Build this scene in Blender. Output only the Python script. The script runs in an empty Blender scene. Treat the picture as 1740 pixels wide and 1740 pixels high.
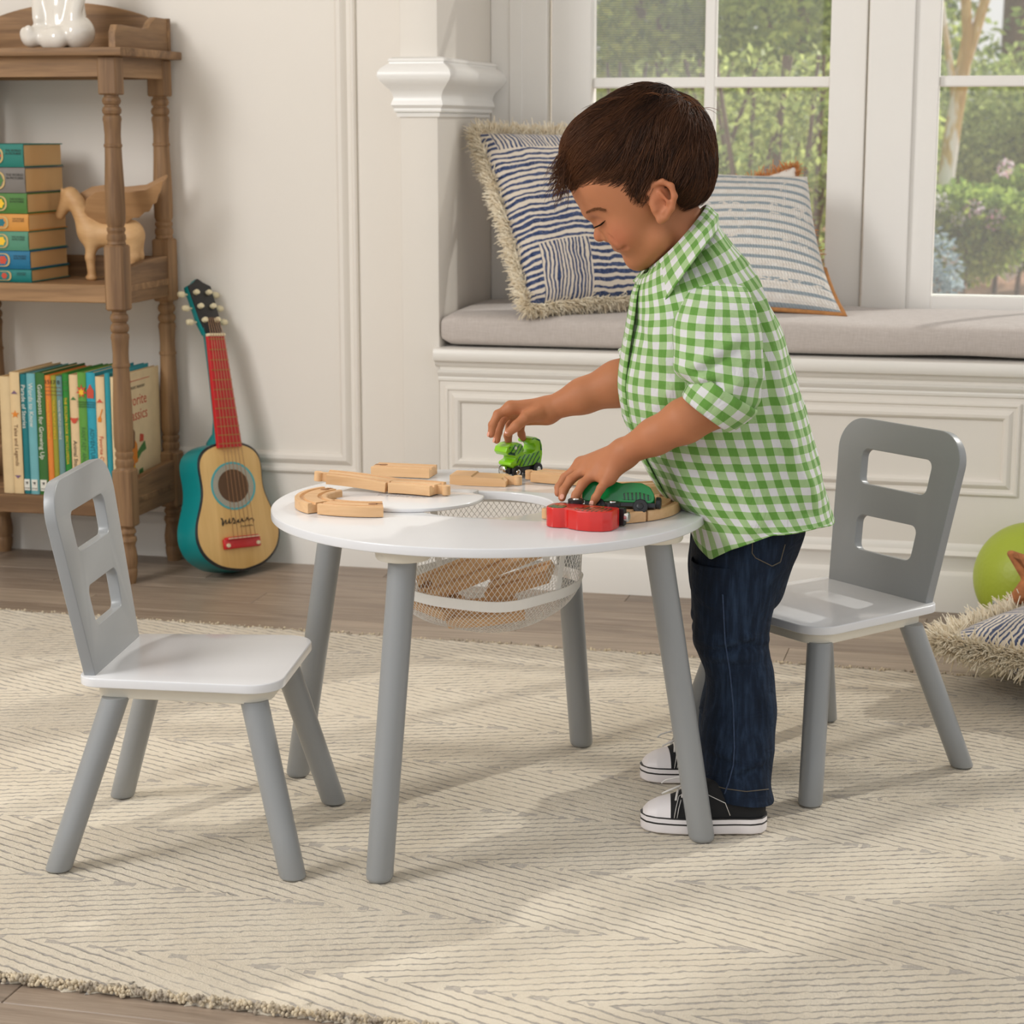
import bpy, bmesh, math, random
import numpy as np
from mathutils import Vector, Matrix, Quaternion, noise

random.seed(7)
RNG = np.random.default_rng(11)
SC = bpy.context.scene
COL = SC.collection

# ------------------------------------------------------------------ camera, sky, sun, area lights, exposure
YAW = math.radians(13.920322)
CAMH, PITCH, FPX = 0.94727, math.radians(10.781267), 3443.05
TCX, TCY = -0.030773, 2.747089           # table centre seen from the camera's foot
cy_, sy_ = math.cos(YAW), math.sin(YAW)
def c2w(x, y, z=0.0):
    """camera-aligned metres (right, forward, up) -> world (X along the window wall, Y towards it); origin = table centre on the rug"""
    a, b = x - TCX, y - TCY
    return Vector((a*cy_ - b*sy_, a*sy_ + b*cy_, z))

cam = bpy.data.cameras.new('camera'); camo = bpy.data.objects.new('camera', cam); COL.objects.link(camo)
camo.location = c2w(0, 0, CAMH)
camo.rotation_euler = (math.pi/2 - PITCH, 0, YAW)
cam.sensor_width = 36.0; cam.lens = 36.0*FPX/1740.0
cam.clip_end = 200
cam.dof.use_dof = True; cam.dof.focus_distance = 2.75; cam.dof.aperture_fstop = 11.0
SC.camera = camo

SC.view_settings.view_transform = 'Standard'; SC.view_settings.look = 'None'
SC.view_settings.exposure = 0.47; SC.view_settings.gamma = 1.0
SC.view_settings.use_curve_mapping = False

wd = bpy.data.worlds.new('world'); SC.world = wd; wd.use_nodes = True
wn = wd.node_tree.nodes; wl = wd.node_tree.links
bgn = wn['Background']
tcw = wn.new('ShaderNodeTexCoord'); sepw = wn.new('ShaderNodeSeparateXYZ'); crw = wn.new('ShaderNodeValToRGB')
wl.new(tcw.outputs['Generated'], sepw.inputs[0]); wl.new(sepw.outputs['Z'], crw.inputs[0])
crw.color_ramp.elements[0].position = 0.0; crw.color_ramp.elements[0].color = (1.0, 0.985, 0.955, 1)
crw.color_ramp.elements[1].position = 0.5; crw.color_ramp.elements[1].color = (0.93, 0.97, 1.0, 1)
wl.new(crw.outputs[0], bgn.inputs[0]); bgn.inputs[1].default_value = 0.62

def light(name, kind, loc, energy, color=(1, 1, 1), size=1.0, size_y=None, target=None, direction=None, angle=None):
    l = bpy.data.lights.new(name, kind); o = bpy.data.objects.new(name, l); COL.objects.link(o)
    l.energy = energy; l.color = color; o.location = loc
    if kind == 'AREA':
        l.size = size
        if size_y: l.shape = 'RECTANGLE'; l.size_y = size_y
    if angle is not None: l.angle = angle
    d = Vector(direction) if direction is not None else Vector(target) - Vector(loc)
    o.rotation_euler = d.to_track_quat('-Z', 'Y').to_euler()
    return o
# low sun through the windows, from behind the right-hand side of the room
light('sun', 'SUN', (4, 5, 4), 3.3, (1.0, 0.965, 0.91), direction=(-0.59, -0.81, -0.74), angle=math.radians(1.3))
# big soft source (added area lamp, stands in for an unseen source) behind the camera on the left
light('soft_light', 'AREA', (-2.3, -1.7, 2.15), 62, (1.0, 0.985, 0.97), 1.4, 1.4, target=(-0.1, 0.9, 0.5))

# ------------------------------------------------------------------ helpers: colour, materials
def lin(c):
    return c/12.92 if c <= 0.04045 else ((c + 0.055)/1.055)**2.4
def rgb(r, g, b, a=1.0):
    return (lin(r/255), lin(g/255), lin(b/255), a)

class NT:
    """small node-graph helper"""
    def __init__(s, mat):
        s.t = mat.node_tree; s.n = s.t.nodes; s.l = s.t.links
    def add(s, kind, **kw):
        nd = s.n.new(kind)
        for k, v in kw.items():
            if k == 'inp':
                for i, val in v.items():
                    if isinstance(val, bpy.types.NodeSocket): s.l.new(val, nd.inputs[i])
                    else: nd.inputs[i].default_value = val
            else: setattr(nd, k, v)
        return nd
    def math(s, op, a, b=0.0, c=None):
        nd = s.n.new('ShaderNodeMath'); nd.operation = op
        for i, v in enumerate((a, b) if c is None else (a, b, c)):
            if isinstance(v, bpy.types.NodeSocket): s.l.new(v, nd.inputs[i])
            else: nd.inputs[i].default_value = v
        return nd.outputs[0]
    def mix(s, f, a, b):
        nd = s.n.new('ShaderNodeMix'); nd.data_type = 'RGBA'
        for i, v in ((0, f), (6, a), (7, b)):
            if isinstance(v, bpy.types.NodeSocket): s.l.new(v, nd.inputs[i])
            else: nd.inputs[i].default_value = v
        return nd.outputs[2]
    def noise(s, vec, scale, detail=3.0, rough=0.5, dist=0.0):
        nd = s.add('ShaderNodeTexNoise'); nd.inputs['Scale'].default_value = scale
        nd.inputs['Detail'].default_value = detail; nd.inputs['Roughness'].default_value = rough
        nd.inputs['Distortion'].default_value = dist
        if vec is not None: s.l.new(vec, nd.inputs['Vector'])
        return nd.outputs[0]
    def ramp(s, f, stops):
        nd = s.add('ShaderNodeValToRGB'); e = nd.color_ramp.elements
        while len(e) < len(stops): e.new(0.5)
        for i, (p, c) in enumerate(stops): e[i].position = p; e[i].color = c
        s.l.new(f, nd.inputs[0]); return nd.outputs[0]
    def mapping(s, vec, scale=(1, 1, 1), rot=(0, 0, 0), loc=(0, 0, 0)):
        nd = s.add('ShaderNodeMapping'); s.l.new(vec, nd.inputs[0])
        nd.inputs['Scale'].default_value = scale; nd.inputs['Rotation'].default_value = rot; nd.inputs['Location'].default_value = loc
        return nd.outputs[0]
    def bump(s, h, strength=0.3, dist=0.002):
        nd = s.add('ShaderNodeBump'); nd.inputs['Strength'].default_value = strength; nd.inputs['Distance'].default_value = dist
        s.l.new(h, nd.inputs['Height']); return nd.outputs[0]

def newmat(name, col, rough=0.5, metal=0.0, coat=0.0, sheen=0.0, spec=None):
    m = bpy.data.materials.new(name); m.use_nodes = True
    b = m.node_tree.nodes['Principled BSDF']
    b.inputs['Base Color'].default_value = col; b.inputs['Roughness'].default_value = rough
    b.inputs['Metallic'].default_value = metal; b.inputs['Coat Weight'].default_value = coat
    b.inputs['Coat Roughness'].default_value = 0.08
    b.inputs['Sheen Weight'].default_value = sheen
    if spec is not None: b.inputs['Specular IOR Level'].default_value = spec
    return m, NT(m), b

def plain(name, col, rough=0.5, var=0.05, scale=6.0, bump=0.0, bscale=200.0, **kw):
    """a painted / plain surface with slight mottling and optional fine relief"""
    m, g, b = newmat(name, col, rough, **kw)
    tc = g.add('ShaderNodeTexCoord').outputs['Object']
    n = g.noise(tc, scale, 4.0)
    dark = tuple(c*(1-var) for c in col[:3]) + (1,); lite = tuple(min(1, c*(1+var)) for c in col[:3]) + (1,)
    g.l.new(g.ramp(n, [(0.3, dark), (0.7, lite)]), b.inputs['Base Color'])
    if bump > 0:
        g.l.new(g.bump(g.noise(tc, bscale, 2.0), bump, 0.001), b.inputs['Normal'])
    return m

def wood(name, c1, c2, rough=0.5, scale=(1, 1, 1), axis='Z', detail=6.0, bump=0.15, coat=0.0, freq=14.0, contrast=(0.35, 0.65)):
    m, g, b = newmat(name, c1, rough, coat=coat)
    tc = g.add('ShaderNodeTexCoord').outputs['Object']
    st = {'X': (0.06, 1, 1), 'Y': (1, 0.06, 1), 'Z': (1, 1, 0.06)}[axis]
    oi = g.add('ShaderNodeObjectInfo').outputs['Random']
    off = g.add('ShaderNodeCombineXYZ', inp={0: g.math('MULTIPLY', oi, 17.0), 1: g.math('MULTIPLY', oi, 31.0), 2: g.math('MULTIPLY', oi, 7.0)}).outputs[0]
    v = g.add('ShaderNodeVectorMath', operation='ADD', inp={0: tc, 1: off}).outputs[0]
    v = g.mapping(v, tuple(a*b_ for a, b_ in zip(st, scale)))
    n1 = g.noise(v, freq, detail, 0.6, 1.2)
    n2 = g.noise(v, freq*9, 3.0, 0.6, 0.3)
    f = g.math('ADD', g.math('MULTIPLY', n1, 0.75), g.math('MULTIPLY', n2, 0.25))
    g.l.new(g.ramp(f, [(contrast[0], c2), (contrast[1], c1)]), b.inputs['Base Color'])
    if bump: g.l.new(g.bump(n2, bump, 0.0006), b.inputs['Normal'])
    return m

# ------------------------------------------------------------------ helpers: geometry
def mesh_from(name, V, F, uv=None, col=None, smooth=True, mats=None, fmat=None):
    me = bpy.data.meshes.new(name)
    V = np.asarray(V, dtype=np.float32)
    if isinstance(F, np.ndarray) and F.ndim == 2:
        n, k = F.shape
        me.vertices.add(len(V)); me.vertices.foreach_set('co', V.ravel())
        me.loops.add(n*k); me.loops.foreach_set('vertex_index', F.astype(np.int32).ravel())
        me.polygons.add(n); me.polygons.foreach_set('loop_start', np.arange(0, n*k, k, dtype=np.int32))
        me.polygons.foreach_set('loop_total', np.full(n, k, dtype=np.int32))
        me.update(calc_edges=True)
    else:
        me.from_pydata([tuple(map(float, v)) for v in V], [], [tuple(int(i) for i in f) for f in F])
    if smooth: me.polygons.foreach_set('use_smooth', np.ones(len(me.polygons), dtype=bool))
    if uv is not None:            # per-vertex uv
        lay = me.uv_layers.new(name='UVMap')
        li = np.zeros(len(me.loops), dtype=np.int32); me.loops.foreach_get('vertex_index', li)
        lay.data.foreach_set('uv', np.asarray(uv, dtype=np.float32)[li].ravel())
    if col is not None:
        a = me.color_attributes.new('Col', 'FLOAT_COLOR', 'POINT')
        c = np.ones((len(V), 4), dtype=np.float32); c[:, :3] = col
        a.data.foreach_set('color', c.ravel())
    me.validate(); me.update()
    return me

def link(name, me, mat=None, parent=None, smooth_angle=None):
    o = bpy.data.objects.new(name, me); COL.objects.link(o)
    if mat is not None:
        for mm in (mat if isinstance(mat, (list, tuple)) else [mat]): me.materials.append(mm)
    if parent is not None: o.parent = parent
    if smooth_angle is not None:
        me.polygons.foreach_set('use_smooth', np.ones(len(me.polygons), dtype=bool))
        try: me.set_sharp_from_angle(angle=math.radians(smooth_angle))
        except Exception: pass
    return o

def obj(name, V, F, mat, parent=None, uv=None, col=None, smooth=True, angle=None):
    return link(name, mesh_from(name, V, F, uv, col, smooth), mat, parent, angle)

def empty(name, loc=(0, 0, 0), rz=0.0, rot=None):
    o = bpy.data.objects.new(name, None); COL.objects.link(o)
    o.location = loc; o.rotation_euler = rot if rot is not None else (0, 0, rz); o.empty_display_size = 0.05
    return o

def tag(o, label=None, cat=None, group=None, kind=None):
    if label: o['label'] = label
    if cat: o['category'] = cat
    if group: o['group'] = group
    if kind: o['kind'] = kind
    return o

def thing(name, label, cat, loc=(0, 0, 0), rz=0.0, group=None, rot=None):
    return tag(empty(name, loc, rz, rot), label, cat, group)

def dup(root, loc=None, rz=None, label=None, rot=None):
    r = root.copy(); COL.objects.link(r)
    if loc is not None: r.location = loc
    if rz is not None: r.rotation_euler = (0, 0, rz)
    if rot is not None: r.rotation_euler = rot
    if label: r['label'] = label
    for ch in list(root.children):
        c = ch.copy(); COL.objects.link(c); c.parent = r
        for g in list(ch.children):
            d = g.copy(); COL.objects.link(d); d.parent = c
    return r

class Bm:
    """collects simple solids into one mesh"""
    def __init__(s): s.b = bmesh.new()
    def box(s, x0, x1, y0, y1, z0, z1, bev=0.0, seg=2, M=None):
        b2 = bmesh.new(); bmesh.ops.create_cube(b2, size=1.0)
        for v in b2.verts:
            v.co = Vector(((x0+x1)/2 + v.co.x*(x1-x0), (y0+y1)/2 + v.co.y*(y1-y0), (z0+z1)/2 + v.co.z*(z1-z0)))
        if bev > 0: bmesh.ops.bevel(b2, geom=b2.edges[:], offset=bev, segments=seg, profile=0.5, affect='EDGES')
        if M is not None: bmesh.ops.transform(b2, matrix=M, verts=b2.verts[:])
        s._join(b2); return s
    def _join(s, b2):
        me = bpy.data.meshes.new('tmp'); b2.to_mesh(me); b2.free(); s.b.from_mesh(me); bpy.data.meshes.remove(me)
    def raw(s, V, F):
        vs = [s.b.verts.new(tuple(map(float, v))) for v in V]
        for f in F:
            try: s.b.faces.new([vs[int(i)] for i in f])
            except ValueError: pass
        return s
    def obj(s, name, mat, parent=None, angle=35, normals=True):
        if normals: bmesh.ops.recalc_face_normals(s.b, faces=s.b.faces[:])
        me = bpy.data.meshes.new(name); s.b.to_mesh(me); s.b.free()
        return link(name, me, mat, parent, angle)

def grid_faces(nr, nc, close_c=False, close_r=False):
    r = np.arange(nr if close_r else nr-1); c = np.arange(nc if close_c else nc-1)
    R, C = np.meshgrid(r, c, indexing='ij'); R = R.ravel(); C = C.ravel()
    R1 = (R+1) % nr; C1 = (C+1) % nc
    return np.stack([R*nc+C, R*nc+C1, R1*nc+C1, R1*nc+C], 1)

def loft(rings, caps=True, close=True):
    """rings: (nr, nc, 3). returns V,F (F list when capped)"""
    rings = np.asarray(rings, dtype=float); nr, nc, _ = rings.shape
    V = rings.reshape(-1, 3); F = [tuple(f) for f in grid_faces(nr, nc, close)]
    if caps:
        F.append(tuple(range(nc-1, -1, -1))); F.append(tuple((nr-1)*nc + i for i in range(nc)))
    return V, F

def lathe(prof, n=24, axis='Z', center=(0, 0, 0), caps=True):
    a = np.linspace(0, 2*math.pi, n, endpoint=False)
    rings = []
    for r, z in prof:
        c = np.stack([r*np.cos(a), r*np.sin(a), np.full(n, z)], 1)
        if axis == 'X': c = c[:, [2, 0, 1]]
        if axis == 'Y': c = c[:, [1, 2, 0]]
        rings.append(c + np.array(center))
    return loft(rings, caps)

def frames(P):
    P = np.asarray(P, dtype=float); T = np.gradient(P, axis=0); T /= np.linalg.norm(T, axis=1)[:, None] + 1e-12
    ref = np.array([0, 0, 1.0]) if abs(T[0][2]) < 0.9 else np.array([1.0, 0, 0])
    N = [np.cross(T[0], ref)]; N[0] /= np.linalg.norm(N[0])
    for i in range(1, len(P)):
        v = N[-1] - T[i]*np.dot(N[-1], T[i]); N.append(v/(np.linalg.norm(v)+1e-12))
    N = np.array(N); B = np.cross(T, N); return T, N, B

def tube(P, r, n=8, caps=True, flat=1.0):
    P = np.asarray(P, dtype=float); T, N, B = frames(P)
    r = np.broadcast_to(np.asarray(r, dtype=float), (len(P),))
    a = np.linspace(0, 2*math.pi, n, endpoint=False)
    rings = P[:, None, :] + r[:, None, None]*(np.cos(a)[None, :, None]*N[:, None, :] + flat*np.sin(a)[None, :, None]*B[:, None, :])
    return loft(rings, caps)

def plate(name, outlines, thick, bev=0.0015, res=2):
    """flat plate from closed 2D outlines (first = rim, others = holes), centred on z=0; returns a mesh"""
    cu = bpy.data.curves.new('tmp', 'CURVE'); cu.dimensions = '2D'; cu.fill_mode = 'BOTH'
    cu.extrude = thick/2 - bev; cu.bevel_depth = bev; cu.bevel_resolution = res; cu.offset = -bev
    for pts in outlines:
        sp = cu.splines.new('POLY'); sp.points.add(len(pts)-1)
        for p, q in zip(sp.points, pts): p.co = (q[0], q[1], 0, 1)
        sp.use_cyclic_u = True
    o = bpy.data.objects.new('tmp', cu); COL.objects.link(o)
    dg = bpy.context.evaluated_depsgraph_get(); dg.update()
    me = bpy.data.meshes.new_from_object(o.evaluated_get(dg)); me.name = name
    bpy.data.objects.remove(o); bpy.data.curves.remove(cu)
    bb = bmesh.new(); bb.from_mesh(me); bmesh.ops.remove_doubles(bb, verts=bb.verts[:], dist=1e-5)
    bmesh.ops.recalc_face_normals(bb, faces=bb.faces[:]); bb.to_mesh(me); bb.free()
    me.materials.clear()
    return me

def rounded(poly, rad, seg=6):
    """rounded polygon; rad scalar or per-corner"""
    P = [np.array(p, dtype=float) for p in poly]; n = len(P); out = []
    rad = [rad]*n if np.isscalar(rad) else rad
    for i in range(n):
        a, b, c = P[i-1], P[i], P[(i+1) % n]; u = (a-b)/np.linalg.norm(a-b); v = (c-b)/np.linalg.norm(c-b)
        th = math.acos(np.clip(np.dot(u, v), -1, 1)); t = rad[i]/math.tan(th/2)
        t = min(t, 0.48*np.linalg.norm(a-b), 0.48*np.linalg.norm(c-b)); r = t*math.tan(th/2)
        cc = b + (u+v)/np.linalg.norm(u+v)*(r/math.sin(th/2))
        p0, p1 = b+u*t, b+v*t; a0 = math.atan2(*(p0-cc)[::-1]); a1 = math.atan2(*(p1-cc)[::-1])
        d = (a1-a0+math.pi) % (2*math.pi) - math.pi
        for k in range(seg+1):
            an = a0 + d*k/seg; out.append((cc[0]+r*math.cos(an), cc[1]+r*math.sin(an)))
    return out

def circle(cx, cy, r, n=48, a0=0.0, a1=2*math.pi):
    return [(cx+r*math.cos(a0+(a1-a0)*i/n), cy+r*math.sin(a0+(a1-a0)*i/n)) for i in range(n)]

def text_mesh(body, size, mat, parent, M, name='lettering', align='CENTER', extrude=0.0002, xscale=1.0):
    cu = bpy.data.curves.new('t', 'FONT'); cu.body = body; cu.size = size; cu.align_x = align; cu.align_y = 'CENTER'
    cu.extrude = extrude; cu.resolution_u = 2
    o = bpy.data.objects.new('t', cu); COL.objects.link(o)
    dg = bpy.context.evaluated_depsgraph_get(); dg.update()
    me = bpy.data.meshes.new_from_object(o.evaluated_get(dg)); me.name = name
    bpy.data.objects.remove(o); bpy.data.curves.remove(cu); me.materials.clear()
    me.transform(M @ Matrix.Diagonal((xscale, 1, 1, 1)))
    return link(name, me, mat, parent)

def basisM(o, x, y, z):
    M = Matrix.Identity(4)
    for i, a in enumerate((x, y, z)):
        a = Vector(a).normalized()
        for k in range(3): M[k][i] = a[k]
    M.translation = Vector(o); return M

# ---- signed-distance modelling: smooth unions, then naive surface nets
def sd_ell(c, r, R=None):
    c = np.array(c, float); r = np.array(r, float); Rm = None if R is None else np.array(R, float)
    def f(p):
        q = p - c
        if Rm is not None: q = q @ Rm          # columns of R = local axes
        k0 = np.linalg.norm(q/r, axis=1); k1 = np.linalg.norm(q/(r*r), axis=1)
        return k0*(k0-1.0)/np.maximum(k1, 1e-9)
    return f, c, r.max()
def sd_cone(a, b, ra, rb):
    a = np.array(a, float); b = np.array(b, float); ba = b-a; L2 = ba@ba
    def f(p):
        t = np.clip(((p-a)@ba)/L2, 0, 1); return np.linalg.norm(p-a-t[:, None]*ba, axis=1) - (ra+(rb-ra)*t)
    return f, (a+b)/2, math.sqrt(L2)/2 + max(ra, rb)
def sd_eval(prims, p):
    """prims: (op, (f,c,R), k); op '+' union, '-' subtract"""
    d = np.full(len(p), 1.0)
    for op, (f, c, R), k in prims:
        m = np.linalg.norm(p-c, axis=1) < R + 0.03
        if not m.any(): continue
        pm = p[m]; e = f(pm); dm = d[m]
        if op == '+':
            if k > 0:
                h = np.maximum(k-np.abs(dm-e), 0)/k; r = np.minimum(dm, e) - h*h*k/4
            else: r = np.minimum(dm, e)
        else:
            e = -e
            if k > 0:
                h = np.maximum(k-np.abs(dm-e), 0)/k; r = np.maximum(dm, e) + h*h*k/4
            else: r = np.maximum(dm, e)
        d[m] = r
    return d
def surface_nets(prims, lo, hi, h, evalf=None):
    ev = evalf or (lambda p: sd_eval(prims, p))
    lo = np.array(lo, float); hi = np.array(hi, float); B = 6
    n = np.maximum(np.ceil((hi-lo)/h/B).astype(int), 1)      # blocks
    bx = [np.arange(k) for k in n]
    G = np.stack(np.meshgrid(*bx, indexing='ij'), -1).reshape(-1, 3)
    cen = lo + (G+0.5)*B*h
    d = ev(cen); act = np.abs(d) < B*h*1.05
    vol = np.where(d < 0, -1.0, 1.0).astype(np.float32).reshape(n)
    vol = vol.repeat(B, 0).repeat(B, 1).repeat(B, 2)
    loc = np.stack(np.meshgrid(*[np.arange(B)]*3, indexing='ij'), -1).reshape(-1, 3)
    GA = G[act]
    for i in range(0, len(GA), 4000):
        idx = (GA[i:i+4000, None, :]*B + loc[None]).reshape(-1, 3)
        vol[idx[:, 0], idx[:, 1], idx[:, 2]] = ev(lo + idx*h)
    s = vol < 0
    c = s[:-1, :-1, :-1].astype(np.int8)
    cnt = np.zeros_like(c)
    for dx in (0, 1):
        for dy in (0, 1):
            for dz in (0, 1):
                cnt += s[dx:s.shape[0]-1+dx, dy:s.shape[1]-1+dy, dz:s.shape[2]-1+dz]
    cells = np.argwhere((cnt > 0) & (cnt < 8))
    cid = np.full(c.shape, -1, dtype=np.int32); cid[cells[:, 0], cells[:, 1], cells[:, 2]] = np.arange(len(cells))
    acc = np.zeros((len(cells), 3)); num = np.zeros(len(cells))
    cor = [np.array((a, b, e)) for a in (0, 1) for b in (0, 1) for e in (0, 1)]
    val = {tuple(q): vol[cells[:, 0]+q[0], cells[:, 1]+q[1], cells[:, 2]+q[2]].astype(float) for q in cor}
    for q in cor:
        for ax in range(3):
            if q[ax]: continue
            q2 = q.copy(); q2[ax] = 1; v0, v1 = val[tuple(q)], val[tuple(q2)]
            m = (v0 < 0) != (v1 < 0); t = v0[m]/(v0[m]-v1[m])
            pt = np.tile(q.astype(float), (m.sum(), 1)); pt[:, ax] += t
            acc[m] += pt; num[m] += 1
    V = lo + (cells + acc/np.maximum(num, 1)[:, None])*h
    Fs = []
    for ax in range(3):
        o1, o2 = [(1, 2), (2, 0), (0, 1)][ax]
        sl0 = [slice(None)]*3; sl1 = [slice(None)]*3; sl0[ax] = slice(0, -1); sl1[ax] = slice(1, None)
        a, b = s[tuple(sl0)], s[tuple(sl1)]
        e = np.argwhere(a != b)
        ok = (e[:, o1] > 0) & (e[:, o2] > 0) & (e[:, o1] < c.shape[o1]) & (e[:, o2] < c.shape[o2]) & (e[:, ax] < c.shape[ax])
        e = e[ok]; flip = a[e[:, 0], e[:, 1], e[:, 2]]
        def cc(d1, d2):
            q = e.copy(); q[:, o1] -= d1; q[:, o2] -= d2; return cid[q[:, 0], q[:, 1], q[:, 2]]
        Q = np.stack([cc(1, 1), cc(0, 1), cc(0, 0), cc(1, 0)], 1)
        Q[~flip] = Q[~flip][:, ::-1]
        Fs.append(Q)
    F = np.concatenate(Fs); F = F[(F >= 0).all(1)]
    return V, F
def laplace(V, F, it=2, lam=0.5):
    V = V.copy(); n = len(V)
    E = np.concatenate([F[:, [0, 1]], F[:, [1, 2]], F[:, [2, 3]], F[:, [3, 0]]]); E = np.concatenate([E, E[:, ::-1]])
    deg = np.bincount(E[:, 0], minlength=n).astype(float)
    for _ in range(it):
        S = np.stack([np.bincount(E[:, 0], weights=V[E[:, 1], k], minlength=n) for k in range(3)], 1)
        V += lam*(S/np.maximum(deg, 1)[:, None] - V)
    return V
def vnoise(P, scale, seed=0.0):
    """cheap smooth pseudo-noise in [-1,1] (sum of rotated sines)"""
    P = np.asarray(P)*scale; r = np.random.default_rng(int(seed*97)+5); o = np.zeros(P.shape[:-1])
    for i in range(7):
        k = r.normal(size=3); k *= (0.6+0.28*i)/np.linalg.norm(k); o += np.sin(P@k*2*math.pi + r.uniform(0, 6.28))/(1+0.25*i)
    return o/3.2
# ================================================================== SETTING
FZ = -0.012                                     # bare floor (rug top is z = 0)
WY, BY, GY = 1.53, 1.41, 1.87                   # left wall, bench front, window plane
WALLC = rgb(229, 223, 214)
M_wall = plain('wall_paint', WALLC, 0.55, 0.015, 1.5, 0.03, 300)
M_trim = plain('trim_paint', rgb(232, 228, 221), 0.32, 0.012, 3.0)
M_cap = plain('capital_paint', rgb(240, 238, 234), 0.25, 0.01, 3.0)
M_ceil = plain('ceiling_paint', rgb(235, 230, 222), 0.7)
M_sash = plain('sash_paint', rgb(243, 240, 235), 0.35, 0.01)

def S(o): o['kind'] = 'structure'; return o
def bx(name, x0, x1, y0, y1, z0, z1, mat, parent=None, bev=0.0):
    return Bm().box(x0, x1, y0, y1, z0, z1, bev).obj(name, mat, parent)

# floor: sub-floor slab with laid planks
M_plank = []
for k, (a, b) in enumerate([((176, 158, 140), (124, 107, 92)), ((154, 137, 121), (108, 94, 82)), ((192, 174, 155), (142, 125, 108))]):
    m, g, bs = newmat('floor_plank_%d' % k, rgb(*a), 0.42)
    tc = g.add('ShaderNodeTexCoord').outputs['Object']; oi = g.add('ShaderNodeObjectInfo').outputs['Random']
    off = g.add('ShaderNodeCombineXYZ', inp={0: g.math('MULTIPLY', oi, 37.0), 1: g.math('MULTIPLY', oi, 11.0), 2: 0.0}).outputs[0]
    v = g.add('ShaderNodeVectorMath', operation='ADD', inp={0: tc, 1: off}).outputs[0]
    n1 = g.noise(g.mapping(v, (1.2, 14, 1)), 2.2, 6, 0.62, 1.6); n2 = g.noise(g.mapping(v, (3, 90, 1)), 3.0, 4, 0.6, 0.2)
    f = g.math('ADD', g.math('MULTIPLY', n1, 0.7), g.math('MULTIPLY', n2, 0.3))
    g.l.new(g.ramp(f, [(0.33, rgb(*b)), (0.5, rgb(*[(p+q)/2 for p, q in zip(a, b)])), (0.68, rgb(*a))]), bs.inputs['Base Color'])
    g.l.new(g.bump(n2, 0.12, 0.0005), bs.inputs['Normal']); M_plank.append(m)
M_sub = plain('sub_floor', rgb(96, 82, 70), 0.8)
floor = S(bx('floor', -2.6, 2.8, -2.2, 1.60, FZ-0.06, FZ-0.0045, M_sub))
PW, PL = 0.098, 0.92
plank_me = {}
def plank(x0, x1, y0):
    L = round(x1-x0, 3)
    if L not in plank_me:
        plank_me[L] = [None]*3
    k = random.randrange(3)
    if plank_me[L][k] is None:
        b2 = Bm().box(0, L, 0, PW, -0.005, 0, 0.0009, 1); me = bpy.data.meshes.new('plank'); b2.b.to_mesh(me); b2.b.free()
        me.materials.append(M_plank[k]); plank_me[L][k] = me
    o = bpy.data.objects.new('plank', plank_me[L][k]); COL.objects.link(o); o.location = (x0, y0, FZ); o.parent = floor
row = 0
y = 1.53 - PW
while y > -1.35:
    if y > 0.72 or y < -0.58:
        offs = [0.0, 0.37, 0.68, 0.19, 0.53][row % 5]
        xa = -2.45 - offs
        while xa < 1.9:
            plank(xa, xa+PL-0.001, y); xa += PL
    y -= PW + 0.0008; row += 1

# walls
wl_ = S(bx('wall_left', -2.6, -0.556, WY, WY+0.12, FZ, 3.3, M_wall))
S(bx('column', -0.556, -0.474, BY, GY, FZ, 3.3, M_wall, None, 0.004))
S(bx('ceiling', -2.6, 3.2, -2.2, 2.1, 3.3, 3.4, M_ceil))
S(bx('wall_side', -2.6, -2.5, -2.2, WY, FZ, 3.3, M_wall))
# window wall: pieces round the openings (visible parts: under sill, left casing wall, pier)
def wallpiece(x0, x1, z0, z1): return (x0, x1, GY+0.02, GY+0.16, z0, z1)
bw = Bm()
for a in [(-0.474, 3.2, -0.012, 0.50), (-0.474, -0.36, 0.50, 3.3), (0.375, 0.44, 0.50, 3.3), (2.25, 3.2, 0.5, 3.3), (-0.474, 3.2, 3.0, 3.3)]:
    bw.box(*wallpiece(*a))
S(bw.obj('wall_back', M_wall))
# profile sweep: list of (out, z) profiles along a polyline of plan points with outward normals (mitred)
def sweep_profile(prof, pts, closed=False):
    """prof: list of (offset, height); pts: plan points; offset goes to the right of travel"""
    P = [np.array(p, float) for p in pts]; n = len(P); rings = []
    for i in range(n):
        d0 = P[i]-P[i-1] if (i > 0 or closed) else P[i+1]-P[i]
        d1 = P[(i+1) % n]-P[i] if (i < n-1 or closed) else d0
        d0 = d0/np.linalg.norm(d0); d1 = d1/np.linalg.norm(d1)
        n0 = np.array((d0[1], -d0[0])); n1 = np.array((d1[1], -d1[0])); m = n0+n1; m /= np.linalg.norm(m); m /= max(0.3, m@n0)
        rings.append([(P[i][0]+m[0]*o, P[i][1]+m[1]*o, z) for o, z in prof])
    rings = np.array(rings)
    V = rings.reshape(-1, 3); F = [tuple(f) for f in grid_faces(n, len(prof), False, closed)]
    if not closed: F += [tuple(range(len(prof))), tuple((n-1)*len(prof)+i for i in range(len(prof)-1, -1, -1))]
    return V, F
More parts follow.
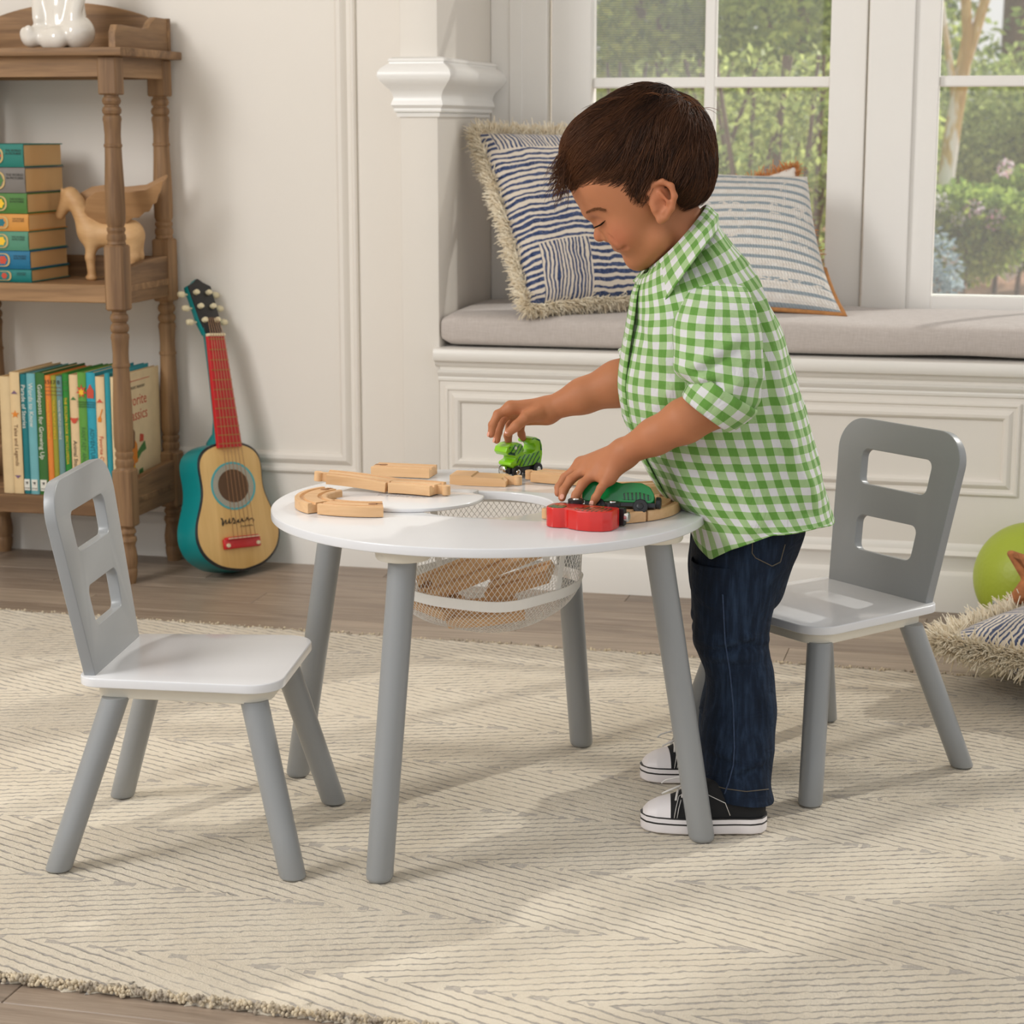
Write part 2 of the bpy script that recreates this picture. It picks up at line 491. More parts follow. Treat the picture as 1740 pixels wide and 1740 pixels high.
# column capital, moulded round three sides
capp = [(-0.004, 0.966), (0.004, 0.966), (0.0055, 0.972), (0.003, 0.974), (0.0085, 0.976), (0.010, 0.980), (0.009, 0.983), (0.011, 0.985), (0.0145, 0.990), (0.013, 0.996),
        (0.010, 1.003), (0.011, 1.010), (0.016, 1.020), (0.025, 1.030), (0.033, 1.039), (0.037, 1.048), (0.0355, 1.057), (0.030, 1.064), (0.022, 1.070), (0.017, 1.073), (0.0165, 1.076),
        (0.019, 1.078), (0.017, 1.083), (0.010, 1.086), (-0.004, 1.087)]
V, F = sweep_profile(capp, [(-0.556, WY), (-0.556, BY), (-0.474, BY), (-0.474, GY-0.06), (-0.50, GY-0.06)])
S(obj('trim_1', V, F, M_cap, angle=40))
# left wall panel moulding (picture-frame): vertical at X -0.735..-0.688, bottom rail z .193...218
fp = [(0.0, 0.0), (0.0, 0.006), (0.004, 0.009), (0.009, 0.009), (0.012, 0.005), (0.020, 0.004), (0.024, 0.008), (0.032, 0.012), (0.040, 0.011), (0.046, 0.006), (0.047, 0.0)]
def frame_mould(name, x0, x1, z0, z1, y, mat, k=1.0, flip=1):
    """rectangular frame on a wall plane Y=y, profile rises towards -Y; x0..z1 = outer edge"""
    cs = [(x0, z0), (x1, z0), (x1, z1), (x0, z1)]; sg = [(1, 1), (-1, 1), (-1, -1), (1, -1)]
    rings = np.array([[(cx+sx*o*k, y-hh*k*1.05, cz+sz*o*k) for o, hh in fp] for (cx, cz), (sx, sz) in zip(cs, sg)])
    V = rings.reshape(-1, 3); F = [tuple(f) for f in grid_faces(4, len(fp), False, True)]
    return S(obj(name, V, F, mat, angle=30))
frame_mould('trim_2', -1.75, -0.688, 0.193, 2.25, WY, M_wall, 0.62*1.6)
# baseboard of the left wall
bbp = [(0.0, FZ), (0.013, FZ), (0.013, 0.060), (0.011, 0.066), (0.008, 0.072), (0.008, 0.080), (0.004, 0.086), (0.0, 0.088)]
V, F = sweep_profile(bbp[::-1], [(-2.5, WY), (-0.57, WY)]); S(obj('baseboard_left', V, F, M_trim, angle=40))
V, F = sweep_profile(bbp[::-1], [(-0.556, WY-0.01), (-0.556, BY), (-0.482, BY)]); S(obj('baseboard_column', V, F, M_trim, angle=40))

# ------------------------------------------------------------------ window bench (built-in seat)
bench = thing('window_bench', 'long white panelled window bench with moulded ledge under the grey seat pad', 'bench', (0.5, 1.6, FZ))
def L3(V, root): return np.asarray(V, float) - np.array(root.location)
bb_ = Bm().box(-0.474, 2.3, BY, GY+0.02, FZ, 0.468); o = bb_.obj('body', M_wall, None); o.data.transform(Matrix.Translation(-bench.location)); o.parent = bench
ledge = [(0.0, 0.452), (0.006, 0.455), (0.010, 0.460), (0.011, 0.4645), (0.020, 0.4665), (0.0235, 0.472), (0.0235, 0.486), (0.020, 0.4915), (0.012, 0.493), (-0.44, 0.493), (-0.44, 0.452)]
V, F = sweep_profile(ledge, [(-0.482, BY), (2.3, BY)]); obj('ledge', L3(V, bench), F, M_trim, bench, angle=40)
mold = [(0.0, 0.418), (0.004, 0.420), (0.005, 0.425), (0.003, 0.428), (0.008, 0.433), (0.010, 0.438), (0.005, 0.441), (0.0, 0.442)]
V, F = sweep_profile([(a, z+0.004) for a, z in mold], [(-0.476, BY), (2.3, BY)]); obj('bead_moulding', L3(V, bench), F, M_trim, bench, angle=40)
for (x0, x1) in ((-0.462, 0.712), (0.78, 2.1)):
    o = frame_mould('panel_frame', x0, x1, 0.226, 0.412, BY, M_wall, 0.72); o.data.transform(Matrix.Translation(-bench.location)); o.parent = bench
    del o['kind']
base = [(0.0, FZ), (0.016, FZ), (0.016, 0.062), (0.013, 0.068), (0.008, 0.071), (0.008, 0.096), (0.010, 0.099), (0.013, 0.104), (0.010, 0.109), (0.005, 0.112), (0.005, 0.120), (0.0, 0.127)]
V, F = sweep_profile(base, [(-0.474, BY), (2.3, BY)]); obj('plinth', L3(V, bench), F, M_trim, bench, angle=40)

# ------------------------------------------------------------------ windows
M_glass, g, bs = newmat('window_glass', (1, 1, 1, 1), 0.02)
tr = g.add('ShaderNodeBsdfTransparent'); tr.inputs[0].default_value = (0.985, 0.99, 0.985, 1)
gl = g.add('ShaderNodeBsdfGlossy'); gl.inputs['Roughness'].default_value = 0.02
mx = g.add('ShaderNodeMixShader'); fr = g.add('ShaderNodeFresnel'); fr.inputs[0].default_value = 1.45
g.l.new(g.math('MULTIPLY', fr.outputs[0], 0.6), mx.inputs[0]); g.l.new(tr.outputs[0], mx.inputs[1]); g.l.new(gl.outputs[0], mx.inputs[2])
tl_ = g.add('ShaderNodeBsdfTranslucent'); mx2 = g.add('ShaderNodeMixShader'); mx2.inputs[0].default_value = 0.07  # translucent share puts a milky haze over the view into the glass
g.l.new(mx.outputs[0], mx2.inputs[1]); g.l.new(tl_.outputs[0], mx2.inputs[2]); g.l.new(mx2.outputs[0], g.n['Material Output'].inputs[0])
M_screen, g, bs = newmat('insect_screen', rgb(150, 150, 152), 0.8)
tr = g.add('ShaderNodeBsdfTransparent'); mx = g.add('ShaderNodeMixShader')
tc = g.add('ShaderNodeTexCoord').outputs['Object']
wv = g.add('ShaderNodeTexWave', wave_type='BANDS', bands_direction='Z', inp={'Vector': tc, 'Scale': 62.0, 'Distortion': 0.4})
g.l.new(g.math('ADD', g.math('MULTIPLY', wv.outputs['Fac'], 0.22), 0.14), mx.inputs[0])
g.l.new(tr.outputs[0], mx.inputs[1]); g.l.new(bs.outputs[0], mx.inputs[2]); g.l.new(mx.outputs[0], g.n['Material Output'].inputs[0])

def window(n, x0, x1, z0, z1, muntx, muntz, fw_l, fw_r, fw_b):
    """x0..z1 = glass opening; fw = sash frame widths"""
    w = S(empty('window_%d' % n, (x0, GY, z0))); w['label'] = None or ('white window with panes and glazing bars'); del w['label']
    T = Matrix.Translation(-Vector(w.location))
    def add(name, b2, mat):
        o = b2.obj(name, mat, None); o.data.transform(T); o.parent = w; return o
    fb = Bm()
    fb.box(x0-fw_l, x0, GY-0.012, GY+0.05, z0-fw_b, z1+0.06, 0.002, 1).box(x1, x1+fw_r, GY-0.012, GY+0.05, z0-fw_b, z1+0.06, 0.002, 1)
    fb.box(x0, x1, GY-0.012, GY+0.05, z0-fw_b, z0, 0.002, 1).box(x0, x1, GY-0.012, GY+0.05, z1, z1+0.06, 0.002, 1)
    add('frame', fb, M_sash)
    for mxx in muntx: add('muntin', Bm().box(mxx-0.012, mxx+0.012, GY+0.004, GY+0.034, z0, z1, 0.003, 1), M_sash)
    for mz in muntz: add('muntin', Bm().box(x0, x1, GY+0.006, GY+0.032, mz-0.0115, mz+0.0115, 0.003, 1), M_sash)
    xs = [x0]+list(muntx)+[x1]; zs = [z0]+list(muntz)+[z1]
    for i in range(len(xs)-1):
        for j in range(len(zs)-1):
            add('pane', Bm().box(xs[i]+(0.007 if i else -0.004), xs[i+1]-(0.007 if i < len(xs)-2 else -0.004), GY+0.017, GY+0.021, zs[j]+(0.007 if j else -0.004), zs[j+1]-(0.007 if j < len(zs)-2 else -0.004)), M_glass)
    return w, add
w1, add1 = window(1, -0.248, 0.279, 0.584, 2.95, [0.016], [1.042, 1.50, 1.96, 2.42], 0.09, 0.078, 0.075)
add1('insect_screen', Bm().box(-0.248, 0.012, GY+0.040, GY+0.0408, 1.05, 2.95), M_screen)
w2, add2 = window(2, 0.512, 2.20, 0.584, 2.95, [0.86, 1.20, 1.54, 1.88], [1.042, 1.50, 1.96, 2.42], 0.055, 0.06, 0.075)
# casings: left casing board with bright edge, mullion post between the windows
S(Bm().box(-0.474, -0.345, GY-0.03, GY+0.02, 0.5, 3.3, 0.002, 1).box(-0.43, -0.40, GY-0.034, GY-0.03, 0.5, 3.3, 0.0015, 1).obj('trim_3', M_sash))
S(Bm().box(0.362, 0.458, GY-0.026, GY+0.02, 0.5, 3.3, 0.002, 1).obj('trim_4', M_sash))
S(Bm().box(-0.474, 2.3, GY-0.02, GY+0.02, 0.468, 0.512).obj('trim_5', M_sash))

# seat pad
M_pad, g, bs = newmat('seat_linen', rgb(188, 178, 172), 0.85, sheen=0.2)
tc = g.add('ShaderNodeTexCoord').outputs['Object']
wv1 = g.noise(g.mapping(tc, (900, 60, 60)), 1.0, 2); wv2 = g.noise(g.mapping(tc, (60, 60, 900)), 1.0, 2)
f = g.math('ADD', g.math('MULTIPLY', wv1, 0.5), g.math('MULTIPLY', wv2, 0.5))
g.l.new(g.ramp(f, [(0.3, rgb(178, 168, 161)), (0.7, rgb(198, 189, 183))]), bs.inputs['Base Color'])
g.l.new(g.bump(f, 0.25, 0.0008), bs.inputs['Normal'])
def cushion_pad():
    nx, ny = 160, 36; x0, x1, y0, y1 = -0.470, 2.25, BY-0.004, GY-0.03
    th = np.linspace(0, 2*math.pi, ny, endpoint=False); rings = []
    for i in range(nx):
        x = x0+(x1-x0)*i/(nx-1); e = min(1, (min(x-x0, x1-x)/0.035))
        e = (1-(1-e)**2.6)**(1/2.6) if e < 1 else 1.0
        sag = 0.0035*math.sin(x*9.0)+0.002*math.sin(x*23+1)
        bot = 0.4955+0.004*max(0, math.sin((x-0.33)*6.2))**3*(1 if 0.3 < x < 0.85 else 0)
        top = 0.562+sag*0.6; zc, hz = (top+bot)/2, (top-bot)/2*(0.72+0.28*e); yc, hy = (y0+y1)/2, (y1-y0)/2*(0.985+0.015*e)
        c, s = np.cos(th), np.sin(th)
        yy = yc+hy*np.sign(c)*np.abs(c)**(2/11.0); zz = zc+hz*np.sign(s)*np.abs(s)**(2/4.2)
        zz += 0.004*np.exp(-((yy-yc)/0.16)**2)*(s > 0)
        rings.append(np.stack([np.full(ny, x), yy, zz], 1))
    return loft(rings)
V, F = cushion_pad()
o = obj('seat_pad', V, F, M_pad, angle=50); tag(o, 'long grey linen seat pad lying on the white window bench', 'seat pad')
# ================================================================== RUG
RUGA = math.radians(-1.4)
M_rug, g, bs = newmat('rug_wool', rgb(216, 205, 184), 0.95, sheen=0.3, spec=0.1)
tc = g.add('ShaderNodeTexCoord').outputs['Object']
nz = g.add('ShaderNodeTexNoise', inp={'Vector': tc, 'Scale': 26.0, 'Detail': 3.0})
wob = g.add('ShaderNodeVectorMath', operation='SCALE', inp={0: g.add('ShaderNodeVectorMath', operation='SUBTRACT', inp={0: nz.outputs['Color'], 1: (0.5, 0.5, 0.5)}).outputs[0]})
wob.inputs['Scale'].default_value = 0.0065
pv = g.add('ShaderNodeVectorMath', operation='ADD', inp={0: tc, 1: wob.outputs[0]}).outputs[0]
sp = g.add('ShaderNodeSeparateXYZ', inp={0: pv})
X_, Y_ = sp.outputs[0], sp.outputs[1]
BANDW = 0.195
tri = g.math('PINGPONG', g.math('ADD', Y_, 4*BANDW+0.41), BANDW)
ff = g.math('DIVIDE', g.math('ADD', tri, g.math('MULTIPLY', X_, 0.375)), 0.0178)
saw = g.math('FRACT', g.math('ADD', ff, 200.0))
dl = g.math('ABSOLUTE', g.math('SUBTRACT', saw, 0.5))                 # 0 at line centre
fine = g.noise(tc, 420.0, 3.0, 0.7); brk = g.noise(g.mapping(tc, (1, 1, 1)), 46.0, 3.0, 0.65)
big = g.noise(tc, 3.3, 2.0)
wdt = g.math('ADD', 0.012, g.math('MULTIPLY', g.math('SUBTRACT', brk, 0.4), 0.42))
lm = g.math('SUBTRACT', 1.0, g.add('ShaderNodeMapRange', interpolation_type='SMOOTHSTEP', inp={0: dl, 1: g.math('MULTIPLY', wdt, 0.4), 2: g.math('ADD', wdt, 0.07), 3: 0.0, 4: 1.0}).outputs[0])
lm = g.math('MULTIPLY', lm, g.add('ShaderNodeMapRange', inp={0: g.math('ADD', g.math('MULTIPLY', big, 0.7), g.math('MULTIPLY', brk, 0.45)), 1: 0.36, 2: 0.58, 3: 0.15, 4: 1.0}).outputs[0])
edge_d = g.math('MINIMUM', tri, g.math('SUBTRACT', BANDW, tri))
eb = g.math('MULTIPLY', g.math('LESS_THAN', edge_d, g.math('MULTIPLY', g.noise(tc, 30.0, 2.0), 0.010)), g.math('GREATER_THAN', g.noise(g.mapping(tc, (1, 0.2, 1)), 26.0, 2.0), 0.54))
lm = g.math('MAXIMUM', lm, g.math('MULTIPLY', eb, 0.75))
creamA = g.ramp(g.noise(tc, 7.0, 4.0), [(0.3, rgb(218, 205, 183)), (0.7, rgb(232, 221, 201))])
yarn = g.mix(g.math('MULTIPLY', fine, 0.35), creamA, rgb(196, 180, 154))
g.l.new(g.mix(lm, yarn, g.ramp(fine, [(0.3, rgb(150, 142, 134)), (0.7, rgb(188, 178, 166))])), bs.inputs['Base Color'])
hgt = g.math('SUBTRACT', g.math('ADD', g.math('MULTIPLY', fine, 0.55), g.math('MULTIPLY', g.noise(tc, 160.0, 2.0), 0.5)), g.math('MULTIPLY', lm, 0.7))
g.l.new(g.bump(hgt, 0.9, 0.004), bs.inputs['Normal'])
def make_rug():
    x0, x1, y0, y1 = -1.95, 1.75, -0.703, 0.898
    nx, ny = 620, 270
    xs = np.linspace(x0, x1, nx); ys = np.linspace(y0, y1, ny)
    X, Y = np.meshgrid(xs, ys, indexing='ij'); P = np.stack([X, Y, 0*X], -1)
    n1 = vnoise(P, 9.0, 1); n2 = vnoise(P, 55.0, 2); n3 = RNG.normal(size=X.shape)
    dist = np.minimum(np.minimum(X-x0, x1-X), np.minimum(Y-y0, y1-Y))
    drop = np.clip(1-dist/0.012, 0, 1)**2
    Z = 0.0004*n1+0.0006*n2+0.00045*n3 - 0.009*drop - 0.0012
    # uneven, tufted edge
    jx = (0.004*vnoise(np.stack([Y, X*0, X*0], -1), 22.0, 3)+0.0025*n3)*(dist < 0.012); jy = (0.004*vnoise(np.stack([X, X*0, X*0], -1), 18.0, 4)+0.003*n3)*(dist < 0.012)
    V = np.stack([X+jx, Y+jy, Z], -1).reshape(-1, 3); F = grid_faces(nx, ny)
    # skirt down to the floor
    b = [i*ny for i in range(nx)] + [(nx-1)*ny+j for j in range(1, ny)] + [i*ny+ny-1 for i in range(nx-2, -1, -1)] + [j for j in range(ny-2, 0, -1)]
    sk = V[b].copy(); sk[:, 2] = FZ+0.0003; off = len(V); V = np.concatenate([V, sk]); m = len(b)
    Q = np.array([(b[k], off+k, off+(k+1) % m, b[(k+1) % m]) for k in range(m)])
    F = np.concatenate([F[:, ::-1], Q])
    return V, F
V, F = make_rug()
rug = obj('rug', V, F, M_rug); rug.rotation_euler = (0, 0, RUGA)
bm_ = bmesh.new(); bm_.from_mesh(rug.data); bmesh.ops.recalc_face_normals(bm_, faces=bm_.faces[:]); bm_.to_mesh(rug.data); bm_.free()
tag(rug, 'cream wool rug with broken grey herringbone lines on the plank floor', 'rug')
# looped tufts along the front and back borders of the rug
def tufts():
    Vs, Fs, Cs = [], [], []; n = 0
    a = np.linspace(0, 2*math.pi, 5, endpoint=False)
    for k in range(4200):
        front = k % 3 != 0
        x = RNG.uniform(-1.2, 0.6) if front else RNG.uniform(-1.5, 1.3)
        y = (-0.703 if front else 0.898) + RNG.uniform(-0.004, 0.007)*(1 if front else -1)
        r = RNG.uniform(0.0016, 0.0031); z = RNG.uniform(-0.009, -0.0005)
        for zz, rr in ((-0.8, 0.7), (0.1, 1.0), (0.85, 0.55)):
            Vs.append(np.stack([x+r*rr*np.cos(a), y+r*rr*np.sin(a), np.full(5, z+zz*r)], 1))
        for i in range(5):
            j = (i+1) % 5
            Fs += [(n+i, n+j, n+5+j, n+5+i), (n+5+i, n+5+j, n+10+j, n+10+i)]
        Fs.append(tuple(n+10+i for i in range(5))); n += 15
    return np.concatenate(Vs), Fs
M_tuft, g, bs = newmat('rug_border_wool', rgb(180, 168, 148), 0.95, spec=0.1)
tc = g.add('ShaderNodeTexCoord').outputs['Object']
g.l.new(g.ramp(g.noise(tc, 40, 2), [(0.42, rgb(166, 154, 138)), (0.58, rgb(214, 198, 170))]), bs.inputs['Base Color'])
V, F = tufts(); o = obj('border_tufts', V, F, M_tuft, rug); o['kind'] = 'stuff'

# ================================================================== TABLE
M_white = plain('white_lacquer', rgb(226, 226, 228), 0.16, 0.006, 2.0)
M_cream = plain('cream_paint', rgb(228, 222, 208), 0.4, 0.01)
M_grey = plain('grey_lacquer', rgb(146, 148, 149), 0.33, 0.012, 4.0)
TZ = 0.435
table = thing('play_table', 'round white children\'s play table on four splayed grey legs with net pouch', 'table', (0, 0, 0))
HC, HR = (-0.010, 0.0), 0.098
top = plate('tabletop', [circle(0, 0, 0.300, 120), circle(HC[0], HC[1], HR, 72)[::-1]], 0.0125, 0.0018, 3)
top.transform(Matrix.Translation((0, 0, TZ-0.00625))); link('tabletop', top, M_white, table, 40)
# the lid slid to the left over the opening: disc with a finger notch, lying on the top
LC, LR = (-0.119, 0.014), 0.104
lidp = []
for i in range(96):
    a = 2*math.pi*i/96; d = math.degrees(a) % 360; r = LR
    if 14 < d < 36: r = LR - 0.014*math.sin((d-14)/22*math.pi)**1.0
    lidp.append((LC[0]+r*math.cos(a), LC[1]+r*math.sin(a)))
lid = plate('lid', [lidp], 0.0052, 0.0012, 3); lid.transform(Matrix.Translation((0, 0, TZ+0.0027))); link('lid', lid, M_white, table, 40)
M_engrave = plain('engraving', rgb(176, 176, 180), 0.4)
text_mesh('KidKraft', 0.021, M_engrave, table, basisM((-0.128, 0.004, TZ+0.0054), (math.cos(0.02), math.sin(0.02), 0), (-math.sin(0.02), math.cos(0.02), 0), (0, 0, 1)), 'lettering', extrude=0.00008)
def leg_mesh(top, foot, r0, r1, n=24):
    top, foot = np.array(top, float), np.array(foot, float); a = np.linspace(0, 2*math.pi, n, endpoint=False); rings = []
    for t, k in ((0, 1), (0.25, 1), (0.5, 1), (0.75, 1), (0.985, 1), (0.994, 0.94), (1.0, 0.82)):
        c = top+(foot-top)*t; r = (r0+(r1-r0)*t)*k
        rings.append(np.stack([c[0]+r*np.cos(a), c[1]+r*np.sin(a), np.full(n, c[2])], 1))
    return loft(rings)
for i in range(4):
    a = -2.021391 + YAW + i*math.pi/2
    u = np.array((math.cos(a), math.sin(a)))
    V, F = leg_mesh((*(u*0.246), 0.4215), (*(u*0.3195), 0.0), 0.0185, 0.0176); obj('leg', V[:, :], [f[::-1] for f in F], M_grey, table, angle=40)
    V, F = lathe([(0.029, 0.4055), (0.0335, 0.4068), (0.0355, 0.4100), (0.0365, 0.4228)], 28, center=(u[0]*0.2475, u[1]*0.2475, 0)); obj('leg_block', V, F, M_cream, table, angle=40)
# net pouch: knitted mesh of thin cords with tape bindings
M_cord = plain('net_cord', rgb(246, 244, 240), 0.6)
M_tape, g, bs = newmat('net_tape', rgb(244, 242, 238), 0.7)
def pouch_pt(a, t):
    """a angle, t 0 (rim) .. 1 (bottom centre)"""
    if t < 0.46: s = t/0.46; r = 0.134-0.010*s+0.006*math.sin(a*4+0.6)*s; z = 0.423-0.098*s
    else:
        s = (t-0.46)/0.54; r = 0.124*math.cos(s*math.pi/2)**0.62 if s < 1 else 0.0; r += 0.006*math.sin(a*4+0.6)*(1-s); z = 0.325-0.056*math.sin(s*math.pi/2)**1.15
    z += 0.0018*math.sin(a*3+1.0)*min(1, t*2) + 0.004*math.sin(a+0.4)*min(1, t*2)
    return np.array((HC[0]+0.006+r*math.cos(a), HC[1]+r*math.sin(a), z))
def net():
    NA, NR = 104, 38; Vs, Fs = [], []; n = 0
    def strand(p, q):
        nonlocal n
        d = q-p; L = np.linalg.norm(d)
        if L < 1e-5: return
        d /= L; c = (p+q)/2-np.array((HC[0], HC[1], 0.40)); s1 = np.cross(d, c); s1 /= np.linalg.norm(s1)+1e-9; s2 = np.cross(d, s1)
        r = 0.00042
        for e in (p, q):
            for k in range(3):
                an = k*2.0944; Vs.append(e + r*(math.cos(an)*s1+0.8*math.sin(an)*s2))
        for k in range(3):
            j = (k+1) % 3; Fs.append((n+k, n+j, n+3+j, n+3+k))
        n += 6
    for i in range(NR):
        t0, t1 = i/NR*0.985, (i+1)/NR*0.985
        nn = NA
        for j in range(nn):
            a0 = 2*math.pi*(j+0.5*(i % 2))/nn; da = 2*math.pi/nn*0.5
            if t0 > 0.80 and j % 2: continue
            p = pouch_pt(a0, t0); strand(p, pouch_pt(a0+da, t1)); strand(p, pouch_pt(a0-da, t1))
    return np.array(Vs), np.array(Fs)
V, F = net(); o = obj('net', V, F, M_cord, table); o['kind'] = 'stuff'
def ribbon(P, Nn, wdir, w, th=0.0008):
    P = np.array(P); rings = []
    for p, nn, wv in zip(P, Nn, wdir):
        rings.append([p+wv*w/2+nn*th, p-wv*w/2+nn*th, p-wv*w/2-nn*th, p+wv*w/2-nn*th])
    return loft(rings)
PP, NN, WW = [], [], []
for k in range(73):
    a = 2*math.pi*k/72; PP.append(pouch_pt(a, 0.47)+np.array((math.cos(a)*0.001, math.sin(a)*0.001, 0.0008*math.sin(7*a)))); NN.append(np.array((math.cos(a), math.sin(a), -0.3))); WW.append(np.array((math.cos(a)*0.3, math.sin(a)*0.3, 1.0)))
V, F = ribbon(PP, NN, WW, 0.0150); obj('tape', V, F, M_tape, table, smooth=False)
PP, NN, WW = [], [], []
for k in range(73):
    a = 2*math.pi*k/72; PP.append(pouch_pt(a, 0.0)+np.array((0, 0, -0.004))); NN.append(np.array((math.cos(a), math.sin(a), 0))); WW.append(np.array((0, 0, 1.0)))
V, F = ribbon(PP, NN, WW, 0.010); obj('tape', V, F, M_tape, table, smooth=False)
for ad in (-158, -22, 60, 140):
    PP, NN, WW = [], [], []
    for k in range(14):
        a = math.radians(ad); t = 0.48*k/13; PP.append(pouch_pt(a, t)*1.0); NN.append(np.array((math.cos(a), math.sin(a), 0))); WW.append(np.array((-math.sin(a), math.cos(a), 0)))
    V, F = ribbon(PP, NN, WW, 0.011); obj('tape', V, F, M_tape, table, smooth=False)

# ================================================================== CHAIRS
def make_chair(label):
    r = thing('play_chair', label, 'chair', group='children\'s chairs at the play table')
    seat = plate('seat', [rounded([(-0.131, -0.117), (0.137, -0.134), (0.137, 0.134), (-0.131, 0.117)], [0.028, 0.042, 0.042, 0.028], 8)], 0.0125, 0.0018, 3)
    seat.transform(Matrix.Translation((0, 0, 0.2495-0.00625))); link('seat', seat, M_white, r, 40)
    ap = plate('apron', [rounded([(-0.110, -0.100), (0.120, -0.116), (0.120, 0.116), (-0.110, 0.100)], [0.02, 0.034, 0.034, 0.02], 8)], 0.0185, 0.0015)
    ap.transform(Matrix.Translation((0, 0, 0.2375-0.00925))); link('apron', ap, M_cream, r, 40)
    k = 1/math.cos(math.atan(0.17))
    out = rounded([(-0.104, 0.0), (0.104, 0.0), (0.1325, 0.2545*k), (-0.1325, 0.2545*k)], [0.002, 0.002, 0.047, 0.047], 12)
    h1 = rounded([(-0.069, 0.156*k), (0.069, 0.156*k), (0.074, 0.209*k), (-0.074, 0.209*k)], 0.012, 5)
    h2 = rounded([(-0.0585, 0.056*k), (0.0585, 0.056*k), (0.0635, 0.109*k), (-0.0635, 0.109*k)], 0.012, 5)
    bk = plate('backrest', [out, h1[::-1], h2[::-1]], 0.0155, 0.0016, 3)
    t = math.atan(0.17); up = Vector((-math.sin(t), 0, math.cos(t))); nx = Vector((math.cos(t), 0, math.sin(t)))
    bk.transform(basisM(Vector((-0.108, 0, 0.2495))-nx*0.00775-up*0.001, (0, 1, 0), up, nx)); link('backrest', bk, M_grey, r, 40)
    for sx, tx in ((1, 0.098), (-1, -0.084)):
        for sy in (1, -1):
            V, F = leg_mesh((tx, sy*0.098, 0.221), (sx*0.1545, sy*0.1475, 0), 0.0182, 0.0172)
            obj('leg', V, [f[::-1] for f in F], M_grey, r, angle=40)
    return r
ch = make_chair('grey and white children\'s chair standing alone at the left of the round table')
ch.location = (-0.350, -0.210, 0); ch.rotation_euler = (0, 0, math.radians(8.6))
ch2 = dup(ch, (0.432, 0.327, 0), math.radians(-131.5), 'grey and white children\'s chair behind the boy, its backrest towards the window bench')

# ================================================================== WOODEN TRACK
M_beech = wood('beech', rgb(226, 186, 140), rgb(206, 160, 112), 0.5, axis='X', freq=20, bump=0.1)
M_socket_shade = plain('socket_shade', rgb(150, 104, 66), 0.7)  # dark tone puts the shade inside the sockets into the colour
TW, TH = 0.044, 0.0145
def tprof():
    h, w = TH, TW/2; b = 0.0012
    half = [(w, 0.0008), (w, h-b), (w-b, h), (0.0152, h), (0.0146, h-0.003), (0.0094, h-0.003), (0.0088, h)]
    return [(w-0.0008, 0)]*0 + half + [(-x, z) for x, z in half[::-1]]
TRACK_GROUP = 'wooden track pieces on the table'
def track(pts, label, peg=None, socket=None, root_group=TRACK_GROUP, up=None):
    """pts: centre line (bottom) in world; ends: peg at 'a'/'b', socket at 'a'/'b'"""
    P = np.array(pts, float); c = P.mean(0); P = P-c
    r = thing('wooden_track', label, 'toy track', tuple(c), group=root_group)
    T = np.gradient(P, axis=0); T /= np.linalg.norm(T, axis=1)[:, None]
    up = np.array(up if up is not None else (0, 0, 1.0))
    Sd = np.cross(T, up); Sd /= np.linalg.norm(Sd, axis=1)[:, None]; U = np.cross(Sd, T)
    pr = tprof(); rings = np.array([[p+s*a+u*z for a, z in pr] for p, s, u in zip(P, Sd, U)])
    V, F = loft(rings); obj('body', V, F, M_beech, r, angle=40)
    for e, w in ((peg, 'peg'), (socket, 'socket')):
        if not e: continue
        i = 0 if e == 'a' else -1; sg = -1 if e == 'a' else 1
        p, t, s, u = P[i], T[i]*sg, Sd[i], U[i]
        if w == 'peg':
            b2 = Bm(); M = basisM(p, t, s, np.cross(t, s) if np.dot(np.cross(t, s), u) > 0 else -np.cross(t, s))
            M = basisM(p, t, np.cross(u, t), u)
            b2.box(-0.004, 0.010, -0.0028, 0.0028, 0.0005, TH-0.0008, 0.0006, 1, M)
            Vp, Fp = lathe([(0.0056, 0.0005), (0.0062, 0.0012), (0.0062, TH-0.0014), (0.0054, TH-0.0006)], 16); Vp = Vp+np.array((0.0135, 0, 0))
            b2.raw([M @ Vector(v) for v in Vp], Fp); b2.obj('peg', M_beech, r, 40)
        else:
            M = basisM(p-t*0.013+u*(TH-0.0006), t, np.cross(u, t), u)
            Vp, Fp = lathe([(0.0064, 0), (0.0064, 0.0009)], 16); b2 = Bm().raw([M @ Vector(v) for v in Vp], Fp)
            b2.box(0.004, 0.0129, -0.0032, 0.0032, 0, 0.0009, 0, 1, M); b2.obj('socket', M_socket_shade, r, 40)  # dark inlay laid on top in place of a cut recess
    return r
def arc(cx, cy, R, a0, a1, z0=TZ, z1=None, n=14):
    z1 = z0 if z1 is None else z1
    return [(cx+R*math.cos(math.radians(a0+(a1-a0)*i/n)), cy+R*math.sin(math.radians(a0+(a1-a0)*i/n)), z0+(z1-z0)*i/n) for i in range(n+1)]
def line(p, q, n=4, sag=0.0):
    p, q = np.array(p, float), np.array(q, float); d = q-p; s = np.array((-d[1], d[0], 0)); s /= np.linalg.norm(s)
    return [p+d*t+s*sag*4*t*(1-t) for t in np.linspace(0, 1, n+1)]
e = 0.0003
track(arc(-0.160, -0.004, 0.112, 291, 250, TZ+e), 'curved wooden track piece nearest the left front of the table', None, 'a')
track(arc(-0.164, -0.052, 0.0735, 236, 146, TZ+e), 'curved wooden track piece at the left rim of the table', None, 'b')
track(line((-0.246, 0.031, TZ+TH+0.0010), (-0.152, 0.034, TZ+0.0068), 8, 0.005), 'raised wooden track piece resting on the left curved piece', 'a', None)
track(line((-0.1505, 0.034, TZ+0.0066), (-0.081, 0.024, TZ+0.0064), 6, 0.003), 'short wooden track piece lying on the white lid with its peg to the right', 'b', None)
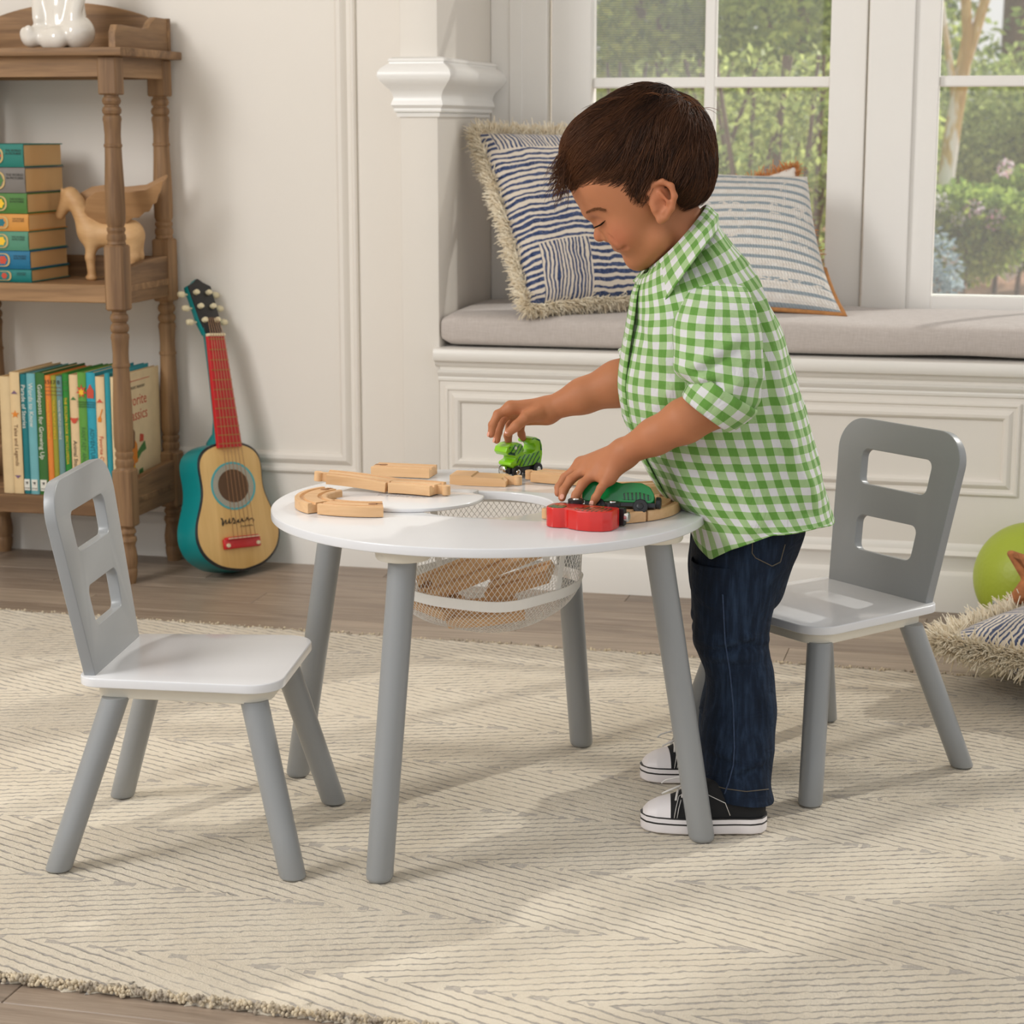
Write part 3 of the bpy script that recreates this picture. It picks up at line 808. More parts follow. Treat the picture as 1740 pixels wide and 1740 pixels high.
track(line((-0.228, 0.197, TZ+e), (-0.138, 0.197, TZ+e), 3), 'straight wooden track piece at the back left rim of the table', None, 'a')
# ramp piece: flat slab with a cut-away end
def ramp(p, q, label):
    p, q = np.array(p, float), np.array(q, float); c = (p+q)/2; r = thing('ramp_track', label, 'toy track', tuple(c), group=TRACK_GROUP)
    d = (q-p); L = np.linalg.norm(d); d /= L; s = np.array((-d[1], d[0], 0)); rings = []
    for t, h in ((-0.5, TH), (-0.12, TH), (-0.10, TH*0.86), (0.18, TH*0.84), (0.42, TH*0.84), (0.5, TH*0.55)):
        rings.append([d*L*t-s*TW/2, d*L*t+s*TW/2, d*L*t+s*TW/2+np.array((0, 0, h)), d*L*t-s*TW/2+np.array((0, 0, h))])
    V, F = loft(rings); obj('body', V, [f[::-1] for f in F], M_beech, r, angle=30)
    M = basisM(d*L/2, d, s, (0, 0, 1)); b2 = Bm().box(-0.006, 0.010, -0.0028, 0.0028, 0.0003, TH-0.002, 0, 1, M)
    Vp, Fp = lathe([(0.0062, 0.0003), (0.0062, TH-0.0016), (0.0054, TH-0.0008)], 16); b2.raw([M @ Vector(v+np.array((0.0135, 0, 0))) for v in Vp], Fp); b2.obj('peg', M_beech, r, 40)
ramp((-0.095, 0.155, TZ+e), (-0.012, 0.157, TZ+e), 'wooden ramp piece in the middle back of the table, peg towards the green car')
track(line((0.020, 0.203, TZ+e), (0.122, 0.190, TZ+e), 6, -0.004), 'wooden track piece behind the boy\'s left hand, beside the light green car', 'a', None)
track(arc(0.143, 0.006, 0.0985, 252, 318, TZ+e), 'curved wooden track piece under the red toy car', 'a', None)
track(arc(0.143, 0.006, 0.0985, 319, 388, TZ+e), 'curved wooden track piece against the boy\'s shirt at the right rim', None, 'b')
track(line((0.120, 0.110, TZ+e), (0.214, 0.142, TZ+e), 6, -0.006), 'wooden track piece lying behind the dark green car', None, None)
# pieces stored in the net pouch
G2 = 'track pieces in the net pouch'
track(line((-0.080, -0.062, 0.3180), (0.090, -0.012, 0.3900), 6), 'long wooden track piece slanting up to the right in the net pouch', None, 'a', G2, up=(0.1, -0.6, 0.8))
track(line((-0.090, -0.040, 0.3050), (-0.030, -0.070, 0.2960), 4), 'short wooden track piece at the left in the bottom of the net', None, None, G2, up=(0.1, -0.5, 0.85))
track(arc(-0.02, 0.060, 0.120, 262, 306, 0.2860, 0.2960), 'curved wooden track piece lowest in the net pouch', None, None, G2, up=(0.0, -0.5, 0.86))
track(line((-0.010, 0.050, 0.296), (0.080, 0.040, 0.330), 4), 'wooden track piece at the back of the net pouch', None, None, G2, up=(-0.2, -0.3, 0.9))

# ================================================================== TOY CARS
M_blk = plain('black_plastic', rgb(28, 28, 30), 0.35)
M_chr, _g, _b = newmat('chrome', rgb(220, 218, 214), 0.12, 1.0)
def paint(name, a, b=None, scale=40, rot=0.6, thr=0.55):
    m, g, bs = newmat(name, a, 0.22, coat=0.4)
    if b:
        tc = g.add('ShaderNodeTexCoord').outputs['Object']
        wv = g.add('ShaderNodeTexWave', wave_type='BANDS', bands_direction='X', inp={'Vector': g.mapping(tc, (1, 1, 1), (0, rot, 0)), 'Scale': scale, 'Distortion': 1.6, 'Detail': 1.0, 'Detail Scale': 1.0})
        g.l.new(g.mix(g.math('GREATER_THAN', wv.outputs['Fac'], thr), a, b), bs.inputs['Base Color'])
    return m
M_lime = paint('lime_paint', rgb(138, 204, 24)); M_limes = paint('lime_stripes', rgb(112, 184, 26), rgb(26, 92, 44), 46, 0.7, 0.74)
M_dteal = paint('dark_teal_paint', rgb(12, 82, 62)); M_dgreen = paint('dark_green_paint', rgb(10, 122, 58)); M_dgst = paint('dark_green_stripes', rgb(10, 112, 52), rgb(12, 50, 30), 60, 0.2, 0.6)
M_red = paint('red_paint', rgb(206, 32, 26)); M_reds = paint('red_stripes', rgb(200, 60, 50), rgb(74, 60, 50), 52, 0.1, 0.55)
M_eyew = plain('eye_white', rgb(235, 235, 230), 0.3)
def side_plate(name, outline, th, mat, parent, M, bev=0.0012):
    me = plate(name, [outline], th, bev, 2); me.transform(M); return link(name, me, mat, parent, 55)
def wheel(parent, M, r=0.0095, w=0.006, hubm=None):
    V, F = lathe([(r*0.55, 0), (r, 0.0008), (r, w-0.0008), (r*0.9, w), (r*0.45, w)], 20); b2 = Bm().raw([M @ Vector(v) for v in V], F); wh = b2.obj('wheel', M_blk, parent, 35)
    V, F = lathe([(r*0.46, w-0.0002), (r*0.42, w+0.0010), (r*0.2, w+0.0016)], 16); Bm().raw([M @ Vector(v) for v in V], F).obj('hub', hubm or M_chr, wh, 35)
# light green dinosaur-like car, standing; local +x = nose
gc = thing('toy_car', 'light green wooden animal car with curled tail standing at the back of the table', 'toy car', (-0.014, 0.238, TZ), math.radians(238), 'painted wooden toy cars')
Mv = basisM((0, 0, 0), (1, 0, 0), (0, 0, 1), (0, -1, 0))
Bm().box(-0.033, 0.034, -0.0115, 0.0115, 0.0065, 0.0155, 0.001, 1).obj('chassis', M_blk, gc, 35)
bodyp = [(-0.030, 0.0155), (0.028, 0.0155), (0.034, 0.0205), (0.033, 0.0245), (0.024, 0.0275), (0.0225, 0.032), (0.038, 0.0355), (0.043, 0.041), (0.040, 0.048), (0.030, 0.0525), (0.018, 0.0530), (0.010, 0.0500), (0.007, 0.0430), (0.0065, 0.0370), (0.000, 0.0340),
         (-0.010, 0.0345), (-0.0175, 0.0380), (-0.0190, 0.0440), (-0.0150, 0.0490), (-0.0075, 0.0490), (-0.0060, 0.0530), (-0.0100, 0.0565), (-0.0200, 0.0570), (-0.0285, 0.0525), (-0.0325, 0.0440), (-0.0330, 0.0300)]
side_plate('body', rounded(bodyp, 0.0022, 3), 0.026, M_lime, gc, Mv)
def decal(poly, mat, name='stripes'):
    for sy in (1, -1):
        me = plate(name, [rounded(poly, 0.0015, 3)], 0.0008, 0.0002, 1); me.transform(Matrix.Translation((0, sy*0.0131, 0)) @ Mv); link(name, me, mat, gc, 40)
decal([(-0.028, 0.0165), (0.020, 0.0165), (0.0215, 0.030), (0.006, 0.034), (-0.010, 0.033), (-0.027, 0.036)], M_limes)
decal([(0.006, 0.040), (0.024, 0.034), (0.038, 0.040), (0.036, 0.048), (0.018, 0.0515), (0.009, 0.048)], M_limes)
decal([(0.022, 0.0335), (0.040, 0.0375), (0.036, 0.041), (0.026, 0.039)], M_dteal)
decal([(-0.0315, 0.036), (-0.029, 0.036), (-0.027, 0.050), (-0.016, 0.0555), (-0.0065, 0.0530), (-0.014, 0.0565), (-0.027, 0.0530)], M_dteal)
for sy in (1, -1):
    V, F = lathe([(0.0024, 0), (0.0024, 0.001)], 14); Bm().raw([(0.0235+v[0], sy*(0.0133+v[2]), 0.0455+v[1]) for v in V], F).obj('eye', M_eyew, gc, 30)
    for xx in (0.021, -0.021): wheel(gc, basisM((xx, sy*0.0105, 0.0095), (1, 0, 0), (0, 0, sy*-1.0), (0, sy, 0)))
for sx in (1, -1):
    V, F = lathe([(0.0068, 0), (0.0068, 0.004), (0.0050, 0.0050)], 18); Bm().raw([(sx*(0.034+v[2]), v[0], 0.0118+v[1]) for v in V], F).obj('magnet', M_chr, gc, 30)
# red car lying on its side
rc = thing('toy_car', 'red wooden animal car lying on its side under the boy\'s left hand', 'toy car', (0.160, -0.128, TZ), math.radians(-10), 'painted wooden toy cars')
redp = [(-0.050, 0.020), (-0.050, -0.008), (-0.046, -0.017), (-0.036, -0.021), (-0.026, -0.020), (-0.019, -0.016), (-0.014, -0.020), (0.000, -0.026), (0.018, -0.027), (0.034, -0.022), (0.043, -0.012), (0.044, 0.004), (0.043, 0.020)]
side_plate('body', rounded(redp, 0.012, 7), 0.0255, M_red, rc, Matrix.Translation((0, 0, 0.0133)))
side_plate('stripes', rounded([(-0.012, -0.013), (0.004, -0.022), (0.022, -0.022), (0.036, -0.013), (0.038, 0.006), (0.012, 0.008)], 0.004, 4), 0.0008, M_reds, rc, Matrix.Translation((0, 0, 0.0262)), 0.0002)
side_plate('face', rounded([(-0.046, -0.012), (-0.036, -0.017), (-0.024, -0.014), (-0.024, 0.002), (-0.044, 0.002)], 0.004, 4), 0.0008, M_dgst, rc, Matrix.Translation((0, 0, 0.0262)), 0.0002)
Bm().box(-0.046, 0.048, 0.020, 0.029, 0.0015, 0.0250, 0.001, 1).obj('chassis', M_blk, rc, 35)
for xx in (-0.024, 0.028):
    for zz, s in ((0.0245, 1), (0.0068, -1)): wheel(rc, basisM((xx, 0.030, zz), (1, 0, 0), (0, s, 0), (0, 0, s)), 0.0105)
V, F = lathe([(0.0066, 0), (0.0066, 0.004), (0.005, 0.005)], 18); Bm().raw([(0.048+v[2], 0.0245+v[0], 0.0133+v[1]) for v in V], F).obj('magnet', M_chr, rc, 30)
# dark green car behind it, on its side too, under the fingers
dc = thing('toy_car', 'dark green wooden car lying behind the red one, held by the boy\'s left hand', 'toy car', (0.196, -0.058, TZ+0.0155), math.radians(3), 'painted wooden toy cars')
dgp = [(-0.052, 0.000), (-0.052, 0.014), (-0.046, 0.024), (-0.032, 0.030), (-0.014, 0.0295), (0.000, 0.026), (0.012, 0.0275), (0.026, 0.0275), (0.038, 0.022), (0.044, 0.012), (0.044, 0.000)]
Mg = basisM((0, 0, 0.003), (1, 0, 0), (0, 0.45, 0.89), (0, -0.89, 0.45))
side_plate('body', rounded(dgp, 0.010, 6), 0.027, M_dgreen, dc, Mg)
side_plate('stripes', rounded([(0.000, 0.003), (0.040, 0.003), (0.040, 0.010), (0.026, 0.014), (0.004, 0.013)], 0.003, 3), 0.0008, M_dgst, dc, Mg @ Matrix.Translation((0, 0, 0.0138)), 0.0002)
me = Bm().box(-0.048, 0.046, -0.006, 0.001, -0.012, 0.012, 0.001, 1, Mg); me.obj('chassis', M_blk, dc, 35)
for xx in (-0.030, 0.027):
    for s in (1, -1): wheel(dc, Mg @ basisM((xx, -0.006, s*0.0115), (1, 0, 0), (0, s, 0), (0, 0, s)), 0.0100, 0.006, M_blk)
V, F = lathe([(0.008, 0), (0.008, 0.005), (0.0062, 0.0065)], 18); Bm().raw([Mg @ Vector((0.046+v[2], 0.004+v[0], v[1])) for v in V], F).obj('magnet', M_blk, dc, 30)
# ================================================================== BOOKSHELF (turned posts, three tiers)
M_oak = wood('weathered_oak', rgb(164, 127, 88), rgb(108, 79, 51), 0.6, axis='X', freq=13, bump=0.3, contrast=(0.38, 0.62))
M_oakz = wood('weathered_oak_post', rgb(162, 126, 88), rgb(108, 79, 52), 0.6, axis='Z', freq=13, bump=0.3, contrast=(0.38, 0.62))
M_oaky = wood('weathered_oak_side', rgb(160, 125, 88), rgb(106, 78, 52), 0.6, axis='Y', freq=13, bump=0.3, contrast=(0.38, 0.62))
SX0, SX1, SY0, SY1 = -1.560, -1.100, 1.225, 1.510
shelf = thing('bookshelf', 'weathered brown wooden bookshelf with turned posts against the left wall', 'bookshelf', (-1.33, 1.36, FZ))
SHT = Matrix.Translation(-shelf.location)
def sh(b2, name, mat, angle=35):
    o = b2.obj(name, mat, None, angle); o.data.transform(SHT); o.parent = shelf; return o
def post_profile():
    up = [(1.012, .0175), (1.010, .0150), (1.006, .0150), (1.004, .0175), (0.998, .0195), (0.992, .0175), (0.990, .0150), (0.987, .0150), (0.985, .0180), (0.979, .0200), (0.973, .0185), (0.970, .0155), (0.967, .0185), (0.961, .0195),
          (0.954, .0180), (0.930, .0165), (0.912, .0172), (0.910, .0190), (0.906, .0190), (0.904, .0172), (0.880, .0178), (0.830, .0200), (0.775, .0208), (0.752, .0200), (0.746, .0175), (0.743, .0165), (0.741, .0190), (0.736, .0195), (0.732, .0175),
          (0.729, .0170), (0.726, .0195), (0.718, .0200), (0.713, .0180), (0.711, .0185), (0.708, .0195), (0.704, .0180)]
    return up
def add_post(x, y):
    b2 = Bm(); r = 0.0205
    b2.box(x-r, x+r, y-r, y+r, 1.010, 1.087, 0.003, 1).box(x-r-.001, x+r+.001, y-r-.001, y+r+.001, 0.570, 0.706, 0.004, 1).box(x-r-.001, x+r+.001, y-r-.001, y+r+.001, 0.112, 0.236, 0.004, 1)
    V, F = lathe([(rr, z) for z, rr in post_profile()], 28, center=(x, y, 0)); b2.raw(V, F)
    lo = [(0.570-(1.012-z)*(0.340/0.308), rr) for z, rr in post_profile()]
    V, F = lathe([(rr, z) for z, rr in lo], 28, center=(x, y, 0)); b2.raw(V, F)
    foot = [(0.114, .0185), (0.108, .0160), (0.104, .0190), (0.099, .0195), (0.095, .0165), (0.091, .0160), (0.088, .0195), (0.081, .0205), (0.076, .0180), (0.070, .0165), (0.060, .0185), (0.045, .0205), (0.030, .0200), (0.022, .0180), (0.018, .0195), (0.005, .0185), (FZ, .0150)]
    V, F = lathe([(rr, z) for z, rr in foot], 28, center=(x, y, 0)); b2.raw(V, F)
    sh(b2, 'post', M_oakz, 30)
for x in (SX0+0.0205, SX1-0.0205):
    for y in (SY0+0.0205, SY1-0.0205): add_post(x, y)
sh(Bm().box(SX0-0.022, SX1+0.022, SY0-0.020, SY1+0.008, 1.087, 1.104, 0.003, 2), 'top_board', M_oak)
sh(Bm().box(SX0+0.038, SX1-0.038, SY0+0.006, SY0+0.022, 1.046, 1.088, 0.001, 1), 'apron', M_oak)
sh(Bm().box(SX0+0.038, SX1-0.038, SY1-0.022, SY1-0.006, 1.046, 1.088, 0.001, 1), 'apron', M_oak)
for x in (SX0+0.004, SX1-0.020): sh(Bm().box(x, x+0.016, SY0+0.038, SY1-0.038, 1.046, 1.088, 0.001, 1), 'apron', M_oaky)
def shelf_plate(out, th, M, name, mat, bev=0.002):
    me = plate(name, [out], th, bev, 2); me.transform(M); me.transform(SHT); return link(name, me, mat, shelf, 40)
# gallery on top: arched back board and stepped side boards
arch = [(SX0, 0.0)] + [(SX0, 0.070), (SX0+0.045, 0.070)] + [(SX0+0.045+(SX1-SX0-0.09)*t, 0.072+0.034*math.sin(math.pi*t)**0.8) for t in np.linspace(0.03, 0.97, 25)] + [(SX1-0.045, 0.070), (SX1, 0.070), (SX1, 0.0)]
shelf_plate(arch, 0.016, basisM((0, SY1-0.006, 1.104), (1, 0, 0), (0, 0, 1), (0, -1, 0)), 'back_board', M_oak)
side = [(SY0+0.010, 0.0), (SY0+0.010, 0.030), (SY0+0.022, 0.046)] + [(SY0+0.03+0.13*t, 0.047-0.004*t) for t in (0.1, 0.5, 0.9)] + [(SY0+0.178, 0.046), (SY0+0.190, 0.058), (SY0+0.215, 0.070), (SY1-0.002, 0.069), (SY1-0.002, 0.0)]
for x in (SX0+0.010, SX1-0.010): shelf_plate(side, 0.016, basisM((x, 0, 1.104), (0, 1, 0), (0, 0, 1), (1, 0, 0)), 'side_board', M_oaky)
for z0, z1 in ((0.586, 0.622), (0.133, 0.171)):
    sh(Bm().box(SX0+0.004, SX1-0.004, SY0+0.004, SY1-0.004, z1-0.016, z1, 0.002, 1), 'shelf_board', M_oak)
    sh(Bm().box(SX0+0.040, SX1-0.040, SY0+0.003, SY0+0.020, z0, z1+0.0015, 0.002, 1), 'front_rail', M_oak)
    rail = [(SY0+0.038, z0-0.004), (SY0+0.038, z1+0.034)] + [(SY0+0.05+0.18*t, z1+0.036+0.012*math.sin(t*math.pi/2)) for t in (0, 0.2, 0.5, 0.8, 1)] + [(SY1-0.036, z1+0.048), (SY1-0.036, z0-0.004)]
    for x in (SX0+0.014, SX1-0.014): shelf_plate(rail, 0.018, basisM((x, 0, 0), (0, 1, 0), (0, 0, 1), (1, 0, 0)), 'side_rail', M_oaky)
    sh(Bm().box(SX0+0.040, SX1-0.040, SY1-0.020, SY1-0.006, z0, z1+0.045, 0.002, 1), 'back_rail', M_oak)

# ------------------------------------------------------------------ books
M_page, g, bs = newmat('page_block', rgb(214, 190, 150), 0.85)
tc = g.add('ShaderNodeTexCoord').outputs['Object']
wv = g.noise(g.mapping(tc, (4, 4, 900)), 1.0, 2)
g.l.new(g.ramp(wv, [(0.35, rgb(206, 158, 102)), (0.65, rgb(240, 206, 150))]), bs.inputs['Base Color'])
M_ink = plain('black_ink', rgb(40, 36, 34), 0.6); M_wht = plain('white_ink', rgb(225, 222, 210), 0.6); M_redink = plain('red_ink', rgb(198, 74, 50), 0.6)
M_brnink = plain('brown_ink', rgb(120, 84, 56), 0.6); M_orink = plain('orange_ink', rgb(222, 132, 40), 0.6); M_grnink = plain('green_ink', rgb(70, 120, 60), 0.6); M_yel = plain('yellow_ink', rgb(238, 190, 40), 0.6); M_tealink = plain('teal_ink', rgb(30, 110, 120), 0.6)
_cloth = {}
def cloth(c):
    if c not in _cloth: _cloth[c] = plain('book_cloth_%d_%d_%d' % c, rgb(*c), 0.6, 0.05, 30, 0.1, 900)
    return _cloth[c]
def book(label, w, dpt, hgt, col, group, loc, rot=None, rounded_spine=True):
    """upright book: x thickness w, spine faces -y at y=0, depth dpt, height hgt; origin bottom centre of the spine"""
    r = thing('book', label, 'book', loc, group=group, rot=rot)
    cv = Bm(); t = 0.0022
    cv.box(-w/2, -w/2+t, 0.003, dpt, 0, hgt, 0.0006, 1).box(w/2-t, w/2, 0.003, dpt, 0, hgt, 0.0006, 1)
    n = 8; bul = 0.003 if rounded_spine else 0.0006
    ring = [(-w/2+w*i/n, 0.0035-bul*math.sin(math.pi*i/n)**0.6 if 0 < i < n else 0.0035) for i in range(n+1)] + [(w/2, 0.0055), (-w/2, 0.0055)]
    V, F = loft([[(x, y, z) for x, y in ring] for z in (0, hgt)]); cv.raw(V, [f[::-1] for f in F])
    cv.obj('cover', cloth(col), r, 40)
    Bm().box(-w/2+t, w/2-t, 0.0056, dpt-0.004, 0.003, hgt-0.003).obj('pages', M_page, r, 30)
    return r
def spine_text(r, body, size, z, mat, w, vertical=True, xs=1.0, y=-0.0006):
    if vertical: M = basisM((0, y, z), (0, 0, -1), (1, 0, 0), (0, -1, 0))
    else: M = basisM((0, y, z), (1, 0, 0), (0, 0, 1), (0, -1, 0))
    return text_mesh(body, size, mat, r, M, 'lettering', 'LEFT' if vertical else 'CENTER', 0.00015, xs)
def spine_patch(r, w, z0, z1, mat, name='spine_label', y=-0.0002):
    return Bm().box(-w/2, w/2, y-0.0003, y+0.002, z0, z1).obj(name, mat, r)
def blob(r, pts, mat, z, name='spine_picture', s=1.0, y=-0.0004):
    me = plate(name, [[(p[0]*s, p[1]*s) for p in pts]], 0.0006, 0.0001, 0); me.transform(basisM((0, y, z), (1, 0, 0), (0, 0, 1), (0, -1, 0))); return link(name, me, mat, r)
def starpts(n, a, b, k=1.0): return [((a if i % 2 == 0 else b)*math.cos(math.pi*i/n+1.57), k*(a if i % 2 == 0 else b)*math.sin(math.pi*i/n+1.57)) for i in range(2*n)]
GB = 'upright books on the lowest shelf'
ZB, YB = 0.1715, 1.246
PXM = 1/0.001187 if False else 863.0           # pixels per metre at that depth (for the spine widths only)
specs = [  # width px, height, colour, label
    (22, 0.252, (216, 190, 146), 'plain cream book leaning in at the left end of the upright row'),
    (20, 0.262, (220, 192, 146), 'cream book titled Tales and Legends with a purple ornament'),
    (13.5, 0.258, (10, 112, 118), 'dark teal book titled Parade of Stories'),
    (17.5, 0.260, (108, 170, 176), 'pale blue book titled Words to Know'),
    (19, 0.262, (52, 104, 44), 'dark green book titled Guideposts for Growing Up'),
    (12, 0.257, (222, 128, 50), 'thin orange book numbered 15'),
    (11, 0.257, (150, 146, 44), 'thin olive book numbered 17'),
    (12, 0.256, (104, 140, 140), 'thin grey-blue book numbered 8'),
    (13, 0.262, (38, 128, 44), 'thin bright green book with small yellow title'),
    (18, 0.260, (222, 192, 148), 'cream book with a red animal head on its spine'),
    (17, 0.266, (92, 150, 58), 'leaf green book with a flame picture on its spine'),
    (18, 0.266, (40, 154, 174), 'turquoise book with a red lantern picture on its spine'),
    (18, 0.258, (224, 196, 152), 'cream book with a guitar picture on its spine beside the front post'),
    (11, 0.266, (36, 146, 160), 'thin turquoise book hidden partly by the front post'),
    (11, 0.258, (226, 202, 160), 'cream book titled Favorite Classics with its illustrated cover towards the room')]
x = -1.406
bookroots = []
for i, (wpx, hh, colr, lab) in enumerate(specs):
    w = wpx/PXM; r = book(lab, w-0.0006, 0.225 if i == 14 else 0.200, hh, colr, GB, (x+w/2, YB+RNG.uniform(-0.001, 0.002), ZB)); x += w; bookroots.append(r)
XEND = x
b = bookroots
orn = [(-0.006, 0), (0.006, 0), (0.003, 0.003), (0, 0.006), (-0.003, 0.003)]
M_purp = plain('purple_ink', rgb(120, 92, 120), 0.6)
spine_text(b[1], 'Tales and Legends', 0.0122, 0.150, M_brnink, 0); blob(b[1], orn, M_purp, 0.216, s=1.2); blob(b[1], orn, M_purp, 0.040, s=-1.2); blob(b[1], starpts(5, 0.010, 0.004, 0.9), M_orink, 0.172)
spine_text(b[2], 'Parade of Stories', 0.0136, 0.236, M_wht, 0); spine_text(b[3], 'Words to Know', 0.0140, 0.240, M_wht, 0); spine_text(b[4], 'Guideposts for Growing Up', 0.0142, 0.238, M_wht, 0)
fig = [(-0.0040, -0.0045), (-0.0005, -0.001), (-0.004, 0.003), (0, 0.0018), (0.0008, 0.0045), (0.002, 0.0018), (0.0048, 0.003), (0.002, -0.001), (0.003, -0.0045), (0.001, -0.002), (-0.001, -0.002)]
for k, wd in ((2, 0.0125), (3, 0.0135), (4, 0.0145)):
    spine_patch(b[k], wd, 0.008, 0.032, M_wht); blob(b[k], fig, M_ink, 0.024, 'emblem', 0.9, -0.0012); spine_text(b[k], 'GROLIER', 0.0032, 0.0125, M_ink, 0, False, y=-0.0009)
for k, s, ti in ((5, '15', 'YOUNG PEOPLE\'S SCIENCE'), (6, '17', 'YOUNG PEOPLE\'S SCIENCE'), (7, '8', 'YOUNG PEOPLE\'S SCIENCE')):
    spine_text(b[k], s, 0.0125, 0.243, M_ink, 0, False); spine_text(b[k], ti, 0.0070, 0.206, M_wht if k == 7 else M_yel, 0)
    for zz in (0.232, 0.224, 0.216): spine_patch(b[k], 0.0105, zz, zz+0.0008, M_brnink, 'rule')
spine_text(b[8], 'THE GOLDEN BOOK ENCYCLOPEDIA', 0.0085, 0.212, M_yel, 0)
for zz in (0.244, 0.238, 0.226): spine_patch(b[8], 0.010, zz, zz+0.0015, M_grnink, 'rule')
blob(b[9], [(-0.009, 0.006), (-0.005, 0.004), (0.005, 0.004), (0.009, 0.006), (0.008, 0.001), (0.004, -0.006), (0, -0.008), (-0.004, -0.006), (-0.008, 0.001)], M_redink, 0.164); spine_text(b[9], 'Animal Stories', 0.0125, 0.120, M_ink, 0); blob(b[9], orn, M_grnink, 0.207, s=1.1)
blob(b[10], starpts(7, 0.0125, 0.006, 1.25), M_redink, 0.226); blob(b[10], starpts(6, 0.0075, 0.004, 1.2), M_yel, 0.224, y=-0.0011); spine_text(b[10], 'FANTASY AND FUN', 0.0120, 0.150, M_grnink, 0)
blob(b[11], [(-0.007, -0.012), (0.007, -0.012), (0.008, 0.004), (0.004, 0.010), (0.001, 0.017), (-0.001, 0.017), (-0.004, 0.010), (-0.008, 0.004)], M_redink, 0.224); spine_text(b[11], 'ADVENTURES', 0.0130, 0.148, M_tealink, 0)
for k in (10, 11):
    for zz in (0.203, 0.198, 0.193): spine_text(b[k], 'THE MAGIC' if zz > 0.2 else 'TREASURY', 0.0042, zz, M_ink, 0, False)
blob(b[12], starpts(3, 0.009, 0.004, 0.6), M_redink, 0.206); blob(b[12], [(-0.005, -0.014), (0.002, -0.014), (0.003, -0.006), (0.001, -0.002), (0.006, 0.013), (0.004, 0.014), (-0.001, -0.001), (-0.006, -0.007)], M_orink, 0.176); spine_text(b[12], 'Favorite Classics', 0.0120, 0.132, M_redink, 0)
# illustrated right-hand cover of the last book
lb = b[14]; wl2 = (specs[14][0]/PXM-0.0006)/2
Mc = lambda y, z: basisM((wl2+0.0003, y, z), (0, 1, 0), (0, 0, 1), (1, 0, 0))
text_mesh('Favorite', 0.034, M_redink, lb, Mc(0.095, 0.196), 'lettering', 'CENTER', 0.0001, 1.1); text_mesh('Classics', 0.034, M_redink, lb, Mc(0.100, 0.164), 'lettering', 'CENTER', 0.0001, 1.1)
text_mesh('CHILDREN\'S TREASURY', 0.0085, M_ink, lb, Mc(0.10, 0.224), 'lettering', 'CENTER', 0.0001, 1.1)
def cov(pts, mat, y, z, s=1.0, k=0.0):
    me = plate('cover_picture', [rounded([(p[0]*s, p[1]*s) for p in pts], 0.0025, 3)], 0.0005, 0.0001, 0); M = Mc(y, z); M.translation.x += k; me.transform(M); link('cover_picture', me, mat, lb)
Bm().box(wl2, wl2+0.0005, 0.02, 0.175, 0.2385, 0.2397).obj('rule', M_redink, lb)
cov(starpts(3, 0.012, 0.006, 0.8), M_redink, 0.07, 0.241)
cov([(-0.022, -0.03), (0.020, -0.03), (0.026, 0.0), (0.010, 0.022), (-0.014, 0.018), (-0.026, 0.0)], M_redink, 0.060, 0.062, 1.0); cov([(-0.014, -0.026), (0.016, -0.022), (0.014, 0.016), (0.0, 0.030), (-0.012, 0.014)], M_orink, 0.085, 0.085, 1.0, 0.0004)
cov([(-0.012, -0.016), (0.012, -0.016), (0.016, 0.010), (-0.004, 0.018)], M_tealink, 0.045, 0.100, 1.0, 0.0008); cov([(-0.010, -0.03), (0.006, -0.028), (0.010, 0.014), (-0.002, 0.026)], M_brnink, 0.080, 0.118, 0.8, 0.0010); cov([(-0.02, -0.012), (0.0, 0.0), (0.022, 0.004), (0.016, 0.022), (-0.004, 0.012), (-0.020, 0.004)], M_grnink, 0.120, 0.080, 1.1, 0.0008); cov([(-0.010, -0.014), (0.010, -0.012), (0.008, 0.014), (-0.008, 0.012)], M_grnink, 0.115, 0.030, 1.2, 0.0006); cov([(-0.008, -0.008), (0.010, -0.006), (0.006, 0.010)], M_yel, 0.075, 0.050, 1.2, 0.0012); cov([(-0.01, -0.008), (0.01, -0.008), (0.012, 0.006), (-0.006, 0.010)], M_redink, 0.122, 0.112, 1.0, 0.0004)
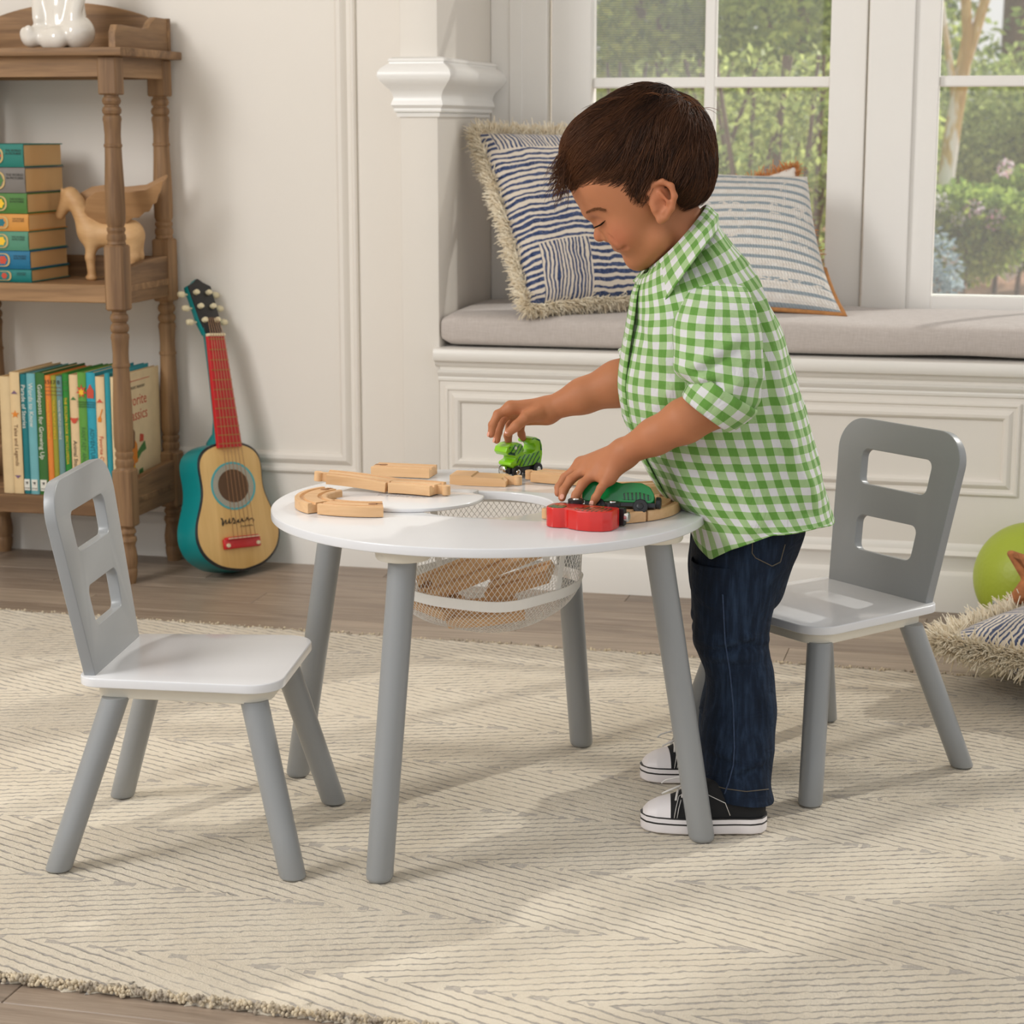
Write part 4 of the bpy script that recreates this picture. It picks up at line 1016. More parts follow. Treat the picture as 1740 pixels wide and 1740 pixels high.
# stack of seven lying books on the middle shelf (spines towards the room)
GS = 'lying books stacked on the middle shelf'
stack = [(0.0265, (10, 116, 112), 'teal lying book, lowest of the stack on the middle shelf'), (0.0365, (10, 104, 140), 'blue lying book, second from the bottom of the stack'), (0.0385, (78, 136, 110), 'grey-green lying book, third from the bottom of the stack'),
         (0.0345, (206, 142, 62), 'orange lying book in the middle of the stack'), (0.0405, (70, 118, 50), 'leaf green lying book, third from the top of the stack'), (0.0500, (118, 112, 106), 'grey lying book, second from the top of the stack'), (0.0460, (26, 116, 104), 'dark green lying book on top of the stack')]
z = 0.6222; M_badge = plain('spine_badge', rgb(196, 168, 110), 0.6)
for i, (hh, colr, lab) in enumerate(stack):
    hh *= 1.06
    r = book(lab, hh-0.0008, 0.185, 0.235, colr, GS, (-1.330+RNG.uniform(-0.004, 0.003), 1.262+RNG.uniform(-0.003, 0.003), z+hh/2), rot=(0, -math.pi/2, 0))
    r.rotation_euler = (0, -math.pi/2, 0); z += hh
    # local z runs towards -X (away from the right end); spine badge and title
    bad = rounded([(-hh*0.36, 0.045), (hh*0.36, 0.045), (hh*0.36, 0.215), (-hh*0.36, 0.215)], hh*0.3, 6)
    me = plate('badge', [bad], 0.0006, 0.0001, 0); me.transform(basisM((0, -0.0006, 0), (1, 0, 0), (0, 0, 1), (0, -1, 0))); bo = link('badge', me, M_badge, r)
    me = plate('badge_field', [rounded([(-hh*0.31, 0.049), (hh*0.31, 0.049), (hh*0.31, 0.211), (-hh*0.31, 0.211)], hh*0.27, 6)], 0.0006, 0.0001, 0); me.transform(basisM((0, -0.0010, 0), (1, 0, 0), (0, 0, 1), (0, -1, 0))); link('badge_field', me, cloth(colr), r)
    me = plate('badge_picture', [[(p[0]*hh*0.26, 0.061+p[1]*hh*0.26) for p in starpts(6, 1, 0.75)]], 0.0006, 0.0001, 0); me.transform(basisM((0, -0.0015, 0), (1, 0, 0), (0, 0, 1), (0, -1, 0))); link('badge_picture', me, [M_redink, M_redink, M_yel, M_tealink, M_yel, M_grnink, M_redink][i], r)
    ttl = [('Stories', 'TO LIVE BY'), ('ART', 'Collection'), ('Our', 'WORLD'), ('The', 'EARTH'), ('Living', 'THINGS'), ('People', 'AND PLACES'), ('Tales', 'OF OLD')][i]
    for q, (tt, off) in enumerate(zip(ttl, (-0.16, 0.20))):
        text_mesh(tt, hh*0.30, M_yel if i not in (0, 1) else M_wht, r, basisM((off*hh, -0.0016, 0.080), (0, 0, -1), (1, 0, 0), (0, -1, 0)), 'lettering', 'RIGHT', 0.0001)
    text_mesh('THE WORLD\nIN PICTURES', hh*0.13, M_ink, r, basisM((0.15*hh, -0.0009, 0.022), (0, 0, -1), (1, 0, 0), (0, -1, 0)), 'lettering', 'CENTER', 0.0001)

# ------------------------------------------------------------------ carved winged horse
def sdf_obj(name, prims, lo, hi, h, mat, parent, it=1):
    V, F = surface_nets(prims, lo, hi, h)
    if it: V = laplace(V, F, it, 0.5)
    return obj(name, V, F, mat, parent)
M_horse = wood('pale_wood', rgb(214, 174, 124), rgb(190, 146, 98), 0.55, axis='X', freq=10, bump=0.05)
M_wing = wood('wing_wood', rgb(176, 136, 94), rgb(150, 112, 74), 0.6, axis='X', freq=16, bump=0.1)
HX, HY, HZ = -1.192, 1.372, 0.622
horse = thing('winged_horse', 'pale carved wooden winged horse standing beside the stacked books', 'figurine', (HX, HY, HZ))
u = '+'
pr_ = [(u, sd_ell((-0.005, 0, 0.098), (0.052, 0.024, 0.027)), 0), (u, sd_ell((-0.045, 0, 0.100), (0.026, 0.023, 0.032)), 0.02), (u, sd_ell((0.048, 0, 0.100), (0.028, 0.024, 0.030)), 0.02),
       (u, sd_cone((-0.050, 0, 0.112), (-0.078, 0, 0.165), 0.023, 0.0165), 0.02), (u, sd_cone((-0.078, 0, 0.165), (-0.089, 0, 0.180), 0.016, 0.0150), 0.012),
       (u, sd_cone((-0.091, 0, 0.180), (-0.116, 0, 0.138), 0.0165, 0.0105), 0.010), (u, sd_ell((-0.097, 0, 0.168), (0.0135, 0.0125, 0.017)), 0.008), (u, sd_cone((-0.104, 0.007, 0.183), (-0.106, 0.009, 0.196), 0.0055, 0.002), 0.004), (u, sd_cone((-0.104, -0.007, 0.183), (-0.106, -0.009, 0.196), 0.0055, 0.002), 0.004)]
for sy in (1, -1):
    fx = -0.044-0.006*sy
    pr_ += [(u, sd_cone((fx, sy*0.011, 0.090), (fx-0.006, sy*0.012, 0.048), 0.014, 0.0098), 0.012), (u, sd_cone((fx-0.006, sy*0.012, 0.048), (fx-0.003, sy*0.012, 0.008), 0.0098, 0.0085), 0.006), (u, sd_ell((fx-0.005, sy*0.012, 0.0055), (0.0125, 0.0095, 0.006)), 0.004),
            (u, sd_cone((0.052, sy*0.012, 0.092), (0.058, sy*0.013, 0.052), 0.017, 0.010), 0.014), (u, sd_cone((0.058, sy*0.013, 0.052), (0.048, sy*0.013, 0.008), 0.010, 0.0085), 0.006), (u, sd_ell((0.046, sy*0.013, 0.0055), (0.0125, 0.0095, 0.006)), 0.004)]
sdf_obj('body', pr_, (-0.135, -0.045, -0.004), (0.105, 0.045, 0.205), 0.0024, M_horse, horse)
wingp = [(-0.060, -0.036), (-0.072, -0.012), (-0.064, 0.012), (-0.042, 0.026), (-0.014, 0.030), (0.018, 0.026), (0.052, 0.030), (0.090, 0.052), (0.078, 0.026), (0.074, 0.022), (0.066, 0.006), (0.060, 0.004), (0.050, -0.010), (0.042, -0.011), (0.028, -0.022), (0.018, -0.022), (0.004, -0.032), (-0.006, -0.031), (-0.030, -0.040)]
for sy in (-1, 1):
    me = plate('wing', [rounded([(a*1.28, b_*1.22) for a, b_ in wingp], 0.003, 3)], 0.005, 0.0012, 2)
    me.transform(basisM((0.042+(0.0 if sy < 0 else -0.045), sy*0.032, 0.160+(0.0 if sy < 0 else 0.008)), (1, 0.10*sy, 0), (0, 0.40*sy, 1), (0, -1, 0.2*sy))); w_ = link('wing', me, M_wing, horse, 40)

# ------------------------------------------------------------------ white glazed seated animal on the top board
M_glaze = plain('white_glaze', rgb(226, 220, 210), 0.10, 0.01, coat=0.6)
fig_ = thing('ceramic_figurine', 'white glazed ceramic seated animal on the bookshelf\'s top board', 'figurine', (-1.263, 1.335, 1.104))
pr_ = [(u, sd_ell((0.0, 0, 0.052), (0.050, 0.044, 0.058)), 0), (u, sd_ell((0.0, -0.004, 0.100), (0.044, 0.038, 0.040)), 0.02), (u, sd_ell((0.040, -0.018, 0.034), (0.034, 0.040, 0.036)), 0.008), (u, sd_cone((-0.034, -0.030, 0.030), (-0.052, -0.048, 0.024), 0.024, 0.021), 0.008),
       (u, sd_ell((-0.062, -0.056, 0.032), (0.010, 0.009, 0.013)), 0.006), (u, sd_ell((-0.050, -0.062, 0.038), (0.009, 0.008, 0.011)), 0.005), (u, sd_ell((0.006, -0.050, 0.022), (0.026, 0.020, 0.024)), 0.006), (u, sd_ell((-0.014, -0.046, 0.020), (0.020, 0.018, 0.022)), 0.006),
       (u, sd_cone((-0.044, -0.02, 0.11), (-0.038, -0.038, 0.062), 0.016, 0.013), 0.01), (u, sd_cone((0.044, -0.02, 0.11), (0.040, -0.036, 0.066), 0.017, 0.014), 0.01), (u, sd_ell((0.0, -0.006, 0.158), (0.044, 0.042, 0.040)), 0.014), (u, sd_ell((0, -0.046, 0.148), (0.018, 0.016, 0.014)), 0.01),
       (u, sd_ell((-0.036, 0, 0.194), (0.014, 0.010, 0.014)), 0.006), (u, sd_ell((0.036, 0, 0.194), (0.014, 0.010, 0.014)), 0.006)]
V, F = surface_nets(pr_, (-0.09, -0.09, -0.02), (0.09, 0.06, 0.22), 0.003)
V[:, 2] = np.maximum(V[:, 2], 0.0); V = laplace(V, F, 2); V[:, 2] = np.maximum(V[:, 2], 0.0002)
obj('body', V, F, M_glaze, fig_)
# small plug with cord on the wall behind the shelf
M_plug = plain('grey_plastic', rgb(128, 122, 112), 0.5)
pg = thing('power_adapter', 'small grey plug-in adapter with thin cord on the wall behind the bookshelf', 'adapter', (-1.560, WY-0.0005, 1.04))
Bm().box(-0.010, 0.010, -0.030, 0.0, -0.020, 0.030, 0.003, 2).obj('body', M_plug, pg)
V, F = tube([(0.0, -0.015, -0.018), (0.004, -0.014, -0.06), (-0.003, -0.012, -0.12), (-0.002, -0.010, -0.2), (0.0, -0.010, -0.40), (0.0, -0.01, -0.9), (0.01, -0.012, -1.03)], 0.0022, 8); obj('cord', V, F, M_plug, pg)

# ================================================================== GUITAR leaning on the wall
M_teal = plain('teal_lacquer', rgb(6, 128, 130), 0.28, 0.02); M_spruce = wood('spruce_top', rgb(226, 188, 122), rgb(208, 166, 98), 0.35, axis='Y', freq=16, bump=0.03)
M_fred = plain('red_lacquer', rgb(196, 34, 38), 0.3, 0.02); M_ivory = plain('ivory_plastic', rgb(226, 214, 178), 0.4); M_brass = plain('brass_fret', rgb(176, 140, 72), 0.35, metal=0.8); M_hole = plain('sound_hole_shade', rgb(96, 70, 48), 0.8); M_string = plain('nylon_string', rgb(172, 128, 92), 0.4)
guitar = thing('toy_guitar', 'small teal toy guitar with pale wooden front and red neck leaning beside the bookshelf', 'guitar')
DG = 0.052
def half_w(t):          # t 0 bottom .. 1 top of body
    k = [(0, 0), (0.02, 0.036), (0.06, 0.060), (0.14, 0.084), (0.26, 0.0955), (0.38, 0.0925), (0.50, 0.0790), (0.60, 0.0700), (0.70, 0.0690), (0.80, 0.0715), (0.88, 0.0690), (0.94, 0.0570), (0.98, 0.036), (1.0, 0.0)]
    return np.interp(t, [a for a, _ in k], [c for _, c in k])
LB = 0.272
tt = 0.5-0.5*np.cos(np.linspace(0, math.pi, 40)); outl = [(half_w(t), t*LB) for t in tt] + [(-half_w(t), t*LB) for t in tt[::-1][1:-1]]
def gsm(pts, it=3):
    P = np.array(pts)
    for _ in range(it): P = (np.roll(P, 1, 0)+2*P+np.roll(P, -1, 0))/4
    return [tuple(p) for p in P]
outl = gsm(outl, 2)
GH = (0.0, 0.178); 
me = plate('body', [outl], DG, 0.002, 2); me.transform(Matrix.Translation((0, 0, -DG/2))); link('body', me, M_teal, guitar, 40)
sc_ = lambda k: [(p[0]*k, (p[1]-LB/2)*k+LB/2) for p in outl]
me = plate('binding', [sc_(1.004)], 0.004, 0.001, 1); me.transform(Matrix.Translation((0, 0, 0.0005))); link('binding', me, M_blk, guitar, 40)
me = plate('soundboard', [sc_(0.965)], 0.003, 0.0004, 1); me.transform(Matrix.Translation((0, 0, 0.0018))); link('soundboard', me, M_spruce, guitar, 40)
M_ros, g, bs = newmat('rosette', rgb(150, 180, 180), 0.4)
tc = g.add('ShaderNodeTexCoord').outputs['Object']; ck = g.add('ShaderNodeTexChecker', inp={'Vector': tc, 'Scale': 520.0, 'Color1': rgb(206, 192, 160), 'Color2': rgb(110, 130, 140)}); g.l.new(ck.outputs[0], bs.inputs['Base Color'])
M_turq = plain('turquoise_ring', rgb(72, 172, 180), 0.4)
def disc(name, r0, r1, z, mat):
    me = plate(name, [circle(*GH, r1, 56)] + ([circle(*GH, r0, 56)[::-1]] if r0 else []), 0.0008, 0.0001, 0); me.transform(Matrix.Translation((0, 0, z))); link(name, me, mat, guitar)
disc('sound_hole', 0, 0.0345, 0.0034, M_hole); disc('rosette', 0.0345, 0.046, 0.0036, M_ros); disc('rosette_ring', 0.046, 0.0500, 0.0037, M_turq)  # sound hole is a flat disc, its inner shade put into the colour
# neck, fretboard, head
fb = plate('fretboard', [[(-0.0265, 0.258), (0.0265, 0.258), (0.0185, 0.492), (-0.0185, 0.492)]], 0.008, 0.001, 1); fb.transform(Matrix.Translation((0, 0, 0.006))); link('fretboard', fb, M_fred, guitar, 40)
for k in range(13):
    yv = 0.266+0.0175*k*(1+0.012*k); hw = np.interp(yv, [0.258, 0.492], [0.0265, 0.0185])
    if yv < 0.485: Bm().box(-hw, hw, yv-0.0008, yv+0.0008, 0.0098, 0.0108).obj('fret', M_brass, guitar)
Bm().box(-0.0195, 0.0195, 0.490, 0.496, 0.004, 0.0125, 0.001, 1).obj('nut', M_ivory, guitar)
rings = []
for yv, wv2, dv in ((0.262, 0.052, 0.052), (0.275, 0.050, 0.046), (0.290, 0.040, 0.028), (0.320, 0.038, 0.019), (0.40, 0.036, 0.017), (0.485, 0.036, 0.016), (0.51, 0.040, 0.017)):
    a = np.linspace(0, math.pi, 9); rings.append([(wv2/2*math.cos(t), yv, 0.002-dv*math.sin(t)**0.8) for t in a])
V, F = loft(rings); obj('neck', V, F, M_teal, guitar, angle=40)
tilt = Matrix.Translation((0, 0.496, 0.006)) @ Matrix.Rotation(math.radians(-13), 4, 'X')
hp = rounded([(-0.018, 0.0), (0.018, 0.0), (0.0235, 0.030), (0.0260, 0.108), (0.0110, 0.116), (0.0, 0.126), (-0.0110, 0.116), (-0.0260, 0.108), (-0.0235, 0.030)], 0.004, 3)
me = plate('headstock', [hp], 0.011, 0.001, 1); me.transform(tilt @ Matrix.Translation((0, 0, -0.0085))); link('headstock', me, M_teal, guitar, 40)
me = plate('headplate', [[(p[0]*0.97, p[1]*0.985+0.001) for p in hp]], 0.003, 0.0006, 1); me.transform(tilt @ Matrix.Translation((0, 0, -0.0018))); link('headplate', me, M_blk, guitar, 40)
for k in range(3):
    for sx in (1, -1):
        V, F = lathe([(0.0055, -0.001), (0.0055, 0.006), (0.004, 0.0075)], 14); b2 = Bm().raw([tilt @ Vector((v[0]+sx*0.0140, v[1]+0.030+0.031*k, v[2])) for v in V], F)
        t_ = b2.obj('tuning_post', M_ivory, guitar, 30)
        V, F = lathe([(0.0028, 0.0), (0.0028, 0.006), (0.0085, 0.009), (0.0095, 0.014), (0.0075, 0.020), (0.003, 0.0215)], 14, axis='X'); b2 = Bm().raw([tilt @ Vector((sx*(v[0]+0.024), v[1]*0.75+0.030+0.031*k, v[2]*0.55-0.010)) for v in V], F)
        b2.obj('tuner', M_ivory, guitar, 40)
Bm().box(-0.041, 0.041, 0.048, 0.070, 0.003, 0.011, 0.003, 2).box(-0.036, 0.036, 0.066, 0.073, 0.003, 0.014, 0.002, 2).obj('bridge', M_fred, guitar, 40)
Bm().box(-0.034, 0.034, 0.0685, 0.0705, 0.013, 0.0165).obj('saddle', M_ivory, guitar)
for sx in (1, -1):
    V, F = lathe([(0.0045, 0.0105), (0.0040, 0.0125)], 12); Bm().raw([(v[0]+sx*0.034, v[1]+0.056, v[2]) for v in V], F).obj('bridge_pin', M_ivory, guitar, 30)
for k in range(6):
    xx = -0.0215+0.0086*k; V, F = tube([(xx*1.15, 0.068, 0.0165), (xx*0.66, 0.492, 0.0128), (xx*0.5, 0.53, 0.006)], 0.00055, 5); obj('string', V, F, M_string, guitar)
# black signature across the soundboard
sig = [(-0.036, 0.100), (-0.034, 0.112), (-0.038, 0.114), (-0.033, 0.108), (-0.036, 0.096), (-0.030, 0.106), (-0.026, 0.110), (-0.028, 0.101), (-0.022, 0.103), (-0.018, 0.112), (-0.020, 0.101), (-0.013, 0.104), (-0.010, 0.113), (-0.006, 0.104), (-0.012, 0.100), (-0.004, 0.101), (0.002, 0.108), (0.000, 0.101), (0.007, 0.103), (0.010, 0.110), (0.011, 0.102), (0.018, 0.104), (0.022, 0.111), (0.024, 0.103), (0.031, 0.108), (0.036, 0.104), (0.034, 0.099)]
P = np.array([(a, b_, 0.0039) for a, b_ in sig]); t0 = np.arange(len(P)); t1 = np.linspace(0, len(P)-1, len(P)*4); P = np.stack([np.interp(t1, t0, P[:, k]) for k in range(3)], 1)
V, F = tube(P, 0.0009, 5); obj('signature', V, F, M_ink, guitar)
P = np.array([(0.004+0.0035*k, 0.093+0.0012*((k % 2)*2-1), 0.0039) for k in range(9)]); V, F = tube(P, 0.0006, 5); obj('signature', V, F, M_ink, guitar)
# placement: long axis leans back to the wall and to the left, front turned to the right of the camera
gn_az = math.radians(-25)
gy = Vector((-0.178, 0.165, 1.0)).normalized()
gz0 = Vector((math.cos(gn_az), math.sin(gn_az), 0)); gx = gy.cross(gz0).normalized(); gz = gx.cross(gy).normalized()
guitar.matrix_world = basisM((-0.906, 1.362, FZ+0.0125), gx, gy, gz) @ Matrix.Diagonal((1.30, 1.045, 1.15, 1))

# ================================================================== PILLOWS
def stripe_mat(name, dark, lightc, nstr=30.0):
    m, g, bs = newmat(name, rgb(*lightc), 0.9, sheen=0.25, spec=0.1)
    uv = g.add('ShaderNodeTexCoord').outputs['UV']; s_ = g.add('ShaderNodeSeparateXYZ', inp={0: uv}); U, Vv = s_.outputs[0], s_.outputs[1]
    wob = g.math('MULTIPLY', g.math('SUBTRACT', g.noise(uv, 7.0, 3.0), 0.5), 0.06)
    def strp(c, f, seed):
        w = g.math('ADD', c, wob); q = g.math('MULTIPLY', w, f); fr_ = g.math('FRACT', q); idx = g.math('FLOOR', q)
        wn_ = g.add('ShaderNodeTexWhiteNoise', noise_dimensions='1D', inp={'W': g.math('ADD', idx, seed)}).outputs[0]
        th = g.math('ADD', 0.34, g.math('MULTIPLY', wn_, 0.34))
        jit = g.math('MULTIPLY', g.math('SUBTRACT', g.noise(uv, 90.0, 2.0), 0.5), 0.16)
        return g.math('LESS_THAN', g.math('ADD', fr_, jit), th)
    hs = strp(Vv, nstr, 3.0); vs = strp(U, nstr*1.5, 17.0)
    def box_(u0, u1, v0, v1):
        a = g.math('MULTIPLY', g.math('GREATER_THAN', U, u0), g.math('LESS_THAN', U, u1)); c = g.math('MULTIPLY', g.math('GREATER_THAN', Vv, v0), g.math('LESS_THAN', Vv, v1)); return g.math('MULTIPLY', a, c)
    sel = g.math('MAXIMUM', g.math('MAXIMUM', box_(0.06, 0.56, 0.86, 1.1), box_(0.71, 1.1, -0.1, 0.76)), g.math('MAXIMUM', box_(0.10, 0.40, -0.1, 0.29), box_(0.60, 0.78, 0.76, 0.92)))
    st = g.math('ADD', g.math('MULTIPLY', sel, vs), g.math('MULTIPLY', g.math('SUBTRACT', 1.0, sel), hs))
    st = g.math('MINIMUM', st, g.math('GREATER_THAN', g.noise(uv, 160.0, 2.0, 0.7), 0.34))
    g.l.new(g.mix(st, rgb(*lightc), g.ramp(g.noise(uv, 60.0, 2.0), [(0.35, rgb(*dark)), (0.7, rgb(*[min(255, c+34) for c in dark]))])), bs.inputs['Base Color'])
    g.l.new(g.bump(g.math('ADD', g.math('MULTIPLY', st, 0.5), g.noise(uv, 420.0, 2.0)), 0.35, 0.0015), bs.inputs['Normal'])
    return m
M_blue = stripe_mat('blue_stripe_cloth', (40, 54, 90), (216, 204, 188))
M_fringe, g, bs = newmat('fringe_cotton', rgb(244, 230, 202), 0.95, sheen=0.3, spec=0.1)
tc = g.add('ShaderNodeTexCoord').outputs['Object']; g.l.new(g.ramp(g.noise(tc, 60, 2), [(0.3, rgb(230, 212, 180)), (0.7, rgb(250, 240, 218))]), bs.inputs['Base Color'])
def pillow_mesh(W, H, T, n=70, ridge=0.0, rows=0, pinch=0.05, taper=0.0):
    u = np.linspace(-1, 1, n); U, V = np.meshgrid(u, u, indexing='ij'); f = (np.clip(1-np.abs(U)**2.4, 0, 1)*np.clip(1-np.abs(V)**2.4, 0, 1))**0.55
    px = W/2*U*(1-pinch*(1-V*V)); pz = H/2*V*(1-pinch*(1-U*U)); th = T/2*f
    th = th*(1+0.05*np.sin(U*3+1)*np.cos(V*4)) + 0.003*vnoise(np.stack([U, V, 0*U], -1), 1.6, 9)*f
    if rows:
        th = th + ridge*np.abs(np.sin(V*rows*math.pi/2+0.15*np.sin(U*3)))*np.minimum(f*3, 1)*(0.8+0.2*np.abs(np.sin(U*rows*math.pi*0.9+np.floor(V*rows/2+rows)*1.57)))
    px = px*(1-taper*((V+1)/2)**0.8)
    A = np.stack([px, -th, pz], -1).reshape(-1, 3); B = np.stack([px, th, pz], -1).reshape(-1, 3)
    F1 = grid_faces(n, n); F2 = grid_faces(n, n)[:, ::-1]+n*n
    uv = np.stack([(U+1)/2, (V+1)/2], -1).reshape(-1, 2)
    return np.concatenate([A, B]), np.concatenate([F1, F2]), np.concatenate([uv, uv])
def border_pts(W, H, n, pinch=0.05):
    out = []
    for s in range(4):
        for k in range(n):
            t = -1+2*k/n
            U, V = [(t, -1), (1, t), (-t, 1), (-1, -t)][s]
            nx, nz = [(0, -1), (1, 0), (0, 1), (-1, 0)][s]
            e = max(abs(U), abs(V)); cx = min(1, max(0, (abs(t)-0.9)/0.1))
            nrm = np.array((nx, 0, nz), float)+cx*0.7*np.array((abs(nz)*np.sign(U), 0, abs(nx)*np.sign(V)))
            out.append((np.array((W/2*U*(1-pinch*(1-V*V)), 0, H/2*V*(1-pinch*(1-U*U)))), nrm/np.linalg.norm(nrm)))
    return out
def fringe_mesh(W, H, L, n=330, per=5, thick=0.010):
    Vs, Fs = [], []; c = 0; tri_ = np.array([0, 2.0944, 4.1888])
    for p, nr in border_pts(W, H, n):
        for q in range(per):
            d = nr + np.array((RNG.normal()*0.35, RNG.normal()*0.45, RNG.normal()*0.35)); d /= np.linalg.norm(d)
            p0 = p - nr*0.004 + np.array((RNG.normal()*0.002, RNG.uniform(-thick, thick)*0.5, RNG.normal()*0.002)); ln = L*RNG.uniform(0.65, 1.1); r = RNG.uniform(0.0008, 0.0015)
            side_ = np.cross(d, (0, 1, 0.3)); side_ /= np.linalg.norm(side_); up_ = np.cross(d, side_); cur = RNG.normal(size=3)*0.007
            for t, k in ((0, 1), (0.5, 1.15), (1, 0.75)):
                ctr = p0+d*ln*t+cur*t*t; Vs += [ctr+r*k*(math.cos(a)*side_+math.sin(a)*up_) for a in tri_]
            for s in range(2):
                for k in range(3):
                    j = (k+1) % 3; Fs.append((c+s*3+k, c+s*3+j, c+s*3+3+j, c+s*3+3+k))
            Fs.append((c+6, c+7, c+8, c+8)); c += 9
    F = np.array(Fs); return np.array(Vs), [tuple(dict.fromkeys(f)) for f in F.tolist()]
p1_ = thing('fringed_pillow', 'navy and cream striped square pillow with beige fringe leaning in the window seat corner', 'pillow')
V, F, uv = pillow_mesh(0.38, 0.43, 0.14); obj('cover', V, F, M_blue, p1_, uv=uv)
V, F = fringe_mesh(0.38, 0.43, 0.025, 330, 8); o = obj('fringe', V, F, M_fringe, p1_); o['kind'] = 'stuff'
def place(root, origin, x, z):
    x = Vector(x).normalized(); z = Vector(z); z = (z - x*z.dot(x)).normalized(); y = z.cross(x); root.matrix_world = basisM(origin, x, y, z)
place(p1_, (-0.219, 1.622, 0.757), (0.757, 0.653, 0), (-0.168, 0.17, 0.345))
# braided pillow with jute cord edge
M_braid, g, bs = newmat('braided_cotton', rgb(212, 204, 194), 0.95, sheen=0.2, spec=0.1)
uv_ = g.add('ShaderNodeTexCoord').outputs['UV']; s_ = g.add('ShaderNodeSeparateXYZ', inp={0: uv_}); rowv = g.math('MULTIPLY', s_.outputs[1], 30.0)
rf = g.math('FRACT', rowv); wn_ = g.add('ShaderNodeTexWhiteNoise', noise_dimensions='1D', inp={'W': g.math('FLOOR', rowv)}).outputs[0]
alt = g.math('LESS_THAN', g.math('FRACT', g.math('MULTIPLY', g.math('ADD', rowv, 0.0), 0.5)), 0.25)
mot = g.noise(g.mapping(uv_, (20, 60, 1)), 1.0, 2.0)
blue = g.math('MULTIPLY', alt, g.math('GREATER_THAN', g.math('ADD', mot, g.math('MULTIPLY', wn_, 0.3)), 0.45))
g.l.new(g.mix(blue, g.ramp(mot, [(0.3, rgb(234, 226, 216)), (0.7, rgb(246, 242, 236))]), rgb(160, 172, 180)), bs.inputs['Base Color'])
tw = g.math('FRACT', g.math('ADD', g.math('MULTIPLY', s_.outputs[0], 62.0), g.math('MULTIPLY', rf, 0.5)))
g.l.new(g.bump(g.math('ADD', g.math('SINE', g.math('MULTIPLY', tw, 3.1416)), g.math('SINE', g.math('MULTIPLY', rf, 3.1416))), 0.8, 0.003), bs.inputs['Normal'])
M_jute = plain('jute_cord', rgb(178, 124, 74), 0.95, 0.15, 120, 0.5, 500)
def edge_cord(W, H, r, mat, root, taper=0.0):
    pts = np.array([p for p, _ in border_pts(W, H, 40)]); pts = pts[:54]; pts[:, 0] *= 1-taper*(pts[:, 2]/H+0.5)**0.8; V, F = tube(pts, r, 8); obj('cord_edge', V, F, mat, root)
p2_ = thing('braided_pillow', 'grey-blue and white braided pillow with brown jute edging behind the boy', 'pillow')
V, F, uv = pillow_mesh(0.47, 0.325, 0.14, 190, 0.0042, 30, taper=0.50); obj('cover', V, F, M_braid, p2_, uv=uv); edge_cord(0.474, 0.329, 0.0052, M_jute, p2_, 0.50)
place(p2_, (0.126, 1.640, 0.708), (0.998, -0.06, -0.015), (0.0, 0.55, 0.84))
# pale pillow with orange tassel edge, behind it
M_pale = plain('pale_linen', rgb(226, 220, 212), 0.9, 0.03, 20, 0.3, 500)
p3_ = thing('tasselled_pillow', 'white pillow with an orange woven corner behind the braided pillow', 'pillow')
V, F, uv = pillow_mesh(0.20, 0.24, 0.07); obj('cover', V, F, M_pale, p3_, uv=uv)
M_org, _g, _b = newmat('orange_cord', rgb(206, 140, 84), 0.95)
V, F = fringe_mesh(0.20, 0.24, 0.012, 140, 3, 0.006); o = obj('fringe', V, F, M_org, p3_); o['kind'] = 'stuff'
place(p3_, (0.150, 1.800, 0.722), (0.96, 0.0, 0.26), (-0.26, 0.12, 0.96))
# floor pillow at the right
p4_ = thing('fringed_pillow', 'navy and cream striped pillow with beige fringe lying on the floor by the green ball', 'pillow')
V, F, uv = pillow_mesh(0.42, 0.42, 0.125); obj('cover', V, F, M_blue, p4_, uv=uv)
V, F = fringe_mesh(0.42, 0.42, 0.036, 330, 10, 0.016); o = obj('fringe', V, F, M_fringe, p4_); o['kind'] = 'stuff'

# ================================================================== BALL
M_ball, g, bs = newmat('lime_rubber', rgb(166, 182, 58), 0.45)
tc = g.add('ShaderNodeTexCoord').outputs['Object']; vo = g.add('ShaderNodeTexVoronoi', inp={'Vector': tc, 'Scale': 120.0}).outputs[0]
g.l.new(g.bump(vo, 0.35, 0.001), bs.inputs['Normal'])
BR = 0.107
bc = c2w(0.995, 3.80, BR+FZ+0.004)
ball = thing('playground_ball', 'lime green rubber ball on the floor in front of the bench', 'ball', (bc.x, bc.y, FZ))
b2 = bmesh.new(); bmesh.ops.create_uvsphere(b2, u_segments=64, v_segments=40, radius=BR); me = bpy.data.meshes.new('body'); b2.to_mesh(me); b2.free(); me.transform(Matrix.Translation((0, 0, BR))); link('body', me, M_ball, ball, 60)
M_sticker = plain('white_sticker', rgb(214, 216, 214), 0.4)
cdir = (c2w(0, 0, CAMH) - Vector((bc.x, bc.y, BR))).normalized(); rt = Vector((0, 0, 1)).cross(cdir).normalized(); upv = cdir.cross(rt)
sd = (cdir*0.68 - rt*0.50 - upv*0.53).normalized(); sx_ = Vector((0, 0, 1)).cross(sd).normalized(); sy2 = sd.cross(sx_)
Ms = basisM(Vector((0, 0, BR))+sd*(BR+0.0004), sx_*0.98-sy2*0.2, sy2*0.98+sx_*0.2, sd)
st_ = Bm().box(-0.0145, 0.0145, -0.0085, 0.0085, -0.0006, 0.0004, 0, 1, Ms).obj('sticker', M_sticker, ball)
text_mesh('WARNING', 0.0055, M_ink, st_, Ms @ Matrix.Translation((0, 0.002, 0.0006)), 'lettering'); text_mesh('BALL 8.5 IN', 0.0042, M_ink, st_, Ms @ Matrix.Translation((0, -0.0035, 0.0006)), 'lettering')
